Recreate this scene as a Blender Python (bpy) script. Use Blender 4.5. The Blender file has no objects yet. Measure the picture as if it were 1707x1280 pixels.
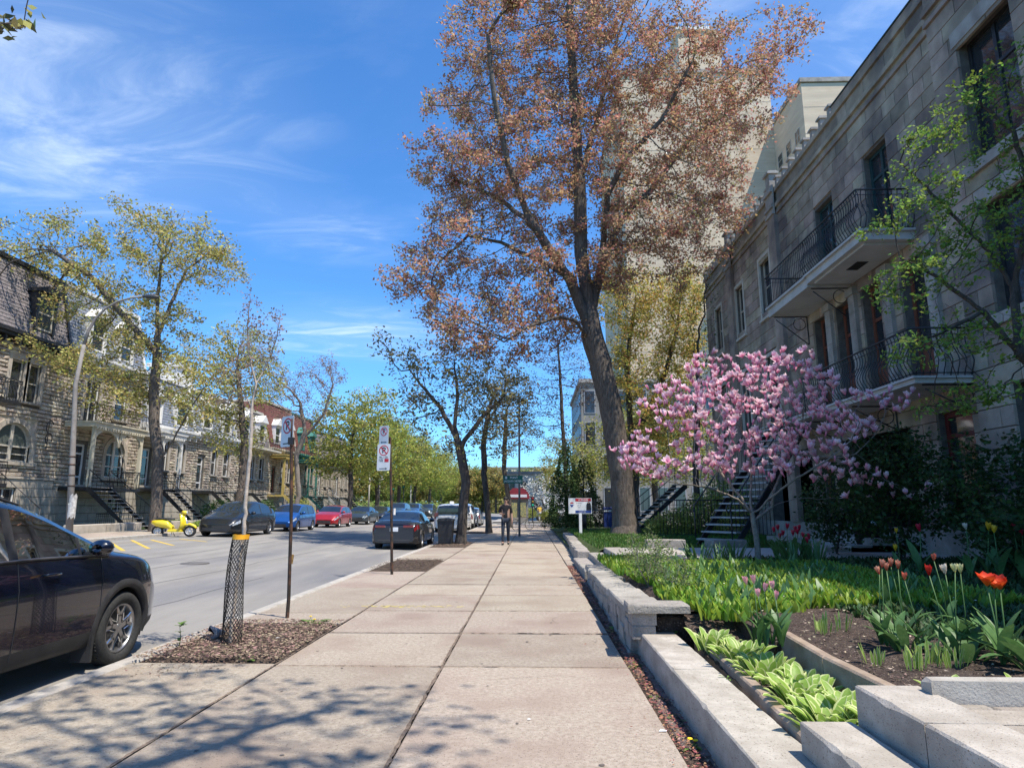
import bpy, bmesh, math, random
import numpy as np
from mathutils import Vector, Matrix
rad = math.radians
random.seed(7); RNG = np.random.default_rng(7)
SC = bpy.context.scene
COL = SC.collection

# ------------------------------------------------------------------ camera
cam_d = bpy.data.cameras.new('camera'); cam = bpy.data.objects.new('camera', cam_d); COL.objects.link(cam)
cam_d.sensor_width = 36.0; cam_d.lens = 1075.0 / 1707.0 * 36.0; cam_d.clip_end = 3000
PITCH, YAW, EYE = rad(10.7965), rad(1.6487), 1.45
cam.location = (0, 0, EYE); cam.rotation_euler = (rad(90) + PITCH, 0, YAW)
SC.camera = cam
SC.render.engine = 'CYCLES'
SC.render.resolution_x, SC.render.resolution_y = 1024, 767
SC.view_settings.view_transform = 'Standard'; SC.view_settings.look = 'None'
SC.view_settings.exposure = 0.46; SC.view_settings.gamma = 1.0
try: SC.view_settings.use_curve_mapping = False
except Exception: pass
SC.cycles.max_bounces = 7; SC.cycles.transparent_max_bounces = 12

# ------------------------------------------------------------------ light
SUN_EL, SUN_AZ = rad(64), math.atan2(0.79, -0.61)      # azimuth clockwise from +Y
sv = Vector((math.sin(SUN_AZ) * math.cos(SUN_EL), math.cos(SUN_AZ) * math.cos(SUN_EL), math.sin(SUN_EL)))
ld = bpy.data.lights.new('sun', 'SUN'); ld.energy = 5.0; ld.angle = rad(0.53); ld.color = (1.0, 0.925, 0.82)
lo = bpy.data.objects.new('sun', ld); COL.objects.link(lo); lo.location = (30, -20, 60)
lo.rotation_euler = (-sv).to_track_quat('-Z', 'Y').to_euler()

W = bpy.data.worlds.new('World'); SC.world = W; W.use_nodes = True
nt = W.node_tree; N = nt.nodes; LK = nt.links
for n in list(N): N.remove(n)
out = N.new('ShaderNodeOutputWorld'); bg = N.new('ShaderNodeBackground'); bg.inputs[1].default_value = 0.14
sky = N.new('ShaderNodeTexSky'); sky.sky_type = 'NISHITA'; sky.sun_disc = False
sky.sun_elevation = SUN_EL; sky.sun_rotation = SUN_AZ; sky.air_density = 1.0; sky.dust_density = 0.25; sky.ozone_density = 3.0
def nmath(nt, op, a, b=None, clamp=False):
    m = nt.nodes.new('ShaderNodeMath'); m.operation = op; m.use_clamp = clamp
    for i, v in enumerate((a, b)):
        if v is None: continue
        if isinstance(v, (int, float)): m.inputs[i].default_value = v
        else: nt.links.new(v, m.inputs[i])
    return m.outputs[0]
tint = N.new('ShaderNodeMix'); tint.data_type = 'RGBA'; tint.blend_type = 'MULTIPLY'; tint.inputs[0].default_value = 1.0
LK.new(sky.outputs[0], tint.inputs[6]); tint.inputs[7].default_value = (0.50, 0.93, 1.32, 1)
tc = N.new('ShaderNodeTexCoord'); sp = N.new('ShaderNodeSeparateXYZ'); LK.new(tc.outputs['Generated'], sp.inputs[0])
zc = nmath(nt, 'MAXIMUM', sp.outputs[2], 0.05)
cb = N.new('ShaderNodeCombineXYZ')
px_ = nmath(nt, 'DIVIDE', sp.outputs[0], zc); py_ = nmath(nt, 'DIVIDE', sp.outputs[1], zc)
LK.new(px_, cb.inputs[0]); LK.new(py_, cb.inputs[1])
def cloud_layer(rot, sx, sy, scale, lo_, hi_, off=(0, 0, 0)):
    mp = N.new('ShaderNodeMapping'); mp.inputs['Rotation'].default_value = (0, 0, rot); mp.inputs['Scale'].default_value = (sx, sy, 1)
    mp.inputs['Location'].default_value = off
    LK.new(cb.outputs[0], mp.inputs[0])
    nz = N.new('ShaderNodeTexNoise'); nz.inputs['Scale'].default_value = scale; nz.inputs['Detail'].default_value = 8
    nz.inputs['Roughness'].default_value = 0.62; nz.inputs['Distortion'].default_value = 1.1
    LK.new(mp.outputs[0], nz.inputs[0])
    mr = N.new('ShaderNodeMapRange'); mr.interpolation_type = 'SMOOTHSTEP'
    mr.inputs[1].default_value = lo_; mr.inputs[2].default_value = hi_
    LK.new(nz.outputs[0], mr.inputs[0]); return mr.outputs[0]
fine = cloud_layer(rad(-28), 0.9, 1.9, 1.7, 0.40, 0.84)
big = cloud_layer(rad(20), 0.7, 1.0, 0.55, 0.44, 0.66, (3.1, 1.7, 0))
def blob(cx, cy, r0, r1):      # where in the sky (x/z, y/z) the veil is thick
    dx = nmath(nt, 'SUBTRACT', px_, cx); dy = nmath(nt, 'SUBTRACT', py_, cy)
    q = nmath(nt, 'SQRT', nmath(nt, 'ADD', nmath(nt, 'MULTIPLY', dx, dx), nmath(nt, 'MULTIPLY', dy, dy)))
    mr = N.new('ShaderNodeMapRange'); mr.interpolation_type = 'SMOOTHSTEP'
    mr.inputs[1].default_value = r1; mr.inputs[2].default_value = r0; LK.new(q, mr.inputs[0]); return mr.outputs[0]
veil = nmath(nt, 'ADD', blob(-1.35, 1.45, 0.25, 0.95), nmath(nt, 'MULTIPLY', blob(0.6, 1.1, 0.2, 0.7), 0.6), True)
veil = nmath(nt, 'ADD', veil, nmath(nt, 'MULTIPLY', blob(-1.05, 3.7, 0.15, 0.9), 0.9), True)
veil = nmath(nt, 'ADD', veil, nmath(nt, 'MULTIPLY', blob(-0.75, 2.2, 0.05, 0.42), 0.5), True)
mask = nmath(nt, 'MULTIPLY', fine, nmath(nt, 'ADD', nmath(nt, 'MULTIPLY', big, 0.12), nmath(nt, 'MULTIPLY', veil, 0.56), True), True)
mask = nmath(nt, 'ADD', mask, nmath(nt, 'MULTIPLY', veil, 0.10), True)
cm = N.new('ShaderNodeMix'); cm.data_type = 'RGBA'
LK.new(mask, cm.inputs[0]); LK.new(tint.outputs[2], cm.inputs[6]); cm.inputs[7].default_value = (6.2, 7.0, 7.8, 1)
LK.new(cm.outputs[2], bg.inputs[0]); LK.new(bg.outputs[0], out.inputs[0])

# ------------------------------------------------------------------ helpers
def world_at(x, y, Y):
    """a point of the place seen at photo pixel (x, y) at depth Y along the street"""
    cp, sp_ = math.cos(PITCH), math.sin(PITCH)
    f = Vector((-math.sin(YAW) * cp, math.cos(YAW) * cp, sp_)); r = Vector((math.cos(YAW), math.sin(YAW), 0)); u = r.cross(f)
    d = f + r * ((x - 853.5) / 1075.0) - u * ((y - 640.0) / 1075.0)
    return Vector((0, 0, EYE)) + d * (Y / d.y)

MATS = {}
def M(name, c1, c2=None, scale=6.0, rough=0.8, bump=0.0, bscale=40.0, metal=0.0, spec=0.4, rand=0.0, island=0.0,
      stretch=(1, 1, 1), detail=6.0, trans=0.0, speck=None, speck_scale=90.0, obj=False, c3=None, c3_scale=0.6, coat=0.0, lo=0.35, hi=0.65, bdist=0.01):
    if name in MATS: return MATS[name]
    m = bpy.data.materials.new(name); m.use_nodes = True; t = m.node_tree; b = t.nodes['Principled BSDF']
    b.inputs['Roughness'].default_value = rough; b.inputs['Metallic'].default_value = metal
    b.inputs['Specular IOR Level'].default_value = spec
    if coat: b.inputs['Coat Weight'].default_value = coat; b.inputs['Coat Roughness'].default_value = 0.03
    c2 = c2 or tuple(min(1, v * 1.25) for v in c1)
    if obj: pos = t.nodes.new('ShaderNodeTexCoord').outputs['Object']
    else: pos = t.nodes.new('ShaderNodeNewGeometry').outputs['Position']
    mp = t.nodes.new('ShaderNodeMapping'); mp.inputs['Scale'].default_value = stretch; t.links.new(pos, mp.inputs[0])
    def noise(s, d=detail):
        n = t.nodes.new('ShaderNodeTexNoise'); n.inputs['Scale'].default_value = s; n.inputs['Detail'].default_value = d
        n.inputs['Roughness'].default_value = 0.6; t.links.new(mp.outputs[0], n.inputs[0]); return n.outputs[0]
    def ramp(src, a, z):
        r = t.nodes.new('ShaderNodeMapRange'); r.inputs[1].default_value = a; r.inputs[2].default_value = z; t.links.new(src, r.inputs[0]); return r.outputs[0]
    def mix(f, a, z, mode='MIX'):
        x = t.nodes.new('ShaderNodeMix'); x.data_type = 'RGBA'; x.blend_type = mode
        if isinstance(f, float): x.inputs[0].default_value = f
        else: t.links.new(f, x.inputs[0])
        for i, v in ((6, a), (7, z)):
            if isinstance(v, tuple): x.inputs[i].default_value = v + (1,)
            else: t.links.new(v, x.inputs[i])
        return x.outputs[2]
    c = mix(ramp(noise(scale), lo, hi), tuple(c1), tuple(c2))
    if c3: c = mix(ramp(noise(c3_scale, 3), 0.45, 0.68), c, tuple(c3))
    if speck: c = mix(ramp(noise(speck_scale, 2), 0.60, 0.70), c, tuple(speck))
    if rand or island:
        if rand: rv = t.nodes.new('ShaderNodeObjectInfo').outputs['Random']; am = rand
        else: rv = t.nodes.new('ShaderNodeNewGeometry').outputs['Random Per Island']; am = island
        hs = t.nodes.new('ShaderNodeHueSaturation'); t.links.new(c, hs.inputs['Color'])
        t.links.new(nmath(t, 'ADD', nmath(t, 'MULTIPLY', rv, 2 * am), 1 - am), hs.inputs['Value'])
        w2 = nmath(t, 'FRACT', nmath(t, 'MULTIPLY', rv, 7.31))
        t.links.new(nmath(t, 'ADD', nmath(t, 'MULTIPLY', w2, 0.10 * min(1, am * 2)), 0.5 - 0.05 * min(1, am * 2)), hs.inputs['Hue'])
        c = hs.outputs[0]
    t.links.new(c, b.inputs['Base Color'])
    if bump:
        bn = t.nodes.new('ShaderNodeBump'); bn.inputs['Strength'].default_value = bump; bn.inputs['Distance'].default_value = bdist
        t.links.new(noise(bscale, 5), bn.inputs['Height']); t.links.new(bn.outputs[0], b.inputs['Normal'])
    if trans:
        tr = t.nodes.new('ShaderNodeBsdfTranslucent'); ms = t.nodes.new('ShaderNodeMixShader'); ms.inputs[0].default_value = trans
        t.links.new(c, tr.inputs[0]); t.links.new(b.outputs[0], ms.inputs[1]); t.links.new(tr.outputs[0], ms.inputs[2])
        t.links.new(ms.outputs[0], t.nodes['Material Output'].inputs[0])
    MATS[name] = m; return m
def glass_mat(name, col, alpha=0.5, rough=0.02):
    if name in MATS: return MATS[name]
    m = bpy.data.materials.new(name); m.use_nodes = True; t = m.node_tree
    for n in list(t.nodes): t.nodes.remove(n)
    o = t.nodes.new('ShaderNodeOutputMaterial'); tr = t.nodes.new('ShaderNodeBsdfTransparent'); tr.inputs[0].default_value = col + (1,)
    gl = t.nodes.new('ShaderNodeBsdfGlossy'); gl.inputs['Roughness'].default_value = rough
    fr = t.nodes.new('ShaderNodeFresnel'); fr.inputs[0].default_value = 1.5; ms = t.nodes.new('ShaderNodeMixShader')
    t.links.new(fr.outputs[0], ms.inputs[0]); t.links.new(tr.outputs[0], ms.inputs[1]); t.links.new(gl.outputs[0], ms.inputs[2])
    t.links.new(ms.outputs[0], o.inputs[0]); MATS[name] = m; return m

def root_loc(o):
    while o.parent: o = o.parent
    return np.array(o.location)
def link_obj(name, me, parent=None):
    o = bpy.data.objects.new(name, me); COL.objects.link(o)
    if parent: o.parent = parent
    return o
def tag(o, label=None, cat=None, group=None, kind=None):
    if label: o['label'] = label
    if cat: o['category'] = cat
    if group: o['group'] = group
    if kind: o['kind'] = kind
    return o
def thing(name, label, cat, loc=(0, 0, 0), group=None, rz=0):
    o = bpy.data.objects.new(name, None); COL.objects.link(o); o.location = loc; o.rotation_euler = (0, 0, rz)
    o.empty_display_size = 0.2
    return tag(o, label, cat, group)
def np_mesh(name, V, Fq, smooth=False, mat=None, k=4):
    """V (n,3), Fq (m,k) -> mesh, fast"""
    me = bpy.data.meshes.new(name); V = np.asarray(V, dtype=np.float32); Fq = np.asarray(Fq, dtype=np.int32)
    me.vertices.add(len(V)); me.vertices.foreach_set('co', V.ravel())
    me.loops.add(Fq.size); me.loops.foreach_set('vertex_index', Fq.ravel())
    me.polygons.add(len(Fq)); me.polygons.foreach_set('loop_start', np.arange(0, Fq.size, k, dtype=np.int32))
    me.polygons.foreach_set('loop_total', np.full(len(Fq), k, dtype=np.int32))
    if smooth: me.polygons.foreach_set('use_smooth', np.ones(len(Fq), dtype=bool))
    me.update(calc_edges=True)
    if mat: me.materials.append(mat)
    return me

IDT = (np.zeros(3), np.eye(3))
def frame(o, u, v, w):
    return (np.array(o, float), np.array([u, v, w], float))
def RIGHT(x=9.3): return frame((x, 0, 0), (0, 1, 0), (0, 0, 1), (-1, 0, 0))     # u = Y, v = Z, w = out towards the street
def LEFT(x=-25.0): return frame((x, 0, 0), (0, 1, 0), (0, 0, 1), (1, 0, 0))
def FRONT(y): return frame((0, y, 0), (1, 0, 0), (0, 0, 1), (0, -1, 0))
class MB:
    """mesh collector; every coordinate goes through the frame T = (origin, axes)"""
    def __init__(s, T=IDT): s.V = []; s.F = []; s.T = T; s.sm = []
    def add(s, V, F, smooth=False):
        V = np.asarray(V, float) @ s.T[1] + s.T[0]
        flip = np.linalg.det(s.T[1]) < 0
        b = len(s.V); s.V.extend(V.tolist())
        for f in F:
            f = [b + i for i in f]
            s.F.append(f[::-1] if flip else f); s.sm.append(smooth)
        return s
    def box(s, x0, x1, y0, y1, z0, z1):
        return s.add([(x0, y0, z0), (x1, y0, z0), (x1, y1, z0), (x0, y1, z0), (x0, y0, z1), (x1, y0, z1), (x1, y1, z1), (x0, y1, z1)],
              [(0, 3, 2, 1), (4, 5, 6, 7), (0, 1, 5, 4), (1, 2, 6, 5), (2, 3, 7, 6), (3, 0, 4, 7)])
    def cbox(s, x0, x1, y0, y1, z0, z1, c=0.01, jit=0.0):
        """box with chamfered top edges and optional jitter"""
        j = lambda: random.uniform(-jit, jit)
        V = [(x0, y0, z0), (x1, y0, z0), (x1, y1, z0), (x0, y1, z0)]
        V += [(x0 + j(), y0 + j(), z1 - c), (x1 + j(), y0 + j(), z1 - c), (x1 + j(), y1 + j(), z1 - c), (x0 + j(), y1 + j(), z1 - c)]
        V += [(x0 + c, y0 + c, z1 + j() * .4), (x1 - c, y0 + c, z1 + j() * .4), (x1 - c, y1 - c, z1 + j() * .4), (x0 + c, y1 - c, z1 + j() * .4)]
        F = [(0, 3, 2, 1), (8, 9, 10, 11)]
        for i in range(4):
            k = (i + 1) % 4; F += [(i, k, 4 + k, 4 + i), (4 + i, 4 + k, 8 + k, 8 + i)]
        return s.add(V, F)
    def tube(s, P, R, n=8, cap=True, smooth=True):
        P = [Vector(p) for p in P]
        if not hasattr(R, '__len__'): R = [R] * len(P)
        V = []; F = []; d0 = (P[1] - P[0]).normalized()
        ref = Vector((1, 0, 0)) if abs(d0.x) < 0.8 else Vector((0, 1, 0)); u = d0.cross(ref).normalized()
        for i, p in enumerate(P):
            a = P[max(0, i - 1)]; b = P[min(len(P) - 1, i + 1)]; d = (b - a).normalized()
            u = (u - d * u.dot(d)).normalized(); v = d.cross(u)
            for k in range(n):
                t = 2 * math.pi * k / n; V.append(p + (u * math.cos(t) + v * math.sin(t)) * R[i])
        for i in range(len(P) - 1):
            for k in range(n):
                q = (k + 1) % n; F.append((i * n + k, i * n + q, (i + 1) * n + q, (i + 1) * n + k))
        if cap: F.append(tuple(range(n))[::-1]); F.append(tuple((len(P) - 1) * n + k for k in range(n)))
        return s.add([tuple(v) for v in V], F, smooth)
    def bar(s, a, b, r=0.012, n=4): return s.tube([a, b], r, n, True, n > 5)
    def lathe(s, prof, c=(0, 0, 0), n=16, axis='z', smooth=True, cap=True):
        V = []; F = []
        for r, h in prof:
            for k in range(n):
                t = 2 * math.pi * k / n; x, y = r * math.cos(t), r * math.sin(t)
                p = (x, y, h) if axis == 'z' else ((h, x, y) if axis == 'x' else (y, h, x))
                V.append((p[0] + c[0], p[1] + c[1], p[2] + c[2]))
        for i in range(len(prof) - 1):
            for k in range(n):
                q = (k + 1) % n; F.append((i * n + k, i * n + q, (i + 1) * n + q, (i + 1) * n + k))
        if cap: F.append(tuple(range(n))[::-1]); F.append(tuple((len(prof) - 1) * n + k for k in range(n)))
        return s.add(V, F, smooth)
    def prism(s, poly, d0, d1, axis='x', smooth=False):
        """poly of 2D points extruded between d0 and d1 along axis: x -> (y,z), y -> (x,z), z -> (x,y)"""
        def P(p, d): return (d, p[0], p[1]) if axis == 'x' else ((p[0], d, p[1]) if axis == 'y' else (p[0], p[1], d))
        n = len(poly); V = [P(p, d0) for p in poly] + [P(p, d1) for p in poly]
        area = sum(poly[i][0] * poly[(i + 1) % n][1] - poly[(i + 1) % n][0] * poly[i][1] for i in range(n))
        F = [tuple(range(n))[::-1], tuple(range(n, 2 * n))] + [(i, (i + 1) % n, n + (i + 1) % n, n + i) for i in range(n)]
        if (area < 0) != (axis == 'y'): F = [f[::-1] for f in F]
        return s.add(V, F, smooth)
    def stone(s, x0, x1, y0, y1, w0, w1, inset=0.03, jit=0.012):
        """rock faced block in frame coordinates (u, v, out)"""
        j = lambda a=jit: random.uniform(-a, a)
        V = [(x0, y0, w0), (x1, y0, w0), (x1, y1, w0), (x0, y1, w0),
             (x0 + inset + j(), y0 + inset + j(), w1 + j()), (x1 - inset + j(), y0 + inset + j(), w1 + j()),
             (x1 - inset + j(), y1 - inset + j(), w1 + j()), (x0 + inset + j(), y1 - inset + j(), w1 + j())]
        F = [(4, 5, 6, 7)] + [(i, (i + 1) % 4, 4 + (i + 1) % 4, 4 + i) for i in range(4)]
        return s.add(V, F)
    def mesh(s, name, mat, off=None):
        me = bpy.data.meshes.new(name)
        V = np.array(s.V) if off is None else np.array(s.V) - off
        me.from_pydata(V.tolist(), [], s.F)
        if any(s.sm): me.polygons.foreach_set('use_smooth', s.sm)
        if mat: me.materials.append(mat)
        return me
    def build(s, name, mat, parent=None, **kw):
        if not s.V: return None
        o = link_obj(name, s.mesh(name, mat, root_loc(parent) if parent else None), parent)
        if kw: tag(o, **kw)
        return o
def inst(name, me, parent, loc=(0, 0, 0), rot=(0, 0, 0), scale=(1, 1, 1)):
    o = link_obj(name, me, parent); o.location = loc; o.rotation_euler = rot; o.scale = scale; return o
def kids(o): return [c for c in bpy.data.objects if c.parent == o]
def copy_tree(o, cmap=None, parent=None, label=None):
    if cmap is None:
        cmap = {}
        for c in bpy.data.objects:
            if c.parent: cmap.setdefault(c.parent, []).append(c)
    c = o.copy(); COL.objects.link(c); c.parent = parent
    if label: c['label'] = label
    for ch in cmap.get(o, []): copy_tree(ch, cmap, c)
    return c
def text_obj(txt, size, mat, parent, T, u, v, w, name='lettering', align='CENTER', squeeze=1.0, ex=0.001, bold=False):
    """real letters as a mesh lying in the plane of frame T"""
    cu = bpy.data.curves.new(name, 'FONT'); cu.body = txt; cu.size = size; cu.align_x = align; cu.align_y = 'CENTER'; cu.extrude = ex
    cu.resolution_u = 3
    if bold: cu.offset = size * 0.02
    o = bpy.data.objects.new(name, cu); COL.objects.link(o)
    dg = bpy.context.evaluated_depsgraph_get(); me = bpy.data.meshes.new_from_object(o.evaluated_get(dg))
    bpy.data.objects.remove(o); bpy.data.curves.remove(cu)
    V = np.array([tuple(q.co) for q in me.vertices]); V[:, 0] *= squeeze
    V = (V + np.array([u, v, w])) @ T[1] + T[0] - root_loc(parent)
    me.vertices.foreach_set('co', V.astype(np.float32).ravel())
    if np.linalg.det(T[1]) < 0: me.flip_normals()
    me.update(); me.materials.clear(); me.materials.append(mat)
    return link_obj(name, me, parent)

def road_z(x): return -0.12 + 0.025 * max(0.0, min(12.2, -4.0 - x))
# ================================================================== materials
m_slab = M('sidewalk_concrete', (0.285, 0.235, 0.18), (0.46, 0.395, 0.32), 26, 0.9, 0.9, 120, rand=0.09, speck=(0.12, 0.09, 0.07), speck_scale=70, c3=(0.30, 0.235, 0.185), c3_scale=0.9, detail=11, lo=.3, hi=.7)
m_asph = M('asphalt', (0.215, 0.20, 0.178), (0.29, 0.27, 0.24), 1.3, 0.9, 0.5, 160, stretch=(1, 0.22, 1), speck=(0.30, 0.30, 0.30), speck_scale=200, c3=(0.15, 0.15, 0.155), c3_scale=0.5)
m_kerb = M('kerb_concrete', (0.34, 0.31, 0.27), (0.47, 0.44, 0.39), 5, 0.9, 0.5, 70, rand=0.06, speck=(0.25, 0.22, 0.2))
m_dirt = M('dirt', (0.045, 0.03, 0.022), (0.10, 0.072, 0.052), 9, 1, 1.0, 60, bdist=0.03, speck=(0.28, 0.2, 0.15), speck_scale=60)
m_soil = M('garden_soil', (0.05, 0.033, 0.026), (0.095, 0.068, 0.054), 11, 1, 1.0, 70, bdist=0.03, speck=(0.30, 0.24, 0.19), speck_scale=48)
m_chip = M('mulch_chip', (0.16, 0.10, 0.075), (0.30, 0.22, 0.16), 8, 0.95, island=0.55)
m_chip_red = M('red_debris', (0.20, 0.08, 0.055), (0.32, 0.15, 0.10), 8, 0.95, island=0.5)
m_grass = M('grass_blade', (0.05, 0.12, 0.018), (0.09, 0.19, 0.03), 3, 0.6, island=0.4, trans=0.35)
m_lawn = M('lawn_ground', (0.05, 0.075, 0.02), (0.08, 0.11, 0.03), 5, 1, 1, 80, bdist=0.03)
m_step = M('smooth_concrete', (0.36, 0.325, 0.275), (0.49, 0.45, 0.39), 7.0, 0.88, 0.5, 90, rand=0.06, speck=(0.17, 0.14, 0.11), speck_scale=75, stretch=(1, 1, 1.6), c3=(0.30, 0.265, 0.22), c3_scale=2.0, detail=9)
m_edge = M('brown_kerb_stone', (0.27, 0.20, 0.145), (0.38, 0.30, 0.23), 6, 0.9, 0.6, 60, rand=0.08)
m_oldst = M('old_wall_stone', (0.27, 0.245, 0.215), (0.40, 0.365, 0.32), 5, 0.95, 1.0, 34, rand=0.16, bdist=0.02, speck=(0.13, 0.12, 0.10))
m_paver = M('grey_paver', (0.29, 0.25, 0.205), (0.40, 0.35, 0.295), 9, 0.9, 0.6, 90, rand=0.10, speck=(0.17, 0.15, 0.13))
m_brickp = M('dark_paver', (0.13, 0.10, 0.085), (0.22, 0.17, 0.15), 9, 0.95, 0.8, 60, rand=0.15)
m_yellow = M('yellow_road_paint', (0.62, 0.42, 0.06), (0.30, 0.25, 0.15), 9, 0.9, 0.2, 100, lo=0.5, hi=0.72)
m_white = M('white_paint', (0.72, 0.71, 0.68), (0.80, 0.79, 0.76), 3, 0.6)
m_black = M('black_iron', (0.014, 0.014, 0.016), (0.03, 0.03, 0.032), 8, 0.45, 0.2, 60, spec=0.5)

# ================================================================== ground, road, kerbs, pavements
def sheet(name, poly, z, mat, kind='structure'):
    """flat or gently tilted polygon sheet: z may be a function of (x, y)"""
    f = z if callable(z) else (lambda x, y: z)
    b = MB(); b.add([(x, y, f(x, y)) for x, y in poly], [tuple(range(len(poly)))])
    return b.build(name, mat, None, kind=kind)
sheet('ground', [(-1200, -200), (1200, -200), (1200, 2200), (-1200, 2200)], -0.62, M('far_ground', (0.07, 0.085, 0.035), (0.12, 0.12, 0.06), 0.05, 1))
b = MB()
for y0, y1 in ((-14, 56), (56, 66), (66, 150)):
    for x0, x1 in ((-16.2, -10), (-10, -4.0)):
        b.add([(x0, y0, road_z(x0)), (x1, y0, road_z(x1)), (x1, y1, road_z(x1)), (x0, y1, road_z(x0))], [(0, 1, 2, 3)])
b.add([(-4.0, 56, -0.12), (60, 56, -0.12), (60, 66, -0.12), (-4.0, 66, -0.12)], [(0, 1, 2, 3)])
b.build('road', m_asph, None, kind='structure')

sw = thing('sidewalk', None, None); sw['kind'] = 'structure'
sub = MB(); sub.box(-3.8, 1.06, -8, 55.9, -0.3, -0.035); sub.build('bedding', m_dirt, sw)
def slab(x0, x1, y0, y1, par=sw, z=0.0, mat=m_slab, name='slab', c=0.010, g=0.008):
    q = MB(); dz = random.uniform(-0.003, 0.003)
    q.cbox(x0 + g, x1 - g, y0 + g * 1.9, y1 - g * 1.9, z - 0.085, z + dz, c, 0.003); return q.build(name, mat, par)
ys = [-8, -5, -2, 0.4, 3.1, 6.33, 7.95, 9.6, 11.25, 12.75, 14.3]
while ys[-1] < 54: ys.append(ys[-1] + 1.6)
ys[-1] = 55.9
for i in range(len(ys) - 1):
    slab(-0.830, 0.90, ys[i], ys[i + 1])
    slab(-2.40, -0.832, ys[i] + (0.0 if i % 3 else -0.02), ys[i + 1] + (0.0 if (i + 1) % 3 else -0.02))
for y0, y1 in ((-8, -4), (-4, -0.4), (-0.4, 3.1), (3.1, 6.42), (8.55, 9.35), (9.35, 12.2), (12.2, 15.3), (18.5, 21.0), (21, 24.2), (27.8, 30.5), (30.5, 33.8), (33.8, 36.6), (39.2, 42.5), (42.5, 47.4), (47.4, 51.5), (51.5, 55.9)):
    slab(-3.80, -2.40, y0, y1)
kb = thing('kerb', None, None); kb['kind'] = 'structure'
y = -8.0
while y < 55.5:
    L = min(random.choice((2.4, 3.0, 2.0)), 55.9 - y)
    if L < 0.3: break
    q = MB(); q.cbox(-3.985, -3.803, y + 0.004, y + L - 0.004, -0.30, random.uniform(0.0, 0.007), 0.025, 0.004); q.build('kerb_stone', m_kerb, kb); y += L
# far side kerb and pavement
fk = thing('far_kerb', None, None); fk['kind'] = 'structure'
y = 0.0
while y < 150:
    if y < 92:
        q = MB(); q.cbox(-16.38, -16.2, y + 0.01, y + 2.99, -0.2, 0.31, 0.02); q.build('kerb_stone', m_kerb, fk)
    y += 3.0
fs = thing('far_sidewalk', None, None); fs['kind'] = 'structure'
y = 10.0
while y < 130:
    if y < 92:
        for x0, x1 in ((-18.0, -16.38), (-19.8, -18.0)):
            q = MB(); q.cbox(x0 + 0.008, x1 - 0.008, y + 0.008, y + 1.992, 0.1, 0.31 + random.uniform(-0.004, 0.004), 0.01); q.build('slab', m_slab, fs)
    y += 2.0
sheet('front_yards', [(-26, -5), (-19.8, -5), (-19.8, 92), (-26, 92)], 0.27, m_lawn)

# worn joints full of dirt, hairline cracks and stains
def ragged(nm, runs, mat, z=0.006):
    b = MB()
    for (x0, y0, x1, y1, wd) in runs:
        L = math.hypot(x1 - x0, y1 - y0); n = max(2, int(L / .045)); dx, dy = (x1 - x0) / L, (y1 - y0) / L; P = []; off = 0
        for i in range(n + 1):
            off = off * .8 + random.gauss(0, .0022); t = L * i / n; a = wd * random.uniform(.25, 1) / 2; P.append((x0 + dx * t - dy * (off + a), y0 + dy * t + dx * (off + a), x0 + dx * t - dy * (off - a), y0 + dy * t + dx * (off - a)))
        for p, q in zip(P[:-1], P[1:]): b.add([(p[2], p[3], z), (q[2], q[3], z), (q[0], q[1], z), (p[0], p[1], z)], [(0, 1, 2, 3)])
    o = b.build(nm, mat, None); o['kind'] = 'structure'; return o
m_jd = M('joint_dirt', (0.10, 0.072, 0.053), (0.22, 0.17, 0.13), 30, 1)
rr_ = []
for i, y in enumerate(ys[4:26]): rr_ += [(-.82, y, .9, y, .036), (-2.39, y - (0 if i % 3 else .02), -.84, y - (0 if i % 3 else .02), .030)]
rr_ += [(-.831, 1.5, -.831, 40, .034), (-2.40, 1.5, -2.40, 46, .030)] + [(-3.79, y, -2.41, y, .028) for y in (3.1, 9.35, 12.2, 21.0, 30.5)]
ragged('joint_dirt', rr_, m_jd)
cr = []
for (x, y, a, L) in ((-3.75, 6.15, -.25, 1.3), (-.3, 5.9, .1, .9), (.35, 8.6, 1.9, .7), (-1.7, 8.9, .4, .8), (-3.1, 10.8, 1.1, 1.0), (-1.9, 4.6, 2.6, .9), (.1, 13.4, .7, .8)):
    for k in range(int(L / .12)):
        a += random.gauss(0, .35); x2, y2 = x + .12 * math.cos(a), y + .12 * math.sin(a); cr.append((x, y, x2, y2, .006)); x, y = x2, y2
ragged('slab_crack', cr, m_jd, .0052)
b = MB(); rs = random.Random(3)
for i in range(70):
    x, y, r = rs.uniform(-3.7, .85), 2.6 + 16 * rs.random() ** 1.5, rs.uniform(.006, .02); b.add([(x + r * math.cos(a) * rs.uniform(.7, 1.2), y + r * math.sin(a) * rs.uniform(.7, 1.2), .0056) for a in np.linspace(0, 5.5, 7)], [tuple(range(7))])
b.build('gum_spots', M('gum_spot', (.13, .11, .095), rough=.9), None, kind='structure')
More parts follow.
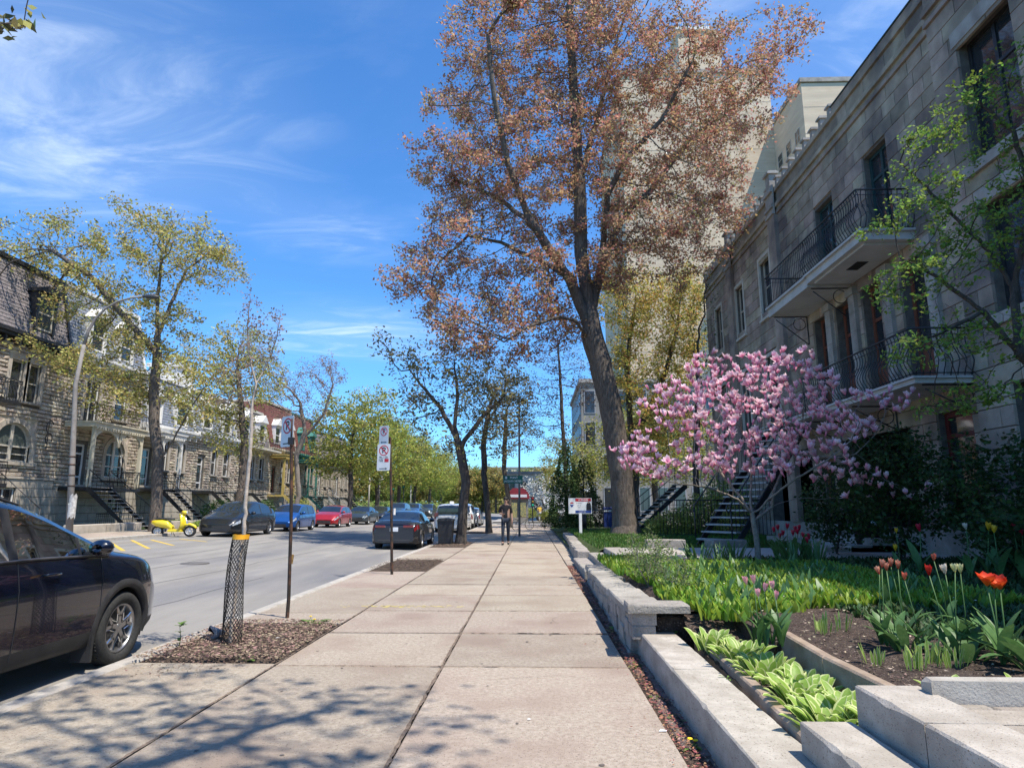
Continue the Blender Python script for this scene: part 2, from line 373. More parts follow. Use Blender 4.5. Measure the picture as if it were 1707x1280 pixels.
# yellow no-parking hatching on the far side of the road
b = MB()
def mark(p, q, wd=0.11):
    p = Vector((*p, 0)); q = Vector((*q, 0)); n = (q - p).normalized().cross(Vector((0, 0, 1))) * wd / 2
    b.add([(*(v.xy), road_z(v.x) + 0.005) for v in (p - n, q - n, q + n, p + n)], [(0, 1, 2, 3)])
def hit(x, y, z):
    p = world_at(x, y, 1.0); d = p - Vector((0, 0, EYE)); q = Vector((0, 0, EYE)) + d * ((z - EYE) / d.z); return (q.x, q.y)
for a_, c_ in (((120, 907), (155, 923)), ((180, 904), (206, 917)), ((219, 902), (248, 913)), ((252, 901), (289, 908)), ((300, 899), (345, 902))): mark(hit(*a_, .13), hit(*c_, .12), .13)
mark(hit(100, 911, .13), hit(362, 898, .13), .05)
b.build('yellow_hatching', m_yellow, None, kind='structure')
b = MB()
for i in range(60):
    x = random.gauss(-1.9, 0.38); y = 9.95 + random.gauss(0, 0.05); s = random.uniform(0.008, 0.03)
    if x < -0.9: b.add([(x - s * 1.6, y - s * .5, 0.0055), (x + s, y - s * .7, 0.0055), (x + s * 1.7, y + s * .4, 0.0055), (x - s, y + s * .6, 0.0055)], [(0, 1, 2, 3)])
b.build('yellow_spray_mark', M('yellow_spray', (0.6, 0.50, 0.15), rough=0.9), None, kind='structure')

# asphalt patches and seam lines in the road
b = MB()
for x0, y0, y1 in ((-7.4, 9, 44), (-10.6, -5, 47), (-9.1, 12, 22), (-5.9, 8, 15)):
    P = [(x0 + 0.04 * math.sin(y * 1.3) + 0.02 * math.sin(y * 4.1), y) for y in np.arange(y0, y1, 0.6)]
    for (xa, ya), (xb, yb) in zip(P[:-1], P[1:]):
        b.add([(xa - .012, ya, road_z(xa) + .004), (xa + .012, ya, road_z(xa) + .004), (xb + .012, yb, road_z(xb) + .004), (xb - .012, yb, road_z(xb) + .004)], [(0, 1, 2, 3)])
b.build('road_seam', M('tar_seam', (0.11, 0.11, 0.11), rough=0.8), None, kind='structure')
me = MB(); me.lathe([(0.001, 0), (0.36, 0), (0.36, 0.012), (0.001, 0.012)], (-8.8, 17.2, road_z(-8.8)), 20)
o = me.build('manhole_cover', M('cast_iron', (0.12, 0.11, 0.105), (0.17, 0.16, 0.15), 20, 0.7, 0.8, 90), None)
tag(o, 'round iron manhole cover set in the grey road before the parked sedan', 'manhole cover')

# ------------------------------------------------------------------ scattered bits
def scatter_chips(name, mat, n, area, z, smin, smax, kind='stuff', parent=None, flat=0.5):
    """area: function -> (x, y); small bent flakes"""
    V = []; F = []
    for i in range(n):
        x, y = area(); a = random.uniform(0, math.tau); s = random.uniform(smin, smax); e = s * random.uniform(0.25, 0.6)
        zz = (z(x, y) if callable(z) else z) + random.uniform(0.002, 0.012); ca, sa = math.cos(a), math.sin(a); t = random.uniform(-flat, flat) * s; t2 = random.uniform(-flat, flat) * s
        k = len(V)
        V += [(x - ca * s, y - sa * s, zz + abs(t)), (x + sa * e, y - ca * e, zz), (x + ca * s, y + sa * s, zz + abs(t2)), (x - sa * e, y + ca * e, zz + 0.3 * s)]
        F.append((k, k + 1, k + 2, k + 3))
    o = link_obj(name, np_mesh(name, V, F, mat=mat), parent); o['kind'] = kind; return o
def clump(cx, cy, r): 
    a = random.uniform(0, math.tau); q = r * random.random() ** 0.6; return cx + q * math.cos(a), cy + q * math.sin(a)
# tree pit with mulch
def pit(x0, x1, y0, y1, mat, n, nm):
    V = []; F = []; nx, ny = 14, 20
    for i in range(nx):
        for j in range(ny):
            x = x0 + (x1 - x0) * i / (nx - 1); y = y0 + (y1 - y0) * j / (ny - 1)
            e = min(i, nx - 1 - i, j, ny - 1 - j)
            V.append((x, y, -0.025 + (0.0 if e == 0 else 0.02 + 0.022 * random.random() + 0.012 * min(e, 3))))
    for i in range(nx - 1):
        for j in range(ny - 1): F.append((i * ny + j, (i + 1) * ny + j, (i + 1) * ny + j + 1, i * ny + j + 1))
    o = link_obj(nm, np_mesh(nm, V, F, True, m_dirt)); o['kind'] = 'structure'
    scatter_chips('mulch', mat, n, lambda: (random.uniform(x0 - 0.02, x1 + 0.03), random.uniform(y0 - 0.03, y1 + 0.02)), 0.038, 0.008, 0.026, flat=0.7)
pit(-3.80, -2.40, 6.43, 8.54, m_chip, 5200, 'tree_pit')
pit(-3.80, -2.40, 15.31, 18.49, M('dark_mulch', (0.06, 0.04, 0.03), (0.12, 0.085, 0.06), 8, 1, island=0.4), 2500, 'tree_pit')
pit(-3.80, -2.40, 24.21, 27.79, m_chip, 900, 'tree_pit')
pit(-3.80, -2.40, 36.61, 39.19, m_chip, 500, 'tree_pit')
scatter_chips('mulch', m_chip, 260, lambda: clump(-3.2, 6.35, 0.55), 0.0, 0.006, 0.018)

b = MB(); y = 17.2
edge_ = thing('edge_slabs', None, None); edge_['kind'] = 'structure'
while y < 46:
    q = MB(); q.cbox(.915, float(np.interp(y, [17, 28, 46], [1.22, 1.48, 1.6])) - .02, y + .01, y + 1.59, -.085, -.004, .01, .004); q.build('slab', m_slab, edge_); y += 1.6
# old paver strip between the slabs and the garden wall, with blown-in debris
st = thing('paver_strip', None, None); st['kind'] = 'structure'
y = 1.0; k = 0
while y < 17.0:
    for x0 in (0.945, 1.035):
        off = 0.1 if x0 > 1 else 0
        q = MB(); q.cbox(x0, x0 + 0.084, y + off, y + off + 0.19, -0.08, -0.03 + random.uniform(-0.016, 0.010), 0.008, 0.004); q.build('brick', m_brickp, st)
    y += 0.2
b = MB(); b.box(0.93, 1.3, 0, 31, -0.2, -0.045); b.build('strip_bed', m_dirt, st)
scatter_chips('leaf_debris', m_chip_red, 5200, lambda: (0.975 + random.gauss(0, 0.06), random.uniform(2.5, 17)), -0.018, 0.005, 0.019, flat=0.6)
scatter_chips('leaf_debris', m_chip, 1300, lambda: (0.99 + random.gauss(0, 0.07), random.uniform(2.5, 14)), -0.022, 0.004, 0.017, flat=0.6)
scatter_chips('leaf_debris', m_chip_red, 900, lambda: (0.86 - abs(random.gauss(0, 0.10)), random.uniform(2.6, 30)), 0.004, 0.003, 0.012, flat=0.3)
scatter_chips('leaf_debris', m_chip, 700, lambda: (random.uniform(-3.7, .8), random.uniform(2.6, 26)), 0.004, 0.002, 0.008, flat=0.3)
scatter_chips('gutter_grit', m_chip, 1500, lambda: (-4.0 - abs(random.gauss(0, 0.10)), random.uniform(5, 40)), -0.118, 0.003, 0.012, flat=0.3)

# ================================================================== concrete garden steps (right foreground)
GZ = 0.44
stp = thing('concrete_steps', 'smooth grey concrete garden steps with long blocks beside the sidewalk', 'steps', (1.1, 3.6, 0))
def block(x0, x1, y0, y1, z0, z1, par, mat=m_step, nm='step_block', c=0.012, jit=0.002, label=None):
    q = MB(); n = max(1, int((y1 - y0) / .09)); ys_b = np.linspace(y0, y1, n + 1); V = []; F = []
    def chip(): return c * (.55 + .5 * random.random() + (1.6 * random.random() if random.random() < .07 else 0))
    for i, yy in enumerate(ys_b):
        e = (c if i == 0 else (-c if i == n else 0)); a, b2 = chip(), chip()
        V += [(x0, yy, z0), (x0, yy, z1 - a), (x0 + a, yy + e * .5, z1), (x1 - b2, yy + e * .5, z1), (x1, yy, z1 - b2), (x1, yy, z0)]
    for i in range(n):
        for k in range(5): F.append((i * 6 + k, i * 6 + k + 1, i * 6 + 7 + k, i * 6 + 6 + k))
    F += [(5, 4, 3, 2, 1, 0), tuple(n * 6 + k for k in range(6))]; q.add(V, F); o = q.build(nm, mat, par)
    if label: o['label'] = label
    return o
for y0, y1 in ((-1.6, 0.9), (0.9, 3.15), (3.15, 5.35), (5.35, 7.05)): block(1.085, 1.43, y0 + 0.003, y1 - 0.003, -0.15, 0.22, stp)
for y0, y1 in ((-1.6, 1.7), (1.7, 3.61)): block(1.37, 1.64, y0 + 0.003, y1 - 0.003, 0.2235, 0.375, stp)
for y0, y1 in ((-1.6, 0.9), (0.9, 3.01), (3.01, 3.61)): block(1.665, 1.99, y0 + 0.003, y1 - 0.003, 0.10, 0.55, stp)
b = MB(); b.box(1.43, 1.662, -1.6, 3.6, -0.1, 0.2); b.build('step_core', m_dirt, stp)
ld_ = thing('paved_landing', None, None); ld_['kind'] = 'structure'
b = MB(); b.box(1.99, 9.3, -1.6, 3.42, 0.0, 0.485); b.build('landing_bed', m_dirt, ld_)
y = 0.8; r = 0
while y < 3.40:
    x = 2.0 - (0.2 if r % 2 else 0)
    while x < 5.6:
        q = MB(); x0 = max(x, 2.0)
        if x + 0.39 - x0 > 0.08: q.cbox(x0 + .006, x + 0.386, y + .004, min(y + 0.182, 3.41), 0.45, 0.515 + random.uniform(-.006, .006), 0.012, 0.003); q.build('paver', m_paver, ld_)
        x += 0.4
    y += 0.195; r += 1
ek = thing('bed_kerb', None, None); ek['kind'] = 'structure'
for x0, x1 in ((1.95, 3.1), (3.1, 4.3), (4.3, 5.8)): block(x0 + .003, x1 - .003, 3.43, 3.52, 0.3, 0.615, ek, nm='kerb_stone', mat=m_kerb)
# brown edgings: lower one by the first step, upper one round the soil bed
ed = thing('flower_bed_edging', 'low brown stone edging along the first concrete step', 'edging', (1.45, 5, 0))
def seg_block(P0, P1, wd, z0, z1, par, mat, nm='edging_stone'):
    p = Vector((*P0, 0)); q = Vector((*P1, 0)); d = (q - p); L = d.length; d.normalize(); n = Vector((-d.y, d.x, 0))
    bb = MB((np.array((p.x, p.y, 0.0)), np.array([tuple(d), tuple(n), (0, 0, 1)])))
    bb.cbox(0.003, L - 0.003, -wd / 2, wd / 2, z0, z1, 0.012, 0.003); return bb.build(nm, mat, par)
for a, c_ in (((1.375, 3.62), (1.43, 4.55)), ((1.43, 4.55), (1.475, 5.6)), ((1.475, 5.6), (1.52, 6.62))):
    seg_block((a[0] + 0.10, a[1]), (c_[0] + 0.09, c_[1]), 0.085, 0.0, 0.255, ed, m_edge)
ed = thing('flower_bed_edging', 'taller brown stone edging holding the dark soil bed behind the striped hostas', 'edging', (2.0, 4.8, 0))
for a, c_ in (((2.05, 3.62), (2.02, 4.72)), ((2.02, 4.72), (2.07, 5.62))): seg_block(a, c_, 0.085, 0.0, 0.455, ed, m_edge)

# soil terraces
def terrain(nm, x0, x1, y0, y1, zf, mat, nx, ny, kind='structure', inside=None):
    V = []; F = []
    for i in range(nx + 1):
        for j in range(ny + 1):
            x = x0 + (x1 - x0) * i / nx; y = y0 + (y1 - y0) * j / ny; V.append((x, y, zf(x, y)))
    for i in range(nx):
        for j in range(ny):
            if inside and not inside(x0 + (x1 - x0) * (i + .5) / nx, y0 + (y1 - y0) * (j + .5) / ny): continue
            F.append((i * (ny + 1) + j, (i + 1) * (ny + 1) + j, (i + 1) * (ny + 1) + j + 1, i * (ny + 1) + j + 1))
    o = link_obj(nm, np_mesh(nm, V, F, True, mat)); o['kind'] = kind; return o
rn = lambda x, y, s=1.0: 0.5 * math.sin(x * 3.1 * s + 1.3 * math.sin(y * 2.3 * s)) * math.sin(y * 2.7 * s + x) + random.uniform(-.5, .5)
terrain('hosta_bed', 1.5, 2.03, 3.6, 6.92, lambda x, y: 0.19 + 0.02 * rn(x, y) + 0.2 * max(0, min(1, (y - 6.2) / .6)), m_soil, 14, 60)
b = MB(); b.box(1.26, 2.06, 6.86, 6.94, 0.0, 0.36); b.box(1.98, 2.06, 5.6, 6.9, 0, .40); b.build('bed_end', m_soil, None, kind='structure')
def wall_x(y):      # the street face of the old garden wall
    return float(np.interp(y, [6.7, 8.6, 12.5, 17, 28, 46], [0.98, 1.0, 1.08, 1.22, 1.48, 1.6]))
def bed_z(x, y):
    e = max(0.0, min(1.0, (x - wall_x(y) - 0.25) / 0.35)) if y > 6.9 else 1.0
    base = np.interp(y, [3, 7, 12, 18, 28, 46], [0.43, 0.42, 0.40, 0.36, 0.36, 0.34])
    return 0.1 + (base - 0.1) * e + 0.022 * rn(x, y)
terrain('flower_bed', 2.05, 9.2, 3.5, 6.9, bed_z, m_soil, 90, 50)
terrain('garden_bed', 1.15, 9.25, 6.9, 14.0, bed_z, m_soil, 80, 70)
terrain('garden_lawn', 1.3, 9.25, 17.6, 46, bed_z, m_lawn, 40, 110)
terrain('garden_path', 1.2, 9.25, 14.0, 17.6, lambda x, y: (0.40 if x > 2.3 else (0.02 if x < 1.7 else 0.2)), M('pale_path', (0.36, 0.33, 0.29), (0.45, 0.42, 0.37), 4, 0.95, 0.5, 50), 60, 8)
scatter_chips('soil_crumbs', M('soil_crumb', (0.06, 0.04, 0.03), (0.15, 0.11, 0.085), 9, 1, island=0.6), 6500,
              lambda: (random.uniform(2.1, 5.6), 3.55 + 3.6 * random.random() ** 1.2), lambda x, y: 0.43, 0.004, 0.016, flat=0.9)
scatter_chips('soil_crumbs', MATS['soil_crumb'], 1200, lambda: (random.uniform(1.52, 2.0), random.uniform(3.6, 6.7)), 0.195, 0.004, 0.014, flat=0.9)
scatter_chips('dry_leaves', M('dry_leaf', (0.34, 0.27, 0.19), (0.50, 0.42, 0.32), 9, 1, island=0.35), 420,
              lambda: (random.uniform(2.1, 4.8), random.uniform(3.6, 7.4)), 0.44, 0.008, 0.02, flat=0.5)

# old stone garden wall: cap slabs on courses of rough stones
gw = thing('old_garden_wall', 'low weathered stone garden wall with flat cap slabs along the sidewalk', 'garden wall', (1.1, 10, 0))
y = 7.0
while y < 13.2:
    L = random.uniform(0.75, 1.15); x0 = wall_x(y + L / 2); top = float(np.interp(y, [6.7, 9, 13], [0.46, 0.38, 0.30]))
    q = MB(); q.cbox(x0 - 0.02, x0 + 0.38 + random.uniform(-.04, .05), y + .008, y + L - .008, top - 0.075, top + random.uniform(-.008, .008), 0.014, 0.016); q.build('cap_stone', m_oldst, gw)
    yy = y
    while yy < y + L - 0.05:
        l2 = min(random.uniform(0.28, 0.5), y + L - yy); zz = -0.12
        while zz < top - 0.09:
            hh = min(random.uniform(0.12, 0.19), top - 0.08 - zz)
            q = MB(); q.cbox(x0 + random.uniform(0.0, 0.03), x0 + 0.3, yy + .006, yy + l2 - .006, zz + .004, zz + hh - .004, 0.012, 0.008); q.build('stone', m_oldst, gw); zz += hh
        yy += l2
    y += L
b = MB()
cb_ = thing('stone_cap_bench', 'thick flat stone slab lying across two blocks at the wall end', 'stone slab', (1.2, 6.8, 0))
q = MB(); q.cbox(0.95, 1.56, 6.68, 7.02, 0.425, 0.505, 0.012, 0.010); q.build('top_slab', m_oldst, cb_)
q = MB(); q.cbox(1.0, 1.24, 6.76, 7.04, 0.30, 0.424, 0.012, 0.006); q.build('block', m_oldst, cb_)
q = MB(); q.cbox(1.0, 1.23, 6.75, 7.05, 0.17, 0.299, 0.012, 0.006); q.build('block', m_oldst, cb_)
q = MB(); q.cbox(1.30, 1.72, 6.86, 7.16, 0.29, 0.36, 0.014, 0.012); tag(q.build('loose_stone', m_oldst), 'flat broken stone lying beside the wall end slab', 'stone')
gs = thing('path_steps', 'pale worn stone steps climbing from the sidewalk to the garden path', 'steps', (1.5, 15.5, 0))
for x0, x1, z1, n in ((1.12, 1.52, 0.13, 2), (1.50, 1.92, 0.27, 2), (1.90, 2.35, 0.40, 2)):
    for i in range(n):
        y0 = 14.05 + i * 1.75; q = MB(); q.cbox(x0, x1, y0 + .006, y0 + 1.74, -0.1, z1 + 0.012, 0.016, 0.010); q.build('step', m_oldst, gs)
gw2 = thing('old_garden_wall', 'low stone kerb wall holding the lawn under the big tree', 'garden wall', (1.4, 22, 0))
y = 17.65
while y < 31:
    L = random.uniform(0.9, 1.5); x0 = wall_x(y + L / 2); top = 0.30 + random.uniform(-.02, .02)
    q = MB(); q.cbox(x0 - .03, x0 + 0.32, y + .01, y + L - .01, -0.1, top, 0.02, 0.025); q.build('stone', m_oldst, gw2); y += L
for (x, y_, r_, lb) in ((3.6, 17.9, 0, 'square cut stone block lying at the edge of the garden path'), (5.2, 17.9, 0.3, 'second pale stone block beside the foot of the black stairs')):
    T = (np.array((x, y_, 0.0)), np.array([(math.cos(r_), math.sin(r_), 0), (-math.sin(r_), math.cos(r_), 0), (0, 0, 1)]))
    q = MB(T); q.cbox(-.5, .5, -.2, .2, 0.33, 0.60, 0.02, 0.015); tag(q.build('stone_block', m_oldst), lb, 'stone block')
# far end of the pavement by the crossing
sheet('far_pavement', [(1.06, 46), (12, 46), (12, 55.9), (1.06, 55.9)], -0.012, m_slab)
sheet('park_ground', [(-60, 150), (60, 150), (60, 420), (-60, 420)], 0.0, M('park_grass', (0.07, 0.10, 0.02), (0.12, 0.15, 0.03), 0.3, 1))
sheet('park_ground', [(-4.0, 66), (60, 66), (60, 150), (-4.0, 150)], -0.004, M('plaza_ground', (0.3, 0.28, 0.25), rough=0.9))
sheet('corner_pavement', [(-90, 92), (-16.4, 92), (-16.4, 150), (-90, 150)], 0.2, MATS['park_grass'])
# ================================================================== building kit
m_ash = M('limestone_ashlar', (0.265, 0.212, 0.155), (0.42, 0.35, 0.27), 1.6, 0.9, 0.6, 26, rand=0.26, bdist=0.02, c3=(0.15, 0.13, 0.115), c3_scale=0.7)
m_ash_i = M('limestone_ashlar_far', (0.265, 0.212, 0.155), (0.42, 0.35, 0.27), 1.6, 0.9, 0.6, 26, island=0.26, bdist=0.02, c3=(0.15, 0.13, 0.115), c3_scale=0.7)
m_joint = M('mortar', (0.10, 0.09, 0.08), (0.15, 0.14, 0.12), 6, 1)
m_trim = M('dressed_limestone', (0.30, 0.275, 0.24), (0.40, 0.37, 0.33), 3, 0.85, 0.3, 40, c3=(0.22, 0.20, 0.175), c3_scale=1.2)
m_pane = M('window_glass', (0.018, 0.022, 0.026), (0.035, 0.04, 0.045), 1.2, 0.04, spec=0.9)
m_dark = M('dark_interior', (0.012, 0.011, 0.011), (0.02, 0.018, 0.017), 2, 0.9)
m_redwood = M('red_brown_wood', (0.13, 0.042, 0.025), (0.20, 0.07, 0.04), 3, 0.5, 0.3, 30, stretch=(4, 4, 0.6))
m_teal = M('dark_teal_frame', (0.012, 0.040, 0.042), (0.02, 0.055, 0.055), 5, 0.5)
m_curtain = M('white_curtain', (0.50, 0.50, 0.48), (0.66, 0.66, 0.63), 12, 0.9, stretch=(1, 3, .15))
m_bwhite = M('painted_grey_concrete', (0.40, 0.40, 0.38), (0.50, 0.50, 0.475), 1.5, 0.8, 0.2, 30)
m_wframe = M('white_window_frame', (0.66, 0.65, 0.62), (0.76, 0.75, 0.72), 4, 0.6)
m_cream = M('cream_frame', (0.46, 0.42, 0.35), (0.55, 0.51, 0.43), 4, 0.7)

def wall_grid(T, u0, u1, v0, v1, w0, w1, holes, mat, parent, name='wall'):
    us = sorted({u0, u1, *[h[0] for h in holes], *[h[1] for h in holes]}); vs = sorted({v0, v1, *[h[2] for h in holes], *[h[3] for h in holes]})
    us = [u for u in us if u0 <= u <= u1]; vs = [v for v in vs if v0 <= v <= v1]
    b = MB(T)
    for i in range(len(us) - 1):
        run = None
        for j in range(len(vs) - 1):
            cu, cv = (us[i] + us[i + 1]) / 2, (vs[j] + vs[j + 1]) / 2
            hole = any(h[0] < cu < h[1] and h[2] < cv < h[3] for h in holes)
            if not hole and run is None: run = vs[j]
            if hole and run is not None: b.box(us[i], us[i + 1], run, vs[j], w0, w1); run = None
        if run is not None: b.box(us[i], us[i + 1], run, vs[-1], w0, w1)
    return b.build(name, mat, parent)
def course_rects(u0, u1, v0, v1, hc, lmin, lmax, holes, jitter=0.0):
    out = []; v = v0; row = 0
    while v < v1 - 0.03:
        h = min(hc * (1 + random.uniform(-jitter, jitter)), v1 - v)
        segs = [(u0, u1)]
        for a, b_, c, d in holes:
            if c < v + h * 0.6 and d > v + h * 0.4:
                ns = []
                for s, e in segs:
                    if b_ <= s or a >= e: ns.append((s, e)); continue
                    if a > s: ns.append((s, a))
                    if b_ < e: ns.append((b_, e))
                segs = ns
        for s, e in segs:
            u = s; first = True
            while u < e - 0.02:
                L = random.uniform(lmin, lmax) * (0.5 if first and row % 2 else 1); first = False
                if e - (u + L) < lmin * 0.5: L = e - u
                L = min(L, e - u); out.append((u, u + L, v, v + h)); u += L
        v += h; row += 1
    return out
def masonry(T, rects, w0, w1, parent, mat, mat_i, nparts, gap=0.005, inset=0.006, jit=0.002, name='stone', key=None):
    """first nparts (largest in the photo) as parts of their own, the rest joined"""
    rects = sorted(rects, key=key or (lambda r: r[0]))
    for r in rects[:nparts]:
        b = MB(T); b.stone(r[0] + gap, r[1] - gap, r[2] + gap, r[3] - gap, w0, w1 + random.uniform(0, jit * 2), inset, jit); b.build(name, mat, parent)
    if rects[nparts:]:
        b = MB(T)
        for r in rects[nparts:]: b.stone(r[0] + gap, r[1] - gap, r[2] + gap, r[3] - gap, w0, w1 + random.uniform(0, jit * 2), inset, jit)
        b.build(name, mat_i, parent, kind='stuff')
def window(T, u0, u1, v0, v1, w, parent, frame=m_wframe, ft=0.06, mull=1, rail=(0.5,), depth=0.05, curtain=None, pane=m_pane, name='window', sill=None, label=None):
    """sash window set at depth w in frame T: frame part with panes as sub-parts"""
    b = MB(T)
    b.box(u0, u0 + ft, v0, v1, w - depth, w + .01); b.box(u1 - ft, u1, v0, v1, w - depth, w + .01)
    b.box(u0 + ft, u1 - ft, v0, v0 + ft, w - depth, w + .01); b.box(u0 + ft, u1 - ft, v1 - ft, v1, w - depth, w + .01)
    n = mull + 1; cols = []; cw = (u1 - u0 - 2 * ft - mull * ft) / n
    for i in range(n):
        a = u0 + ft + i * (cw + ft); cols.append((a, a + cw))
        if i < mull: b.box(a + cw, a + cw + ft, v0 + ft, v1 - ft, w - depth, w + .005)
    vr = [v0 + ft] + [v0 + (v1 - v0) * q for q in rail] + [v1 - ft]
    for q in rail:
        vv = v0 + (v1 - v0) * q
        for a, c in cols: b.box(a, c, vv - ft * .4, vv + ft * .4, w - depth, w + .003)
    f = b.build(name, frame, parent)
    if label: f['label'] = label
    for a, c in cols:
        for j in range(len(vr) - 1):
            p = MB(T); p.box(a - .004, c + .004, vr[j], vr[j + 1], w - depth * .8, w - depth * .55); p.build('pane', pane, f)
        if curtain:
            p = MB(T); p.box(a, c, v0 + ft + (v1 - v0) * (1 - curtain) * 0.9, v1 - ft, w - depth - .12, w - depth - .10); p.build('curtain', m_curtain, f)
    if sill:
        p = MB(T); p.box(u0 - .12, u1 + .12, v0 - sill, v0, w - .1, w + sill * 2.2 + .1); p.build('sill', m_trim, f)
    return f
def s_bar_mesh(T, h, belly, mat=m_black, name='baluster', r=0.011):
    """one bellied iron bar with a scroll; local frame origin, bulging along w"""
    b = MB(T); P = []
    for i in range(11):
        t = i / 10; o = belly * math.exp(-((t - 0.30) / 0.20) ** 2) - 0.05 * math.sin(max(0, (t - 0.55)) / 0.45 * math.pi)
        P.append((0, t * h, o))
    b.tube(P, r, 5)
    b.tube([(0.035 * math.cos(a) , h * 0.58 + 0.035 * math.sin(a), belly * .12) for a in np.linspace(0, 5.2, 8)], r * .7, 4, False)
    return b.mesh(name, mat)
def straight_bar_mesh(T, h, mat=m_black, name='baluster', r=0.009):
    b = MB(T); b.tube([(0, 0, 0), (0, h, 0)], r, 5); return b.mesh(name, mat)
def railing(parent, p0, p1, h, spacing=0.12, belly=0.0, mat=m_black, out=(-1, 0, 0), maxn=400):
    """top rail, bottom rail and single balusters from p0 to p1 (world floor points; may slope)"""
    p0 = Vector(p0); p1 = Vector(p1); b = MB(); up = Vector((0, 0, h))
    b.tube([p0 + up, p1 + up], 0.024, 6); b.tube([p0 + Vector((0, 0, .06)), p1 + Vector((0, 0, .06))], 0.013, 5)
    b.tube([p0 + up * .87, p1 + up * .87], 0.010, 5)
    b.build('rail', mat, parent)
    d = p1 - p0; n = max(1, min(maxn, int(Vector((d.x, d.y)).length / spacing)))
    uu = Vector((d.x, d.y, 0)).normalized()
    T = frame((0, 0, 0), tuple(uu), (0, 0, 1), out)
    me = s_bar_mesh(T, h, belly, mat) if belly else straight_bar_mesh(T, h, mat)
    rl = root_loc(parent)
    for i in range(n + 1):
        p = p0 + d * (i / n); inst('baluster', me, parent, Vector(p) - Vector(rl))

# ================================================================== the grey stone mansion on the right
T = RIGHT(9.3)
mz = thing('stone_mansion', 'grey limestone mansion with iron balconies and balustraded roofline behind the magnolia', 'building', (9.3, 16, 0.5))
MAIN = [(15.65, 16.85, 8.05, 11.0), (18.7, 20.0, 8.05, 10.95), (24.0, 25.1, 8.9, 11.2), (27.2, 28.2, 8.9, 11.1), (30.4, 31.4, 8.9, 11.1),
        (19.75, 20.75, 4.1, 7.45), (18.25, 19.25, 4.1, 7.45), (16.7, 17.65, 4.1, 7.45), (14.75, 15.75, 4.1, 7.45),
        (24.0, 25.1, 4.6, 7.2), (27.2, 28.2, 4.6, 7.2), (30.4, 31.4, 4.6, 7.2),
        (13.75, 14.95, 0.9, 3.55), (16.0, 19.6, 0.75, 3.5), (20.2, 21.1, 0.62, 2.95), (21.7, 25.6, 0.7, 3.5), (28.2, 29.8, 0.8, 2.8)]
NEAR = [(11.0, 12.5, 8.35, 11.15), (7.6, 9.1, 8.35, 11.15), (10.9, 12.45, 5.15, 7.45), (7.6, 9.1, 5.15, 7.45), (10.85, 12.35, 0.95, 3.75), (7.4, 9.0, 0.95, 3.75)]
wall_grid(T, 13.35, 33.0, 0.3, 12.25, -0.45, -0.06, MAIN, m_joint, mz)
wall_grid(T, -3.0, 13.35, 0.3, 12.25, -0.45, 0.09, NEAR, m_joint, mz)
b = MB(T); b.box(-3, 33, 0.2, 13.0, -7.0, -6.6); b.box(-3, -2.6, .2, 12.9, -6.6, -.45); b.box(32.6, 33, 0.2, 12.9, -6.6, -.45); b.box(-2.6, 32.6, 12.3, 12.6, -6.6, -.5)
b.box(-2.6, 32.6, 3.75, 4.0, -6.6, -.46); b.box(-2.6, 32.6, 7.75, 7.95, -6.6, -.46); b.build('shell', m_joint, mz)
b = MB(T); b.box(-2.6, 32.6, 0.3, 12.2, -2.4, -2.3); b.build('inner_wall', m_dark, mz)
near_r = [r for r in course_rects(5.0, 13.35, 0.95, 12.25, 0.404, 0.7, 1.25, NEAR)]
main_r = course_rects(13.36, 33.0, 0.95, 12.25, 0.404, 0.6, 1.15, MAIN)
masonry(T, near_r, 0.09, 0.145, mz, m_ash, m_ash_i, 110, key=lambda r: -(r[0] * 1.0), name='ashlar_block')
masonry(T, main_r, -0.06, -0.005, mz, m_ash, m_ash_i, 175, name='ashlar_block')
b = MB(T); b.box(13.37, 33.02, 0.3, 0.95, -0.06, 0.05); b.box(-3, 13.36, 0.3, 0.95, 0.09, 0.2)
b.build('plinth', m_trim, mz)
# entablature: string courses, frieze and parapet
b = MB(T)
for u0, u1, w in ((13.37, 33.0, 0.0), (-3, 13.355, 0.15)):
    for v0, v1, o in ((12.25, 12.36, 0.06), (12.36, 12.52, 0.0), (12.52, 12.64, 0.08), (12.64, 12.72, 0.035), (12.72, 13.14, -0.015), (13.14, 13.30, 0.07)):
        b.box(u0, u1, v0, v1, w - 0.4, w + o)
b.build('entablature', m_ash_i, mz)
masonry(T, course_rects(13.4, 17.9, 12.73, 13.13, 0.4, .7, 1.1, []), -.02, 0.0, mz, m_ash, m_ash_i, 12, name='ashlar_block')
b = MB(T); b.box(13.36, 18.1, 13.30, 13.45, -0.3, 0.06); b.box(-3, 13.36, 13.3, 14.15, -0.25, 0.14); b.box(-3, 13.38, 14.15, 14.30, -0.28, 0.2); b.build('parapet', m_ash_i, mz)
b = MB(T); b.box(13.36, 18.1, 13.45, 13.49, -.3, .09); b.box(-3, 13.4, 14.30, 14.34, -.3, .23); b.build('roof_flashing', m_teal, mz)
def merlon_mesh():
    q = MB(T); q.box(-.09, .09, 0, 0.30, -.10, .10); q.box(-.14, .14, 0.30, 0.36, -.15, .15); q.box(-.12, .12, 0.36, 0.39, -.13, .13); q.box(-.12, .12, 0, 0.03, -.13, .13)
    return q.mesh('merlon', m_trim, T[0])
mer = merlon_mesh()
for a, c in ((18.35, 22.7), (23.7, 28.2), (29.1, 32.9)):
    n = 8
    for i in range(n):
        u = a + (c - a) * i / (n - 1); inst('merlon', mer, mz, (T[0] + np.array((-(-0.08), u, 13.30)) - root_loc(mz)))
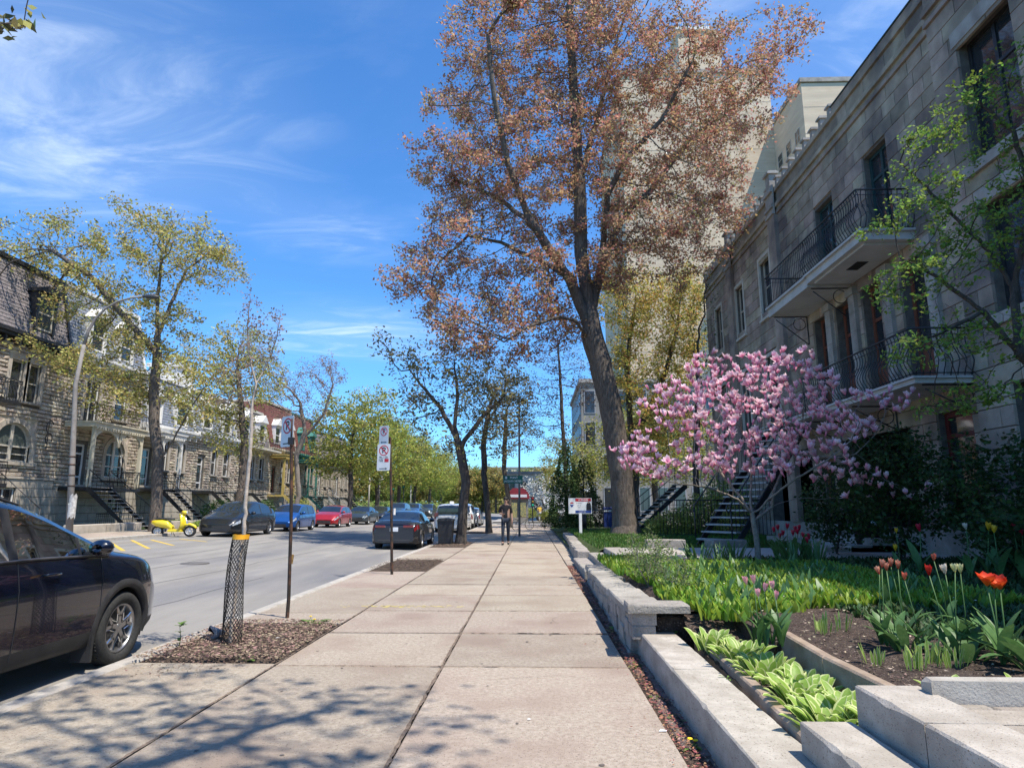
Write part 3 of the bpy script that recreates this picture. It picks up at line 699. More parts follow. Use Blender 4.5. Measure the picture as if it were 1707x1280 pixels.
for u in (23.2, 28.65):
    b = MB(T); b.box(u - .35, u + .35, 0.95, 12.25, -0.05, 0.14); b.build('pilaster', m_ash_i, mz)
    b = MB(T)
    for v0, v1, o in ((12.25, 12.36, 0.20), (12.36, 12.52, 0.14), (12.52, 12.64, 0.22), (12.64, 13.14, 0.13), (13.14, 13.30, 0.22), (13.30, 13.42, .16)): b.box(u - .38, u + .38, v0, v1, 0.09, o)
    b.box(u - .20, u + .20, 13.42, 13.95, -.12, .14); b.box(u - .28, u + .28, 13.95, 14.03, -.2, .22); b.box(u - .24, u + .24, 14.03, 14.08, -.16, .18); b.build('pedestal', m_trim, mz)
# windows and doors
for k, (u0, u1, v0, v1) in enumerate(MAIN):
    if v0 == 8.05: window(T, u0, u1, v0 + .02, v1, -0.22, mz, m_teal, 0.10, 1, (0.76,), curtain=0.5)
    elif v0 == 4.1:
        window(T, u0, u1, v0 + .02, v1, -0.28, mz, m_redwood, 0.11, 0, (0.36, 0.72), curtain=None, name='door')
        q = MB(T); q.box(u0 + .12, u1 - .12, v0 + .12, v0 + (v1 - v0) * .34, -.33, -.275); q.build('door_panel', m_redwood, mz)
        q = MB(T); q.box(u0 + .14, u1 - .14, v0 + 1.4, v1 - 1.1, -.42, -.40); q.build('curtain', m_curtain, mz)
    elif v0 == 0.62: window(T, u0, u1, v0, v1, -0.2, mz, M('brown_door', (0.20, 0.10, 0.05), rough=.5), 0.10, 0, (0.4, .8), name='door')
    elif k == 12:
        window(T, u0, u1, v0, v1, -0.2, mz, M('dark_red_door', (0.09, 0.014, 0.012), rough=.5), 0.12, 0, (0.30, .8), name='door')
        q = MB(T); q.box(u0 + .2, u0 + .75, 1.4, 2.9, -.30, -.27); q.build('curtain', m_curtain, mz)
    elif v0 > 4 and u0 > 23:
        q = MB(T)
        q.box(u0 - .14, u0, v0 - .12, v1 + .14, -.06, .02); q.box(u1, u1 + .14, v0 - .12, v1 + .14, -.06, .02); q.box(u0, u1, v1, v1 + .14, -.06, .02); q.box(u0 - .18, u1 + .18, v0 - .22, v0 - .12, -.06, .08)
        q.build('window_surround', m_cream, mz); window(T, u0, u1, v0, v1, -0.18, mz, m_cream, 0.07, 0, (0.5,))
    elif u1 - u0 < 3: window(T, u0, u1, v0, v1, -0.2, mz, m_black, 0.08, 1, (0.6,))
for (u0, u1, v0, v1) in NEAR: window(T, u0, u1, v0, v1, -0.10, mz, m_black, 0.09, 1, (0.66,))
for (u0, u1, v0, v1) in NEAR[:4]:
    q = MB(T); q.box(u0 - .2, u1 + .2, v0 - .22, v0, .09, .24); q.build('sill', m_trim, mz)
    q = MB(T); q.box(u0 - .12, u1 + .12, v1, v1 + .34, .10, .17); q.build('lintel', m_trim, mz)
# stone piers between the red doors
for u in (19.5, 18.0, 16.25, 14.4):
    q = MB(T)
    for z in np.arange(4.15, 7.4, 0.55): q.box(u - .17, u + .17, z, z + .54, -.05, .10)
    q.box(u - .23, u + .23, 7.4, 7.62, -.05, .15); q.build('pier', m_trim, mz)
# balconies
def bracket(u, v, out, par, h=0.95):
    q = MB(T); q.bar((u, v, -.0), (u, v, out), .018, 5); q.bar((u, v, .02), (u, v - h, .02), .018, 5); q.tube([(u, v - h, .02), (u, v - .08, out - .05)], .018, 5)
    q.tube([(u, v - .25 + .2 * math.sin(a), .28 + .2 * math.cos(a)) for a in np.linspace(0, math.tau, 17)], .013, 5); q.build('bracket', m_black, par)
b = MB(T); b.box(14.9, 18.1, 7.80, 8.0, 0, 1.26); b.box(14.82, 18.1, 8.0, 8.06, 0.0, 1.34); b.box(15.1, 17.9, 7.74, 7.80, 0.05, 1.12); b.build('upper_balcony', m_bwhite, mz)
ub = MB(T); ub.box(18.105, 21.2, 7.72, 7.98, 0, 1.24); ub.box(18.105, 21.25, 7.98, 8.05, 0, 1.32); ub = ub.build('upper_balcony', m_bwhite, mz)
q = MB(T); q.box(16.2, 16.8, 7.73, 7.745, .45, .75); q.build('soffit_vent', m_dark, mz)
bracket(18.2, 7.70, 1.1, mz); bracket(21.1, 7.70, 1.1, mz)
railing(ub, (8.02, 14.92, 8.06), (8.02, 18.1, 8.06), 1.05, 0.125, 0.13)
railing(ub, (8.02, 14.92, 8.06), (9.28, 14.92, 8.06), 1.05, 0.125, 0.13, out=(0, -1, 0))
railing(ub, (8.02, 18.1, 8.05), (8.02, 21.2, 8.05), 1.05, 0.125, 0.0)
railing(ub, (8.02, 21.2, 8.05), (9.28, 21.2, 8.05), 1.05, 0.16, 0.0, out=(0, 1, 0))
lb = MB(T); lb.box(13.4, 22.4, 3.98, 4.08, 0, 1.30); lb.box(13.34, 22.4, 4.08, 4.13, 0, 1.36); lb = lb.build('lower_balcony', m_bwhite, mz)
railing(lb, (8.0, 13.36, 4.13), (8.0, 18.9, 4.13), 1.02, 0.13, 0.14)
railing(lb, (8.0, 13.36, 4.13), (9.28, 13.36, 4.13), 1.02, 0.13, 0.14, out=(0, -1, 0))
for u in (13.5, 16.5, 19.5): bracket(u, 3.96, 1.1, mz, .6)
# stone base courses and a raised step under the balcony
b = MB(T)
for i, (o, z) in enumerate(((1.7, 0.55), (1.2, 0.72))): b.box(16.0, 21.6, 0.2, z, 0.06, o)
b.build('entrance_steps', m_trim, mz)

# ------------------------------------------------------------------ black iron stairs
def staircase(label, base, d, n, rise, run, width, tread_mat, mat, group=None, solid=False, rail=True, rail_h=0.9, name='outdoor_staircase', sp=0.25, belly=0):
    base = Vector(base); d = Vector((d[0], d[1], 0)).normalized(); nrm = Vector((-d.y, d.x, 0))
    st = thing(name, label, 'staircase', base, group)
    T2 = (np.array(base), np.array([tuple(d), tuple(nrm), (0, 0, 1)])); me = None
    for i in range(n):
        q = MB(T2); q.cbox(i * run, i * run + run + .03, -width / 2, width / 2, (i + 1) * rise - .045, (i + 1) * rise, .006); q.build('tread', tread_mat, st)
    for s in (-1, 1):
        y0 = s * (width / 2 + .02); q = MB(T2)
        q.prism([(0, 0), (0.25, 0), (n * run + .05, n * rise - .22), (n * run + .05, n * rise), (n * run - .1, n * rise)], y0 - .02, y0 + .02, 'y'); q.build('stringer', mat, st)
        if rail:
            a = base + nrm * y0 + Vector((0, 0, rise)); e = a + d * (n * run) + Vector((0, 0, (n - 1) * rise))
            hr = thing('handrail', None, None); hr.parent = st
            pr = MB(); pr.tube([a, a + Vector((0, 0, rail_h))], .02, 6); pr.tube([e, e + Vector((0, 0, rail_h))], .02, 6)
            pr.tube([a + Vector((0, 0, rail_h)) - d * .0, e + Vector((0, 0, rail_h))], .022, 6)
            sc = [a + Vector((0, 0, rail_h)) - d * (.10 + .09 * math.sin(t)) + Vector((0, 0, -.09 + .09 * math.cos(t))) for t in np.linspace(0, 5.5, 12)]
            if name == 'outdoor_staircase' and n > 12: pr.tube(sc, .02, 6)
            bpy.data.objects.remove(hr); o = pr.build('handrail', mat, st)
            k = int(n * run / sp); mb2 = straight_bar_mesh(IDTZ, rail_h, mat)
            for j in range(1, k):
                p = a + (e - a) * (j / k); inst('baluster', mb2, o, p - base)
    return st
IDTZ = frame((0, 0, 0), (1, 0, 0), (0, 0, 1), (0, -1, 0))
staircase('steep black iron staircase climbing to the balcony behind the magnolia', (5.0, 18.3, 0.40), (0.78, 0.62), 19, 0.196, 0.225, 1.15, M('grey_tread', (0.30, 0.29, 0.28), (0.4, 0.39, 0.37), 5), m_black, sp=0.2)
q = MB(); q.box(7.9, 9.2, 20.9, 22.3, 3.98, 4.12)
staircase('black iron stairs rising beyond the big tree to the next doorway', (5.2, 34.0, 0.36), (0.95, 0.3), 12, 0.19, 0.24, 1.1, MATS['grey_tread'], m_black, sp=0.3)

# black iron fence behind the big tree
fn = thing('iron_fence', 'low black iron fence in front of the bushes right of the big tree', 'fence', (6, 24, .36))
railing(fn, (4.9, 25.2, 0.36), (7.9, 25.2, 0.36), 1.35, 0.13); railing(fn, (7.9, 25.2, .36), (9.2, 25.2, .36), 1.35, 0.13)
fn = thing('iron_fence', 'black iron fence zigzagging past the white sale sign', 'fence', (2.6, 28, .36))
railing(fn, (2.6, 31.0, 0.36), (4.6, 31.0, 0.5), 0.9, 0.2); railing(fn, (2.6, 31.0, .36), (2.6, 36.0, .36), 0.9, 0.2)

# ------------------------------------------------------------------ tall apartment tower behind
m_tbrick = M('buff_brick', (0.62, 0.48, 0.335), (0.74, 0.60, 0.43), 0.35, 0.9, 0.5, 9, stretch=(1, 1, 5), bdist=0.03, c3=(0.57, 0.46, 0.33), c3_scale=0.12)
tw = thing('apartment_tower', 'tall buff brick apartment tower rising behind the reddish tree', 'building', (15, 70, 0))
def zat(x, y, Y): return world_at(x, y, Y).z
def xat(x, y, Y): return world_at(x, y, Y).x
HT = zat(1240, 122, 70); X0 = xat(1040, 300, 70); X1 = xat(1350, 300, 62)
TF = FRONT(0)
b = MB(); b.box(X0, X1 - .01, 70, 92, -.5, HT); b.build('main_block', m_tbrick, tw)
b = MB(); b.box(X0 - .2, X1 + .2, 69.8, 92.2, HT, HT + 0.5); b.build('roof_edge', m_trim, tw)
PH = zat(1165, 52, 74)
b = MB(); b.box(xat(1130, 60, 74), xat(1200, 60, 74), 74, 84, HT + .5, PH); b.build('penthouse', m_tbrick, tw)
q = MB(); q.box(xat(1130, 60, 74) - .3, xat(1185, 60, 74), 73.7, 84, PH, PH + .4)
for i in range(9): q.bar((xat(1132, 60, 74) + i * .5, 74, PH + .4), (xat(1132, 60, 74) + i * .5, 74, PH + 1.5), .04)
q.bar((xat(1132, 60, 74), 74, PH + 1.5), (xat(1132, 60, 74) + 4.2, 74, PH + 1.5), .04); q.build('roof_rail', m_wframe, tw)
HW = zat(1390, 137, 62)
b = MB(); b.box(X1, X1 + 14, 62, 88, -.5, HW); b.build('wing', m_tbrick, tw)
b = MB(); b.box(X1 - .15, X1 + 14.1, 61.85, 69.7, HW, HW + .5); b.build('roof_edge', m_trim, tw)
for dx in (1.4, 4.4):
    q = MB(); q.lathe([(.5, HW + .5), (.5, HW + 1.0), (.7, HW + 1.05), (.45, HW + 1.5), (.1, HW + 1.7)], (X1 + dx, 64, 0), 12); q.build('roof_vent', m_white, tw)
TL = frame((X1, 0, 0), (0, 1, 0), (0, 0, 1), (-1, 0, 0))
for z in np.arange(3, HW - 3, 3.05):
    for y0 in (63.2, 65.6, 68.0): window(TL, y0, y0 + 1.3, z, z + 1.6, 0.03, tw, m_cream, .08, 1 if y0 < 65 else 0, (0.5,), depth=.02)
# balconies row of steel poles? none: plain windowless end wall, joint lines only
q = MB()
for z in np.arange(3.05, HT, 3.05): q.box(X0, X1, 69.985, 70, z, z + .05); q.box(X1, X1 + 14, 61.985, 62, min(z, HW - .1), min(z, HW - .1) + .05)
q.build('slab_line', M('slab_line', (0.42, 0.34, 0.26)), tw)

# grey building across the side street and the far ones
def simple_block(name, label, x0, x1, y0, y1, h, mat, fl=3.2, bay=3.0, wmat=m_cream, z0=0, ww=1.4, wh=1.6, base=1.0, roof=None, side=None):
    t = thing(name, label, 'building', ((x0 + x1) / 2, y0, z0))
    q = MB(); q.box(x0, x1, y0, y1, z0 - .5, z0 + h); q.build('wall', mat, t)
    q = MB(); q.box(x0 - .2, x1 + .2, y0 - .2, y1 + .2, z0 + h, z0 + h + .4); q.build('roof', roof or m_trim, t)
    nx = max(1, int((x1 - x0) / bay))
    wm = MB(FRONT(y0)); wm.box(0, ww, 0, wh, 0.0, .06); wmm = wm.mesh('window', wmat, np.array((0, y0, 0)))
    pm = MB(FRONT(y0)); pm.box(.1, ww - .1, .1, wh - .1, .06, .075); pmm = pm.mesh('pane', m_pane, np.array((0, y0, 0)))
    for i in range(nx):
        for z in np.arange(z0 + base, z0 + h - wh - .3, fl):
            o = inst('window', wmm, t, (x0 + (x1 - x0) * (i + .5) / nx - ww / 2 - t.location.x, 0, z - z0)); inst('pane', pmm, o)
    if side is not None:
        Ts = frame((x0, 0, 0), (0, 1, 0), (0, 0, 1), (-1, 0, 0))
        for yy in np.arange(y0 + 1, y1 - 2, bay):
            for z in np.arange(z0 + base, z0 + h - wh - .3, fl): window(Ts, yy, yy + ww, z, z + wh, .04, t, wmat, .08, 0, (.5,), depth=.02)
    return t
g = simple_block('grey_building', 'blue grey building with tall windows across the side street', 5.4, 20, 68, 84, 14.5, M('blue_grey_panel', (0.20, 0.19, 0.165), (0.26, 0.245, 0.215), 1), 3.4, 1.8, M('grey_frame', (0.25, 0.26, 0.27)), 0, 1.2, 2.5, side=True)
q = MB(); q.box(4.4, 6.4, 65.6, 67.9, 3.0, 3.9); q.build('canopy', m_white, g)
Tt = FRONT(65.58); text_obj('MAISON', 0.5, m_dark, g, Tt, 5.4, 3.45, 0.03, 'canopy_lettering')
simple_block('far_apartment_block', 'pale yellow apartment block with rows of windows far down the street', -16.5, 3.6, 250, 268, 16.2, M('pale_yellow_brick', (0.62, 0.49, 0.33), (0.70, 0.57, 0.40), 0.4), 2.7, 2.9, M('beige_frame', (0.48, 0.40, 0.31)), 0, 1.5, 1.3)
simple_block('far_apartment_block', 'orange tinted far block partly behind the park trees', -34, -17.2, 262, 280, 15.0, M('orange_brick', (0.50, 0.33, 0.22), (0.58, 0.4, 0.28), 0.4), 2.8, 3.0, MATS['beige_frame'], 0, 1.5, 1.3)
simple_block('far_low_building', 'low white modern building at the end of the street', 1.0, 13, 130, 142, 4.2, m_white, 2.0, 2.5, MATS['grey_frame'], 0, 1.6, 1.0)
simple_block('far_low_building', 'small dark flat roofed building above the white one', 4.0, 9.0, 150, 160, 7.0, M('dark_cladding', (0.08, 0.09, 0.10)), 3.0, 2.5, MATS['grey_frame'], 0, 1.5, 1.3)
simple_block('far_grey_house', 'grey rowhouse with tall windows beyond the red roofed kiosk', -3.5, 1.6, 92, 104, 6.0, M('grey_cladding', (0.66, 0.56, 0.43)), 2.6, 1.7, MATS['grey_frame'], 0, .9, 1.5)
# ================================================================== the row of greystone houses on the far side
m_rock = M('rockfaced_greystone', (0.35, 0.295, 0.23), (0.54, 0.475, 0.385), 2.2, 0.95, 0.8, 22, rand=0.22, bdist=0.03)
m_rock_i = M('rockfaced_greystone_far', (0.35, 0.295, 0.23), (0.54, 0.475, 0.385), 2.2, 0.95, 0.8, 22, island=0.22, bdist=0.03)
m_gtrim = M('greystone_trim', (0.38, 0.33, 0.27), (0.49, 0.44, 0.37), 2.5, 0.9, 0.4, 30)
m_slate = M('grey_pink_slate', (0.17, 0.15, 0.15), (0.24, 0.21, 0.205), 4, 0.8, 0.4, 30, rand=0.10)
m_slate_i = M('grey_pink_slate_far', (0.17, 0.15, 0.15), (0.24, 0.21, 0.205), 4, 0.8, 0.4, 30, island=0.14)
m_slate_b = M('blue_slate', (0.15, 0.17, 0.20), (0.22, 0.24, 0.28), 4, 0.7, island=0.14)
m_redroof = M('brick_red_roof', (0.15, 0.055, 0.042), (0.21, 0.085, 0.065), 4, 0.8, island=0.15)
m_house_cream = M('cream_paint', (0.55, 0.50, 0.38), (0.64, 0.59, 0.47), 3, 0.7)
m_yel = M('yellow_paint', (0.42, 0.31, 0.09), (0.50, 0.38, 0.13), 3, 0.6)
m_green = M('green_paint', (0.04, 0.16, 0.13), (0.07, 0.22, 0.18), 3, 0.6)
m_woodtread = M('worn_wood_tread', (0.30, 0.27, 0.24), (0.40, 0.37, 0.33), 5, .9)
HX = -25.0
def arch_window(T, u0, u1, v0, vs, w, parent, frame=m_cream, sw=0.28, surround=m_gtrim):
    r = (u1 - u0) / 2; c = (u0 + u1) / 2; top = vs + r; n = 12
    A = [(c - r * math.cos(math.pi * i / n), vs + r * math.sin(math.pi * i / n)) for i in range(n + 1)]
    B = [(c - (r + sw) * math.cos(math.pi * i / n), vs + (r + sw) * math.sin(math.pi * i / n)) for i in range(n + 1)]
    # voussoirs one by one
    for i in range(n):
        q = MB(T); pl = [A[i], B[i], B[i + 1], A[i + 1]]; pl = [((x - sum(p[0] for p in pl) / 4) * .965 + sum(p[0] for p in pl) / 4, (y - sum(p[1] for p in pl) / 4) * .965 + sum(p[1] for p in pl) / 4) for x, y in pl]
        q.prism(pl, -.25, 0.05, 'z'); q.build('voussoir', surround, parent)
    q = MB(T); q.box(u0 - sw, u0, v0, vs, -.25, .045); q.box(u1, u1 + sw, v0, vs, -.25, .045); q.build('jamb', surround, parent)
    q = MB(T)      # corner infill above the arch
    for s in (0, 1):
        pts = B[:n // 2 + 1] if s == 0 else B[n // 2:][::-1]; cx = u0 - sw if s == 0 else u1 + sw
        for i in range(len(pts) - 1): q.prism([(cx, vs + r + sw), pts[i], pts[i + 1]], -.25, 0.0, 'z')
    q.build('spandrel', m_rock_i, parent)
    q = MB(T); q.box(u0 - sw - .1, u1 + sw + .1, v0 - .16, v0, -.2, .14); q.build('sill', m_gtrim, parent)
    f = MB(T); t = 0.09
    for i in range(n):
        a = A[i]; b_ = A[i + 1]; k = (r - t) / r
        f.prism([a, b_, (c + (b_[0] - c) * k, vs + (b_[1] - vs) * k), (c + (a[0] - c) * k, vs + (a[1] - vs) * k)], w - .06, w + .02, 'z')
    f.box(u0, u0 + t, v0, vs, w - .06, w + .02); f.box(u1 - t, u1, v0, vs, w - .06, w + .02); f.box(u0 + t, u1 - t, v0, v0 + t, w - .06, w + .02)
    f.box(c - .09, c + .09, v0 + t, top - t, w - .06, w + .03)
    for a, e in ((u0 + t, c - .09), (c + .09, u1 - t)): f.box(a, e, vs - .04, vs + .04, w - .06, w + .01); f.box(a, e, (v0 + vs) / 2 - .03, (v0 + vs) / 2 + .03, w - .06, w)
    fo = f.build('window', frame, parent)
    for a, e in ((u0 + t, c - .09), (c + .09, u1 - t)):
        p = MB(T); p.box(a, e, v0 + t, vs, w - .045, w - .03); p.build('pane', m_pane, fo)
    p = MB(T); p.prism([(c + (x - c) * .93, vs + (y - vs) * .93) for x, y in A], w - .045, w - .03, 'z'); p.build('fanlight', M('leaded_glass', (0.06, 0.075, 0.07), (0.12, 0.14, 0.13), 30, .15), fo)
    return (u0 - sw, u1 + sw, v0, top + sw)
def mansard(T, par, u0, u1, v0, v1, slope, mat, mat_i, nparts, sw=0.24, sh=0.19, holes=(), base_w=0.05):
    """shingled steep roof slope leaning back by 'slope'"""
    q = MB(T); q.add([(u0, v0, base_w - .03), (u1, v0, base_w - .03), (u1, v1, base_w - slope - .03), (u0, v1, base_w - slope - .03),
                      (u0, v0, -3), (u1, v0, -3), (u1, v1, -3), (u0, v1, -3)], [(0, 1, 2, 3), (0, 3, 7, 4), (1, 5, 6, 2), (3, 2, 6, 7)]); q.build('roof', mat_i, par)
    rows = []; v = v0; k = 0
    while v < v1 - 0.02:
        u = u0 - (sw / 2 if k % 2 else 0)
        while u < u1:
            a, e = max(u, u0), min(u + sw, u1)
            if e - a > 0.04 and not any(h[0] < (a + e) / 2 < h[1] and h[2] < v + sh / 2 < h[3] for h in holes): rows.append((a, e, v, min(v + sh * 1.15, v1)))
            u += sw
        v += sh; k += 1
    wf = lambda vv: base_w - slope * (vv - v0) / (v1 - v0)
    def shingle(b, r):
        a, e, y0, y1 = r; g = .006; o = .028 + random.uniform(0, .006)
        b.add([(a + g, y0, wf(y0) + o), (e - g, y0, wf(y0) + o), (e - g, y1, wf(y1) + .004), (a + g, y1, wf(y1) + .004), (a + g, y0, wf(y0) - .01), (e - g, y0, wf(y0) - .01)],
              [(0, 1, 2, 3), (4, 5, 1, 0), (4, 0, 3), (5, 2, 1)])
    random.shuffle(rows); rows.sort(key=lambda r: 0 if r[0] > 29.5 else 1)
    for r in rows[:nparts]:
        b = MB(T); shingle(b, r); b.build('shingle', mat, par)
    b = MB(T)
    for r in rows[nparts:]: shingle(b, r)
    if b.V: b.build('shingle', mat_i, par, kind='stuff')
def pick(rects, n, cond):
    return [r for r in rects if cond(r)][:n]

def stair_out(par_label, x_top, yc, z_top, width, z0=0.27, n=11, mat=m_black, run=0.235, tm=m_woodtread, dy=0.0, grp='front stairs of the greystone row'):
    rise = (z_top - z0) / n
    base = (x_top + n * run, yc, z0)
    return staircase(par_label, base, (-1, dy), n, rise, run, width, tm, mat, grp, sp=0.22, name='front_staircase')

def house(name, label, u0, u1, stone_top=9.3, base_top=2.8, arch=None, rects=(), door=None, roof='mansard', roof_mat=(m_slate, m_slate_i), roof_h=3.7, nst=0, nsh=0,
          eave=m_black, frame=m_cream, dormers=(), wallmat=None, porch=None, cornice=None, bwins=(), stones=True, dormer_mat=m_wframe, balcony=None):
    T = LEFT(HX); h = thing(name, label, 'house', (HX, (u0 + u1) / 2, 0.27), 'greystone row houses across the street')
    holes = []
    sur = []
    if arch:
        r = (arch[1] - arch[0]) / 2; holes.append((arch[0], arch[1], arch[2], arch[3] + r)); sur.append((arch[0] - .28, arch[1] + .28, arch[2] - .16, arch[3] + r + .28))
    for r in rects: holes.append(r[:4]); sur.append((r[0] - .22, r[1] + .22, r[2] - .22, r[3] + .3))
    if door: holes.append(door); sur.append((door[0] - .12, door[1] + .12, door[2], door[3] + .15))
    holes += list(bwins)
    wall_grid(T, u0, u1, 0.2, stone_top, -0.35, -0.03, holes, wallmat or m_joint, h)
    q = MB(T); q.box(u0, u1, 0.2, stone_top, -9, -8.7); q.box(u0, u0 + .2, .2, stone_top, -8.7, -.35); q.box(u1 - .2, u1, .2, stone_top, -8.7, -.35); q.box(u0 + .2, u1 - .2, .3, stone_top - .1, -2.0, -1.9); q.build('shell', m_dark, h)
    wall_b = course_rects(u0 + .01, u1 - .01, 0.27, base_top, 0.42, 0.8, 1.3, list(bwins) + ([(door[0], door[1], door[2], door[3])] if door else []))
    masonry(T, wall_b, -.03, .045, h, m_gtrim, m_gtrim, 0, 0.004, 0.01, 0.003, 'base_block')
    q = MB(T); q.box(u0, u1, base_top, base_top + .12, -.03, .10); q.build('belt_course', m_gtrim, h)
    rr = course_rects(u0 + .005, u1 - .005, base_top + .12, stone_top, 0.20, 0.34, 0.68, sur, 0.12)
    near = lambda r: (0 if (r[0] > 30.0 or u0 > 30) else 1, r[0])
    masonry(T, rr, -.03, .04, h, m_rock, m_rock_i, nst, 0.008, 0.03, 0.022, 'rock_face_stone', key=near)
    if arch: arch_window(T, arch[0], arch[1], arch[2], arch[3], -.12, h, frame)
    for r in rects:
        q = MB(T)
        q.box(r[0] - .22, r[0], r[2], r[3], -.03, .05); q.box(r[1], r[1] + .22, r[2], r[3], -.03, .05); q.box(r[0] - .22, r[1] + .22, r[3], r[3] + .3, -.03, .06); q.build('surround', m_gtrim, h)
        window(T, r[0], r[1], r[2], r[3], -.12, h, frame, .07, r[4] if len(r) > 4 else 0, (.5,), curtain=r[5] if len(r) > 5 else None, sill=.1)
    if door:
        window(T, door[0], door[1], door[2], door[3], -.14, h, porch['doormat'] if porch and 'doormat' in porch else m_wframe, .12, 0, (.25, .78), name='door')
    for w_ in bwins: window(T, w_[0], w_[1], w_[2], w_[3], -.1, h, m_wframe, .06, 1, (), name='basement_window')
    # eave and roof
    q = MB(T); q.box(u0, u1, stone_top, stone_top + .18, -.2, .12); q.box(u0, u1, stone_top + .18, stone_top + .34, -.2, .42); q.box(u0, u1, stone_top + .34, stone_top + .50, -.2, .5)
    k = int((u1 - u0) / .8)
    for i in range(k): uu = u0 + .3 + i * (u1 - u0 - .6) / max(1, k - 1); q.box(uu - .06, uu + .06, stone_top - .14, stone_top + .2, .02, .34)
    q.build('cornice', eave, h)
    if roof == 'mansard':
        z0 = stone_top + .5; mansard(T, h, u0, u1, z0, z0 + roof_h, 0.9, roof_mat[0], roof_mat[1], nsh, holes=[(d[0] - .2, d[1] + .2, z0, d[3] + .2) for d in dormers])
        q = MB(T); q.box(u0, u1, z0 + roof_h, z0 + roof_h + .22, -9, -.72); q.build('roof_cap', eave, h)
        q = MB(T); q.add([(u1 - .16, z0, -.3), (u1, z0, -.3), (u1, z0, .14), (u1 - .16, z0, .14), (u1 - .16, z0 + roof_h + .2, -1.3), (u1, z0 + roof_h + .2, -1.3), (u1, z0 + roof_h + .2, -.74), (u1 - .16, z0 + roof_h + .2, -.74)], [(0, 3, 2, 1), (4, 5, 6, 7), (0, 1, 5, 4), (1, 2, 6, 5), (2, 3, 7, 6), (3, 0, 4, 7)][::1]); q.build('party_wall_trim', eave, h)
        for d in dormers:
            q = MB(T); t = .14
            q.box(d[0] - t, d[0], d[2] - .1, d[3], -.95, .02); q.box(d[1], d[1] + t, d[2] - .1, d[3], -.95, .02); q.box(d[0] - t, d[1] + t, d[3], d[3] + .16, -.95, .06)
            kind_ = d[4] if len(d) > 4 else 'hood'; c = (d[0] + d[1]) / 2; hw = (d[1] - d[0]) / 2 + t + .1
            if kind_ == 'hood':
                pl = [(c - hw * math.cos(math.pi * i / 10), d[3] + .16 + .5 * hw * math.sin(math.pi * i / 10)) for i in range(11)]; q.prism(pl, -.95, .25, 'z')
            else: q.prism([(c - hw, d[3] + .16), (c + hw, d[3] + .16), (c, d[3] + .16 + hw * .85)], -.95, .22, 'z')
            q.build('dormer', eave if kind_ == 'hood' else dormer_mat, h)
            window(T, d[0], d[1], d[2], d[3], -.05, h, frame if kind_ == 'hood' else dormer_mat, .08, 0, (.5,), curtain=.9 if kind_ == 'hood' else None)
    if balcony:
        a, e, z, o, mt = balcony
        q = MB(T); q.box(a, e, z - .16, z, .05, o); bo = q.build('balcony', mt, h)
        X = HX + o - .03; railing(bo, (X, a + .03, z), (X, e - .03, z), .95, .16, .08, out=(1, 0, 0)); railing(bo, (HX + .1, e - .03, z), (X, e - .03, z), .95, .2, out=(1, 0, 0)); railing(bo, (HX + .1, a + .03, z), (X, a + .03, z), .95, .2, out=(1, 0, 0))
    if porch:
        a, e, zf, zt, o = porch['box']; mt = porch.get('mat', m_house_cream)
        q = MB(T); q.box(a, e, zf - .18, zf, .05, o); fl = q.build('porch_floor', porch.get('floor', m_black), h)
        X = HX + o - .05
        g0, g1 = porch.get('gap', (a, a + 1.2))
        railing(fl, (X, g1, zf), (X, e - .1, zf), .95, .15, out=(1, 0, 0)); railing(fl, (HX + .1, e - .06, zf), (X, e - .06, zf), .95, .2, out=(1, 0, 0))
        if g0 - a > .3: railing(fl, (X, a + .1, zf), (X, g0, zf), .95, .15, out=(1, 0, 0))
        if zt:
            q = MB(T)
            for uu in (a + .08, e - .22): q.box(uu, uu + .16, zf, zt - .3, o - .24, o - .06)
            q.build('post', mt, h)
            q = MB(T); q.box(a - .1, e + .1, zt - .3, zt - .08, .05, o + .05); q.box(a - .15, e + .15, zt - .08, zt, .05, o + .12)
            for i in range(int((e - a) / .22)): q.box(a + .05 + .22 * i, a + .17 + .22 * i, zt - .42, zt - .3, o - .02, o + .06)
            nn = 8; L = e - a; kk = porch.get('arches', 2)      # arched brackets
            for j in range(kk):
                s0 = a + .1 + j * (L - .2) / kk; s1 = a + .1 + (j + 1) * (L - .2) / kk; c = (s0 + s1) / 2; r_ = (s1 - s0) / 2 - .05
                for i in range(nn):
                    t0 = math.pi * i / nn; t1 = math.pi * (i + 1) / nn
                    q.prism([(c - r_ * math.cos(t0), zt - .35), (c - r_ * math.cos(t0), zt - .35 - .9 + .82 * math.sin(t0)), (c - r_ * math.cos(t1), zt - .35 - .9 + .82 * math.sin(t1)), (c - r_ * math.cos(t1), zt - .35)], o - .2, o - .1, 'z')
            q.build('porch_roof', mt, h)
            if porch.get('toprail', True):
                railing(fl, (X, a, zt), (X, e, zt), .95, .15, .10, out=(1, 0, 0)); railing(fl, (HX + .1, e, zt), (X, e, zt), .95, .2, out=(1, 0, 0)); railing(fl, (HX + .1, a, zt), (X, a, zt), .95, .2, out=(1, 0, 0))
    return h

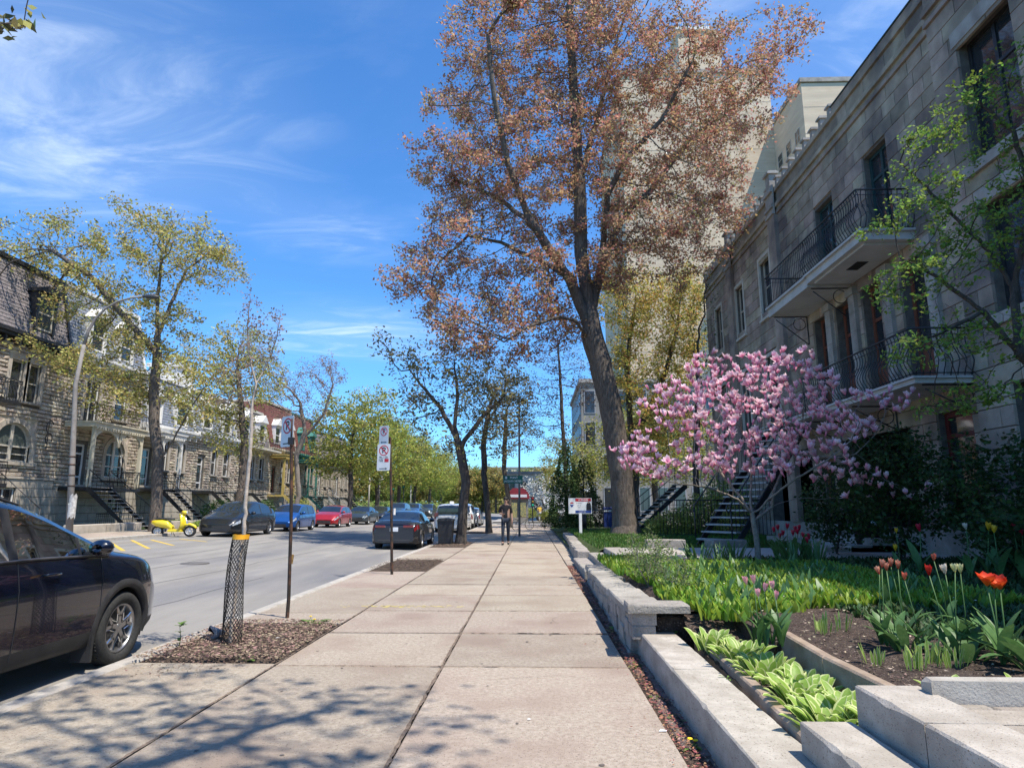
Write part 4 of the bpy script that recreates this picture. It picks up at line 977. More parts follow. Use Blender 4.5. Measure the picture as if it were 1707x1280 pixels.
house('greystone_house', 'greystone house with grey shingled mansard roof and arched window at far left', 21.5, 33.4, 9.3, 2.8, arch=(29.3, 31.55, 3.6, 4.35),
      rects=[(29.65, 30.5, 6.55, 8.5, 0), (30.8, 31.6, 6.55, 8.5, 0), (23, 24.2, 6.3, 8.6, 0), (25.5, 26.5, 6.2, 8.6, 0), (23, 24.3, 3.4, 5.5, 0)], door=(26.0, 27.0, 2.5, 5.0),
      nst=285, nsh=290, dormers=[(30.85, 31.95, 10.35, 12.1)], bwins=[(29.7, 31.0, 1.5, 2.35)], balcony=(24.6, 28.75, 6.2, 1.5, m_black),
      porch=dict(box=(24.6, 28.6, 2.5, 0, 1.5), gap=(26, 27.4)))
# a moulded hood line between the arched window and the pair of windows above it
house('greystone_house', 'rough greystone house with cream arched porch behind the leaning street lamp', 33.4, 40.3, 9.4, 2.55, arch=(37.35, 39.1, 3.15, 4.5),
      rects=[(35.0, 36.2, 6.15, 8.6, 1, .9), (37.6, 38.8, 6.6, 8.6, 0)], door=(34.7, 35.65, 2.5, 4.9), nst=285, dormers=[(35.0, 36.1, 10.3, 12.0, 'gable'), (37.7, 38.8, 10.3, 12.0, 'gable')],
      roof_mat=(m_slate_b, m_slate_b), bwins=[(38.0, 39.2, 1.2, 2.1)], frame=m_wframe, porch=dict(box=(33.75, 38.3, 2.5, 6.0, 1.7), gap=(33.85, 35.3)), eave=m_wframe)
house('greystone_house', 'greystone house with white gabled dormers behind the forked tree', 40.3, 47.2, 6.3, 2.7, arch=None,
      rects=[(45.0, 46.0, 3.9, 5.9, 0), (42.9, 43.9, 3.9, 5.9, 0)], door=(41.0, 41.9, 2.6, 5.2), roof_mat=(m_slate_b, m_slate_b), eave=m_wframe, frame=m_wframe,
      dormers=[(41.4, 42.6, 7.1, 8.6, 'gable'), (44.6, 45.9, 7.1, 8.6, 'gable')], roof_h=3.4, porch=dict(box=(40.5, 43.0, 2.6, 6.2, 1.6), mat=m_wframe, gap=(40.7, 42.1), arches=1, toprail=False))
house('greystone_house', 'greystone house with a shallow iron landing behind the black crossover', 47.2, 54.1, 6.5, 2.7,
      rects=[(52.0, 53.0, 3.9, 5.9, 0), (50.0, 50.9, 3.9, 5.9, 0)], door=(48.0, 48.9, 2.6, 5.2), roof_mat=(m_slate_b, m_slate_b), eave=m_wframe, frame=m_wframe,
      dormers=[(48.4, 49.6, 7.4, 9.0, 'gable'), (51.7, 52.9, 7.4, 9.0, 'gable')], roof_h=3.2, porch=dict(box=(47.4, 50.0, 2.6, 0, 1.5), gap=(47.6, 49.0)))
# chimney-like stair tower seen over the roofs
house('greystone_house', 'greystone house with cream upper balcony behind the blue hatchback', 54.1, 61.0, 6.4, 2.7,
      rects=[(59.0, 60.0, 3.9, 5.9, 0), (57.0, 57.9, 3.9, 5.9, 0)], door=(55.0, 55.9, 2.6, 5.2), roof_mat=(m_slate_i, m_slate_i), eave=m_cream, frame=m_wframe,
      dormers=[(55.4, 56.6, 7.4, 9.0, 'gable'), (58.7, 59.9, 7.4, 9.0, 'gable')], roof_h=3.2, balcony=(54.4, 60.6, 6.6, 1.4, m_cream), porch=dict(box=(54.3, 57.0, 2.6, 0, 1.5), gap=(54.6, 56.0)))
house('greystone_house', 'greystone house with yellow painted porch posts and brick red roof', 61.0, 68.0, 6.6, 2.7,
      rects=[(66.0, 67.0, 3.9, 6.0, 0), (64.2, 65.0, 3.9, 6.0, 0)], door=(62.0, 62.9, 2.6, 5.2), roof_mat=(m_redroof, m_redroof), eave=m_cream, frame=m_wframe,
      dormers=[(62.4, 63.6, 7.6, 9.2, 'gable'), (65.7, 66.9, 7.6, 9.2, 'gable')], roof_h=4.4, porch=dict(box=(61.2, 64.2, 2.6, 6.4, 1.6), mat=m_yel, floor=m_yel, gap=(61.3, 62.8), doormat=m_redwood))
house('greystone_house', 'greystone house with green painted porch and red roof', 68.0, 75.0, 6.6, 2.7,
      rects=[(73.0, 74.0, 3.9, 6.0, 0), (71.0, 71.9, 3.9, 6.0, 0)], door=(69.0, 69.9, 2.6, 5.2), roof_mat=(m_redroof, m_redroof), eave=m_green, frame=m_green, dormer_mat=m_green,
      dormers=[(69.4, 70.6, 7.6, 9.2, 'gable'), (72.7, 73.9, 7.6, 9.2, 'gable')], roof_h=4.2, porch=dict(box=(68.2, 71.0, 2.6, 6.4, 1.6), mat=m_green, floor=m_green, gap=(68.4, 69.8)))
house('greystone_house', 'plain greystone house half hidden by the yellow green trees', 75.0, 82.0, 6.6, 2.7,
      rects=[(80.0, 81.0, 3.9, 6.0, 0), (78.0, 78.9, 3.9, 6.0, 0)], door=(76.0, 76.9, 2.6, 5.2), roof_mat=(m_slate_i, m_slate_i), roof_h=3.2, porch=dict(box=(75.2, 78, 2.6, 0, 1.5), gap=(75.4, 76.8)))
house('greystone_house', 'last greystone house of the row before the park trees', 82.0, 89.0, 6.8, 2.7,
      rects=[(87.0, 88.0, 3.9, 6.0, 0), (85.0, 85.9, 3.9, 6.0, 0)], door=(83.0, 83.9, 2.6, 5.2), roof_mat=(m_slate_i, m_slate_i), roof_h=3.2, porch=dict(box=(82.2, 85, 2.6, 0, 1.5), gap=(82.4, 83.8)))
tt = thing('roof_tower', 'small white turret with iron cresting rising over the greystone roofs', 'turret', (HX - 1.5, 47.2, 9))
q = MB(); q.box(HX - 3, HX - .9, 45.6, 48.0, 9.0, 11.6); q.build('wall', m_wframe, tt)
q = MB(); q.box(HX - 3.15, HX - .75, 45.45, 48.15, 11.6, 11.85); q.build('cornice', m_wframe, tt)
q = MB()
for i in range(9): q.bar((HX - .85, 45.5 + i * .33, 11.85), (HX - .85, 45.5 + i * .33, 12.3), .03); 
q.bar((HX - .85, 45.5, 12.1), (HX - .85, 48.14, 12.1), .02); q.build('cresting', m_black, tt)

stair_out('black front stairs with wooden treads going up to the cream arched porch', HX + 1.7, 34.55, 2.5, 1.7)
stair_out('black front stairs partly hidden by the forked tree trunk', HX + 1.6, 41.4, 2.6, 1.4)
stair_out('black front stairs rising behind the green bush and black crossover', HX + 1.5, 48.3, 2.6, 1.4)
stair_out('black front stairs rising behind the blue hatchback', HX + 1.5, 55.3, 2.6, 1.4)
stair_out('yellow railed front stairs leading to the yellow porch', HX + 1.6, 62.1, 2.6, 1.4, mat=m_yel)
stair_out('green railed front stairs leading to the green porch', HX + 1.6, 69.1, 2.6, 1.4, mat=m_green)
stair_out('grey front stairs behind the red hatchback with a long light handrail', HX + 1.5, 76.1, 2.6, 1.4, mat=M('light_metal', (0.45, 0.45, 0.44), metal=.3, rough=.5))
stair_out('black front stairs of the first house at far left', HX + 1.5, 26.7, 2.5, 1.4)
stair_out('dark front stairs of the last house of the row', HX + 1.5, 83.1, 2.6, 1.4)
# low yard walls and railings along the far pavement
for y0, y1, lb in ((28, 33.2, 'low stone yard wall in front of the arched window house'), (35.8, 40.6, 'low stone yard wall with hedge left of the forked tree'), (42.4, 47.2, 'low stone yard wall behind the yellow scooter'), (49.5, 54.3, 'low stone yard wall behind the black crossover')):
    w_ = thing('yard_wall', lb, 'low wall', (-20.1, (y0 + y1) / 2, .27), 'low yard walls along the far pavement')
    y = y0
    while y < y1 - .1:
        L = min(1.2, y1 - y); q = MB(); q.cbox(-20.25, -19.9, y + .01, y + L - .01, .2, .68, .03, .01); q.build('wall_block', m_gtrim, w_); y += L
fr = thing('yard_railing', 'low black iron railing under the cream arched porch', 'railing', (-22.8, 36, .27))
railing(fr, (-22.6, 33.6, .3), (-22.6, 38.3, .3), .8, .16, out=(1, 0, 0))
la = thing('wall_bracket', 'curled black iron ornament fixed on the rough stone wall', 'wall bracket', (-24.9, 32.6, 5.2))
q = MB(LEFT(HX)); q.tube([(32.5 + .25 * math.cos(a), 5.5 + .35 * math.sin(a), .16) for a in np.linspace(.5, 5.2, 14)], .025, 5); q.tube([(32.5 - .22 * math.cos(a), 4.9 + .3 * math.sin(a), .16) for a in np.linspace(-1.5, 3.6, 12)], .025, 5); q.bar((32.5, 4.4, .1), (32.5, 5.9, .1), .02); q.build('ironwork', m_black, la)
# ================================================================== cars
def paint(name, c, metal=0.35, rough=0.32): return M(name, c, tuple(v * 1.12 for v in c), 3, rough, metal=metal, coat=1.0, spec=0.5)
m_tyre = M('tyre_rubber', (0.022, 0.022, 0.022), (0.04, 0.04, 0.038), 30, 0.85, 0.4, 90)
m_rim = M('alloy_rim', (0.36, 0.36, 0.365), (0.46, 0.46, 0.465), 10, 0.36, metal=0.9)
m_rimd = M('dark_rim_face', (0.10, 0.10, 0.105), (0.15, 0.15, 0.15), 10, 0.4, metal=0.7)
m_plastic = M('black_plastic_trim', (0.025, 0.025, 0.026), (0.04, 0.04, 0.042), 6, 0.6, 0.1, 60)
m_cglass = M('dark_car_glass', (0.012, 0.016, 0.020), (0.02, 0.025, 0.03), 2, 0.03, spec=1.0)
m_clear = glass_mat('tinted_clear_glass', (0.60, 0.80, 0.74))
m_head = M('headlight_lens', (0.30, 0.32, 0.34), (0.62, 0.65, 0.68), 9, 0.12, metal=.3, spec=0.8, coat=1)
m_tail = M('tail_light_lens', (0.12, 0.008, 0.008), (0.22, 0.012, 0.012), 22, 0.15, spec=0.8, coat=1)
m_plate = M('white_plate', (0.66, 0.67, 0.68), rough=.5)
m_chrome = M('chrome', (0.7, 0.7, 0.7), rough=0.15, metal=1.0)

def make_wheel(parent, x, y, R, wd, side, style='five', pname='wheel', m_r=m_rim):
    """wheel whose face looks along side*X; parts: wheel (tyre) > rim"""
    b = MB(frame((x, y, R), (side, 0, 0), (0, 1, 0), (0, 0, 1)))
    rr = R * 0.68; h = wd / 2
    b.lathe([(rr * .98, -h * .6), (R * .93, -h), (R * .985, -h * .8), (R, -h * .5), (R, h * .5), (R * .985, h * .8), (R * .94, h * .98), (R * .82, h * 1.04), (rr * 1.02, h * .9), (rr, h * .55), (rr * .98, -h * .6)], (0, 0, 0), 40, 'x')
    if R > .33 and pname == 'front_wheel_detail':
        for k in range(60):
            a = math.tau * k / 60
            for xo in (-.6, -.1, .35): b.tube([(xo * h, math.cos(a) * R * 1.004, math.sin(a) * R * 1.004), ((xo + .3) * h, math.cos(a + .05) * R * 1.004, math.sin(a + .05) * R * 1.004)], .004, 3, False, False)
    wo = b.build('wheel', m_tyre, parent)
    q = MB(b.T)
    q.lathe([(rr * .995, -h * .5), (rr, h * .80), (rr * .955, h * .86), (rr * .90, h * .72), (rr * .88, h * .2), (rr * .90, -h * .5)], (0, 0, 0), 40, 'x'); q.lathe([(.001, h * .42), (rr * .18, h * .45), (rr * .2, h * .66), (rr * .12, h * .74), (.001, h * .75)], (0, 0, 0), 16, 'x')
    n = 5
    def spoke(a0, r0, a1, r1, w0, w1, x0=h * .45, x1=h * .70):
        p = np.array((math.cos(a0) * r0, math.sin(a0) * r0)); e = np.array((math.cos(a1) * r1, math.sin(a1) * r1)); d = e - p; d /= np.linalg.norm(d); nn = np.array((-d[1], d[0]))
        P = [p - nn * w0, p + nn * w0, e + nn * w1, e - nn * w1]
        q.prism([tuple(v) for v in P], x0, x1, 'x')
    for k in range(n):
        a = math.tau * k / n + .3
        if style == 'five': spoke(a, rr * .12, a, rr * .93, rr * .10, rr * .065)
        elif style == 'ten':
            spoke(a - .12, rr * .14, a - .22, rr * .93, rr * .045, rr * .035); spoke(a + .12, rr * .14, a + .22, rr * .93, rr * .045, rr * .035)
        else:      # forked spokes
            spoke(a, rr * .12, a, rr * .52, rr * .10, rr * .085); spoke(a - .02, rr * .48, a - .30, rr * .95, rr * .055, rr * .05); spoke(a + .02, rr * .48, a + .30, rr * .95, rr * .055, rr * .05)
    q.build('rim', m_r, wo)
    d = MB(b.T); d.lathe([(.001, -h * .1), (rr * .93, -h * .1), (rr * .93, -h * .05), (.001, -h * .05)], (0, 0, 0), 24, 'x'); d.build('brake', m_rimd, wo)
    if style == 'fork' and pname != 'wheel':
        e = MB(b.T)
        for k in range(n):
            a = math.tau * (k + .5) / n + .3; c0 = np.array((math.cos(a), math.sin(a)))
            for s in (-1, 1):
                p0 = c0 * rr * .34; a2 = a + s * .30; p1 = np.array((math.cos(a2), math.sin(a2))) * rr * .62
                a3 = a + s * .30; p2 = np.array((math.cos(a3), math.sin(a3))) * rr * .90
                e.tube([(h * .705, *p0), (h * .71, *p1), (h * .71, *p2)], rr * .022, 4, False, False)
        e.build('rim_edge', m_chrome, wo)
    return wo

class Car:
    def __init__(s, name, label, sp, col, group=None):
        s.sp = sp; s.col = col; s.t = thing(name, label, sp.get('cat', 'car'), (0, 0, 0), group)
        L, Wd = sp['L'], sp['W']; s.L = L; s.w0 = Wd / 2
        top = sp['top']; s.ty = [p[0] for p in top]; s.tz = [p[1] for p in top]; s.build()
    def zt(s, y):
        k = [-.12, -.06, 0, .06, .12]; return float(np.mean([np.interp(min(max(y + d, 0), s.L), s.ty, s.tz) for d in k]))
    def w(s, y):
        sp = s.sp; df = sp.get('df', .75); dr = sp.get('dr', .5); f = 1.0
        if y > s.L - df: f -= sp.get('af', .26) * ((y - (s.L - df)) / df) ** 2.6
        if y < dr: f -= sp.get('ar', .16) * ((dr - y) / dr) ** 2.6
        return s.w0 * f
    def zb(s, y):
        c = s.sp.get('clear', .2); e = 0
        if y > s.L - .5: e = ((y - s.L + .5) / .5) ** 2
        if y < .4: e = ((.4 - y) / .4) ** 2
        return c + .07 * e
    def belt(s, y):
        return min(float(np.interp(y, *zip(*s.sp['belt']))), s.zt(y) - .05)
    def side(s, y, z):
        """half width of the body at height z"""
        b0, b1 = s.zb(y), s.belt(y); t = (z - b0) / max(.05, b1 - b0)
        return s.w(y) * (1 - .055 * max(0, (t - .55) / .45) ** 2 - .045 * max(0, (.35 - t) / .35) ** 2 + .006 * math.exp(-((t - .72) / .05) ** 2))
    def section(s, y):
        w, zb, bl, zt = s.w(y), s.zb(y), s.belt(y), s.zt(y); R = [(0, zb), (.85 * w, zb), (.94 * w, zb + .02)]
        n = 9
        for i in range(n):
            z = zb + .07 + (bl - .03 - zb - .07) * i / (n - 1); R.append((s.side(y, z), z))
        hg = max(0.0, zt - bl - .10); wb = s.side(y, bl); tb = s.sp.get('tumble', .30)
        R.append((wb - .004, bl)); R.append((wb - .025, bl + .018))
        wg = wb - .03 - tb * hg; zg = bl + .022 + hg * .94
        R.append((wg, zg)); R.append((wg - .035 - .02 * min(1, hg * 4), zg + (zt - zg) * .55)); R.append((wg * .62, zt - .012)); R.append((wg * .3, zt - .003)); R.append((0, zt)); return R
    def build(s):
        sp = s.sp; L = s.L
        br = sorted(set([0, L, *sp['ws'], *sp['rw'], *sp['glass'], *[q for p in sp['pillars'] for q in p], L - .06, L - .02, .02, .06, *sp.get('extra', ())]))
        ysn = list(br)
        for a, e in zip(br[:-1], br[1:]):
            k = int((e - a) / .07)
            for i in range(1, k + 1):
                v = a + (e - a) * i / (k + 1); ysn.append(v)
        ysn = sorted(ysn); S = [s.section(y) for y in ysn]; nr = len(S[0]); ns = len(ysn)
        V = np.zeros((ns, 2, nr, 3))
        for i, y in enumerate(ysn):
            for j, (x, z) in enumerate(S[i]):
                V[i, 0, j] = (x, y, z); V[i, 1, j] = (-x, y, z)
        R = sp['R']; s.arch = Ra = R + sp.get('gap', .055); wy = (sp['yr'], sp['yf'])
        ins = np.zeros((ns, nr), bool)
        for yc in wy:
            for i in range(ns):
                for j in range(nr):
                    if 1 <= j <= 11:
                        d = math.hypot(V[i, 0, j, 1] - yc, V[i, 0, j, 2] - R)
                        if d < Ra or (abs(V[i, 0, j, 1] - yc) < Ra and V[i, 0, j, 2] < R): ins[i, j] = True
        dele = set()
        for i in range(ns - 1):
            for j in range(nr - 1):
                if ins[i, j] and ins[i + 1, j] and ins[i, j + 1] and ins[i + 1, j + 1]: dele.add((i, j))
        for yc in wy:
            for i in range(ns):
                for j in range(nr):
                    y, z = V[i, 0, j, 1], V[i, 0, j, 2]
                    if ins[i, j] and abs(y - yc) < Ra * 1.05:
                        keep = any((i + a, j + b) not in dele and 0 <= i + a < ns - 1 and 0 <= j + b < nr - 1 for a in (-1, 0) for b in (-1, 0))
                        if not keep: continue
                        if z < R: ny = yc + math.copysign(Ra, y - yc); nz = z
                        else:
                            d = max(1e-4, math.hypot(y - yc, z - R)); ny = yc + (y - yc) / d * Ra; nz = R + (z - R) / d * Ra
                        for k in (0, 1): V[i, k, j, 1] = ny; V[i, k, j, 2] = nz
        parts = {}
        def put(nm, quad, k):
            parts.setdefault(nm, []).append(quad if k == 0 else quad[::-1])
        gl = sp['glass']; cow, rf = sp['ws']; rr, dk = sp['rw']
        idx = lambda i, k, j: (i * 2 + k) * nr + j
        for i in range(ns - 1):
            ym = (ysn[i] + ysn[i + 1]) / 2; hg = s.zt(ym) - s.belt(ym) - .10
            for j in range(nr - 1):
                if (i, j) in dele: continue
                for k in (0, 1):
                    nm = 'body'
                    if 13 <= j < 14 and hg > .07 and gl[0] < ym < gl[1]:
                        pn_ = sum(ym > e for a, e in sp['pillars']); nm = ('side_window_%d_%d' if not any(a < ym < e for a, e in sp['pillars']) else 'pillar_%d_%d') % (pn_, k)
                    elif j >= 15 and rf < ym < cow: nm = 'windscreen'
                    elif j >= 15 and dk < ym < rr: nm = 'rear_window'
                    elif sp.get('hlr', (9, 10))[0] <= j <= sp.get('hlr', (9, 10))[1] and L - .07 > ym > L - sp.get('hl', .42): nm = 'headlight_%d' % k
                    elif sp.get('tl_rows', (7, 11))[0] <= j <= sp.get('tl_rows', (7, 11))[1] and ym < sp.get('tl', .22): nm = 'tail_light_%d' % k
                    elif j <= sp.get('clad', 3): nm = 'lower_trim'
                    q = [idx(i, k, j), idx(i + 1, k, j), idx(i + 1, k, j + 1), idx(i, k, j + 1)]
                    put(nm, q[::-1], k)
        Vf = V.reshape(-1, 3)
        def sub(nm, mat, quads, parent):
            ids = sorted({v for q in quads for v in q}); mp = {v: a for a, v in enumerate(ids)}
            me = np_mesh(nm, Vf[ids], np.array([[mp[v] for v in q] for q in quads]), True, mat); return link_obj(nm, me, parent)
        sg = m_clear if sp.get('clear_glass') else m_cglass
        mats = {'body': s.col, 'pillar': m_plastic, 'windscreen': sg, 'rear_window': sg, 'lower_trim': sp.get('trim', m_plastic)}
        for nm, quads in parts.items():
            base = nm.rstrip('_0123456789')
            mat = sg if base == 'side_window' else (m_head if base == 'headlight' else (m_tail if base == 'tail_light' else mats.get(base)))
            o = sub(base, mat, quads, s.t)
            if base == 'body': s.body = o
        # closing caps
        for i, sg_, nm in ((0, -1, 'rear_face'), (ns - 1, 1, 'front_face')):
            P = [tuple(V[i, 0, j]) for j in range(nr)] + [tuple(V[i, 1, j]) for j in range(nr - 2, 0, -1)]
            c = np.mean(P, axis=0); P2 = [(c[0] + (p[0] - c[0]) * .95, p[1] + sg_ * .022, c[2] + (p[2] - c[2]) * .93) for p in P]
            n = len(P); F = [(a, (a + 1) % n, n + (a + 1) % n, n + a) for a in range(n)] + [tuple(range(n, 2 * n))]
            if sg_ > 0: F = [f[::-1] for f in F]
            b = MB(); b.add(P + P2, [f[::-1] for f in F], False); o = b.build('bumper', s.col, s.t)
        # wheels, wells, arch rims
        for yc in wy:
            for sd in (-1, 1):
                xx = s.w(yc) - .115
                make_wheel(s.t, sd * xx, yc, R, .22, sd, sp.get('wheel', 'five'), 'front_wheel_detail' if sp.get('detail') and yc > 2 and sd > 0 else 'wheel', sp.get('rim', m_rim))
                b = MB(frame((0, yc, 0), (sd, 0, 0), (0, 1, 0), (0, 0, 1))); x0, x1 = s.w(yc) * .5, s.w(yc) * .955; A = np.linspace(-.35, math.pi + .35, 20)
                Vw = []; Fw = []
                for xv in (x0, x1):
                    for a in A: Vw.append((xv, math.cos(a) * Ra * 1.0, R + math.sin(a) * Ra * 1.0))
                m_ = len(A)
                for q in range(m_ - 1): Fw.append((q, q + 1, m_ + q + 1, m_ + q))
                Fw.append(tuple(range(m_))); b.add(Vw, Fw, True); b.build('wheel_well', m_dark, s.t)
                b = MB(b.T); tw_ = sp.get('archw', .02); A = np.linspace(-.25, math.pi + .25, 26)
                Vw = []; Fw = []
                for a in A:
                    for rr_, o in ((Ra - .012, -.05), (Ra - .012, .006), (Ra + tw_ * .5, .016 if tw_ > .03 else .008), (Ra + tw_, -.002)):
                        yy, zz = yc + math.cos(a) * rr_, R + math.sin(a) * rr_
                        yy2, zz2 = max(.02, min(L - .02, yy)), max(s.zb(yc), zz); Vw.append((s.side(yy2, min(zz2, s.belt(yy2))) + o, yy - yc, zz))
                for q in range(len(A) - 1):
                    for e in range(3): Fw.append((q * 4 + e, q * 4 + e + 1, q * 4 + 5 + e, q * 4 + 4 + e))
                b.add(Vw, Fw, True); b.build('arch_trim', m_plastic if tw_ > .03 else s.col, s.t)
        # mirrors, handles, seams
        my = sp['ws'][0] - .42 + sp.get('mdy', 0)
        for sd in (-1, 1):
            wv = s.side(my, s.belt(my)); b = MB(); zc = s.belt(my) + .085
            b.T = frame((sd * (wv + .09), my, zc), (1, 0, 0), (0, 1, 0), (0, 0, 1))
            ring = [(.045, -.07), (.085, -.05), (.10, 0.0), (.085, .05), (.04, .09)]; Vm = []; Fm = []; nn = 12
            for r_, o in ring:
                for k in range(nn): a = math.tau * k / nn; Vm.append((math.cos(a) * r_ * 1.15, o, math.sin(a) * r_ * .80))
            for q in range(len(ring) - 1):
                for k in range(nn): Fm.append((q * nn + k, q * nn + (k + 1) % nn, (q + 1) * nn + (k + 1) % nn, (q + 1) * nn + k))
            Fm.append(tuple(range(nn))); Fm.append(tuple(range(4 * nn, 5 * nn))); b.add(Vm, Fm, True); b.build('mirror', s.col, s.t)
            b = MB(); b.box(sd * (wv - .03) if sd > 0 else -(wv + .06), (wv + .06) if sd > 0 else -(wv - .03), my - .03, my + .03, zc - .06, zc - .03); b.build('mirror_arm', m_plastic, s.t)
            for hy in sp['handles']:
                z = s.belt(hy) - .13; x = s.side(hy, z)
                b = MB(); b.tube([(sd * (x - .005), hy - .10, z), (sd * (x + .035), hy - .08, z + .003), (sd * (x + .035), hy + .06, z + .003), (sd * (x - .005), hy + .09, z)], .013, 6); b.build('handle', s.col, s.t)
            b = MB()
            for ys_ in sp['seams']:
                P = [(sd * (s.side(ys_, z) + .0015), ys_, z) for z in np.linspace(s.zb(ys_) + .10, s.belt(ys_) - .01, 8)]
                b.tube(P, .0045, 4, False)
            y0_, y1_ = min(sp['seams']), max(sp['seams']); P = [(sd * (s.side(y, s.belt(y)) + .002), y, s.belt(y) + .005) for y in np.linspace(gl[0] + .1, gl[1], 14)]; b.tube(P, .011, 4)
            b.build('door_seam', m_plastic, s.t)
    def box(s, nm, mat, x0, x1, y0, y1, z0, z1, c=.01):
        b = MB(); b.cbox(x0, x1, y0, y1, z0, z1, c); return b.build(nm, mat, s.t)
    def front(s, grille=(.55, .25, .45), plate=True, slim=False, mat=m_plastic):
        gw, z0, z1 = grille; y = s.L; b = MB(); b.prism([(-gw, z0), (gw, z0), (gw * .92, z1), (-gw * .92, z1)], y - .01, y + .032, 'y'); b.build('grille', mat, s.t)
        if plate: s.box('license_plate', m_plate, -.15, .15, y + .033, y + .045, z0 + .06, z0 + .16, .003)
    def rear(s, z0=.62, tl=None, exhaust=False):
        s.box('license_plate', m_plate, -.15, .15, -.045, -.03, z0, z0 + .15, .003)
        if tl:
            for sd in (-1, 1): s.box('tail_light', m_tail, min(sd * tl[0], sd * tl[1]), max(sd * tl[0], sd * tl[1]), -.05, .03, tl[2], tl[3], .01)
    def place(s, x, y, rz=0, z=None):
        """x, y: centre of the car on the road"""
        s.t.location = (x, y, road_z(x) if z is None else z); s.t.rotation_euler = (0, math.asin(0) if False else 0, rz)
        L = s.L
        for c in kids(s.t): c.location.y -= L / 2
        # cross slope of the road
        if x < -8: s.t.rotation_euler[1] = 0.025 * (1 if abs(rz) < 1 else -1)
        return s.t

SUV = dict(cat='suv', L=4.6, W=1.86, R=.355, yr=1.04, yf=3.70, gap=.06, archw=.075, clear=.24, clad=3, tumble=.34, wheel='fork', detail=True, clear_glass=True, rim=m_rim,
           top=[(0, .85), (.04, 1.12), (.2, 1.40), (.42, 1.58), (1.0, 1.665), (1.8, 1.69), (2.3, 1.665), (2.62, 1.57), (3.52, 1.16), (3.85, 1.10), (4.2, 1.01), (4.42, .90), (4.54, .74), (4.6, .60)],
           belt=[(0, 1.06), (1, 1.12), (2.5, 1.12), (3.4, 1.09), (4.1, 1.0), (4.6, .72)], ws=(3.52, 2.66), rw=(.42, .06), glass=(.55, 3.42), pillars=[(.55, .62), (1.28, 1.36), (2.18, 2.28), (3.02, 3.06)],
           handles=(1.75, 2.62), seams=(1.30, 2.24, 3.30), hlr=(9, 11), hl=.42, tl=.2, mdy=.06)
suv = Car('parked_suv', 'dark navy blue crossover parked against the kerb in the left foreground', SUV, paint('navy_paint', (0.002, 0.004, 0.014), 0.0, .22))
t = suv.t
# cabin seen through the glass
b = MB(); b.box(-.80, .80, .5, 3.3, .35, .55); b.build('cabin_floor', m_plastic, t)
for sx in (-.38, .38):
    for sy in (2.15, 1.2):
        b = MB(); b.cbox(sx - .25, sx + .25, sy - .1, sy + .42, .55, .72, .05); b.add([(sx - .24, sy - .12, .70), (sx + .24, sy - .12, .70), (sx + .2, sy - .30, 1.30), (sx - .2, sy - .30, 1.30), (sx - .24, sy + .02, .70), (sx + .24, sy + .02, .70), (sx + .2, sy - .18, 1.30), (sx - .2, sy - .18, 1.30)],
            [(0, 3, 2, 1), (4, 5, 6, 7), (0, 1, 5, 4), (1, 2, 6, 5), (2, 3, 7, 6), (3, 0, 4, 7)]); b.cbox(sx - .12, sx + .12, sy - .31, sy - .20, 1.33, 1.50, .03); b.build('seat', m_plastic, t)
b = MB(); b.prism([(2.85, .6), (3.45, .6), (3.5, 1.08), (3.1, 1.10), (2.85, 1.0)], -.78, .78, 'x'); b.build('dashboard', m_plastic, t)
b = MB(frame((-.38, 2.74, 1.02), (1, 0, 0), (0, .35, .94), (0, .94, -.35))); b.tube([(.18 * math.cos(a), .18 * math.sin(a), 0) for a in np.linspace(0, math.tau, 25)], .016, 6, False); b.bar((-.17, 0, 0), (.17, 0, 0), .02); b.bar((0, -.17, 0), (0, 0, 0), .02); b.build('steering_wheel', m_plastic, t)
suv.front((.42, .42, .66), True)
suv.rear(.7)
# roof rails and fog trim, mud flap, headlamp eyebrow
for sd in (-1, 1):
    b = MB(); b.tube([(sd * .60, y, suv.zt(y) + (.012 if .7 < y < 2.3 else -.02)) for y in np.linspace(.5, 2.5, 12)], .014, 6); b.build('roof_rail', m_plastic, t)
    yy = suv.sp['yf'] - .44; xx = suv.w(yy)
    b = MB(); b.box(min(sd * (xx - .2), sd * xx), max(sd * (xx - .2), sd * xx), yy - .03, yy, .12, .42); b.build('mud_flap', m_plastic, t)
    y1 = np.linspace(.62, 3.40, 18); b = MB(); b.tube([(sd * (suv.side(y, suv.belt(y)) - .002), y, suv.belt(y) + .012) for y in y1], .010, 5); b.build('chrome_strip', M('satin_strip', (.35, .35, .36), metal=.9, rough=.3), t)
suv.place(-5.13, 3.16 + 2.3, 0, -0.12)

# the grey sedan seen from behind
SED = dict(cat='sedan', L=4.46, W=1.80, R=.33, yr=1.02, yf=3.66, gap=.04, archw=.018, clear=.19, clad=2, tumble=.42, wheel='ten',
           top=[(0, .70), (.03, .96), (.10, 1.02), (.55, 1.045), (.70, 1.06), (1.42, 1.36), (1.8, 1.415), (2.2, 1.42), (2.6, 1.385), (3.38, .99), (3.8, .92), (4.2, .80), (4.40, .66), (4.46, .52)],
           belt=[(0, .90), (.6, .96), (2, .95), (3.2, .92), (4.0, .80), (4.46, .58)], ws=(3.36, 2.58), rw=(1.45, .72), glass=(.95, 3.25), pillars=[(.95, 1.25), (1.95, 2.03)],
           handles=(1.55, 2.55), seams=(1.30, 2.0, 3.1), hl=.40, tl=.30, tl_rows=(9, 10), mdy=.02)
sed = Car('parked_sedan', 'dark grey sedan seen from behind by the dark mulch tree pit', SED, paint('dark_grey_paint', (0.022, 0.026, 0.034), .5))
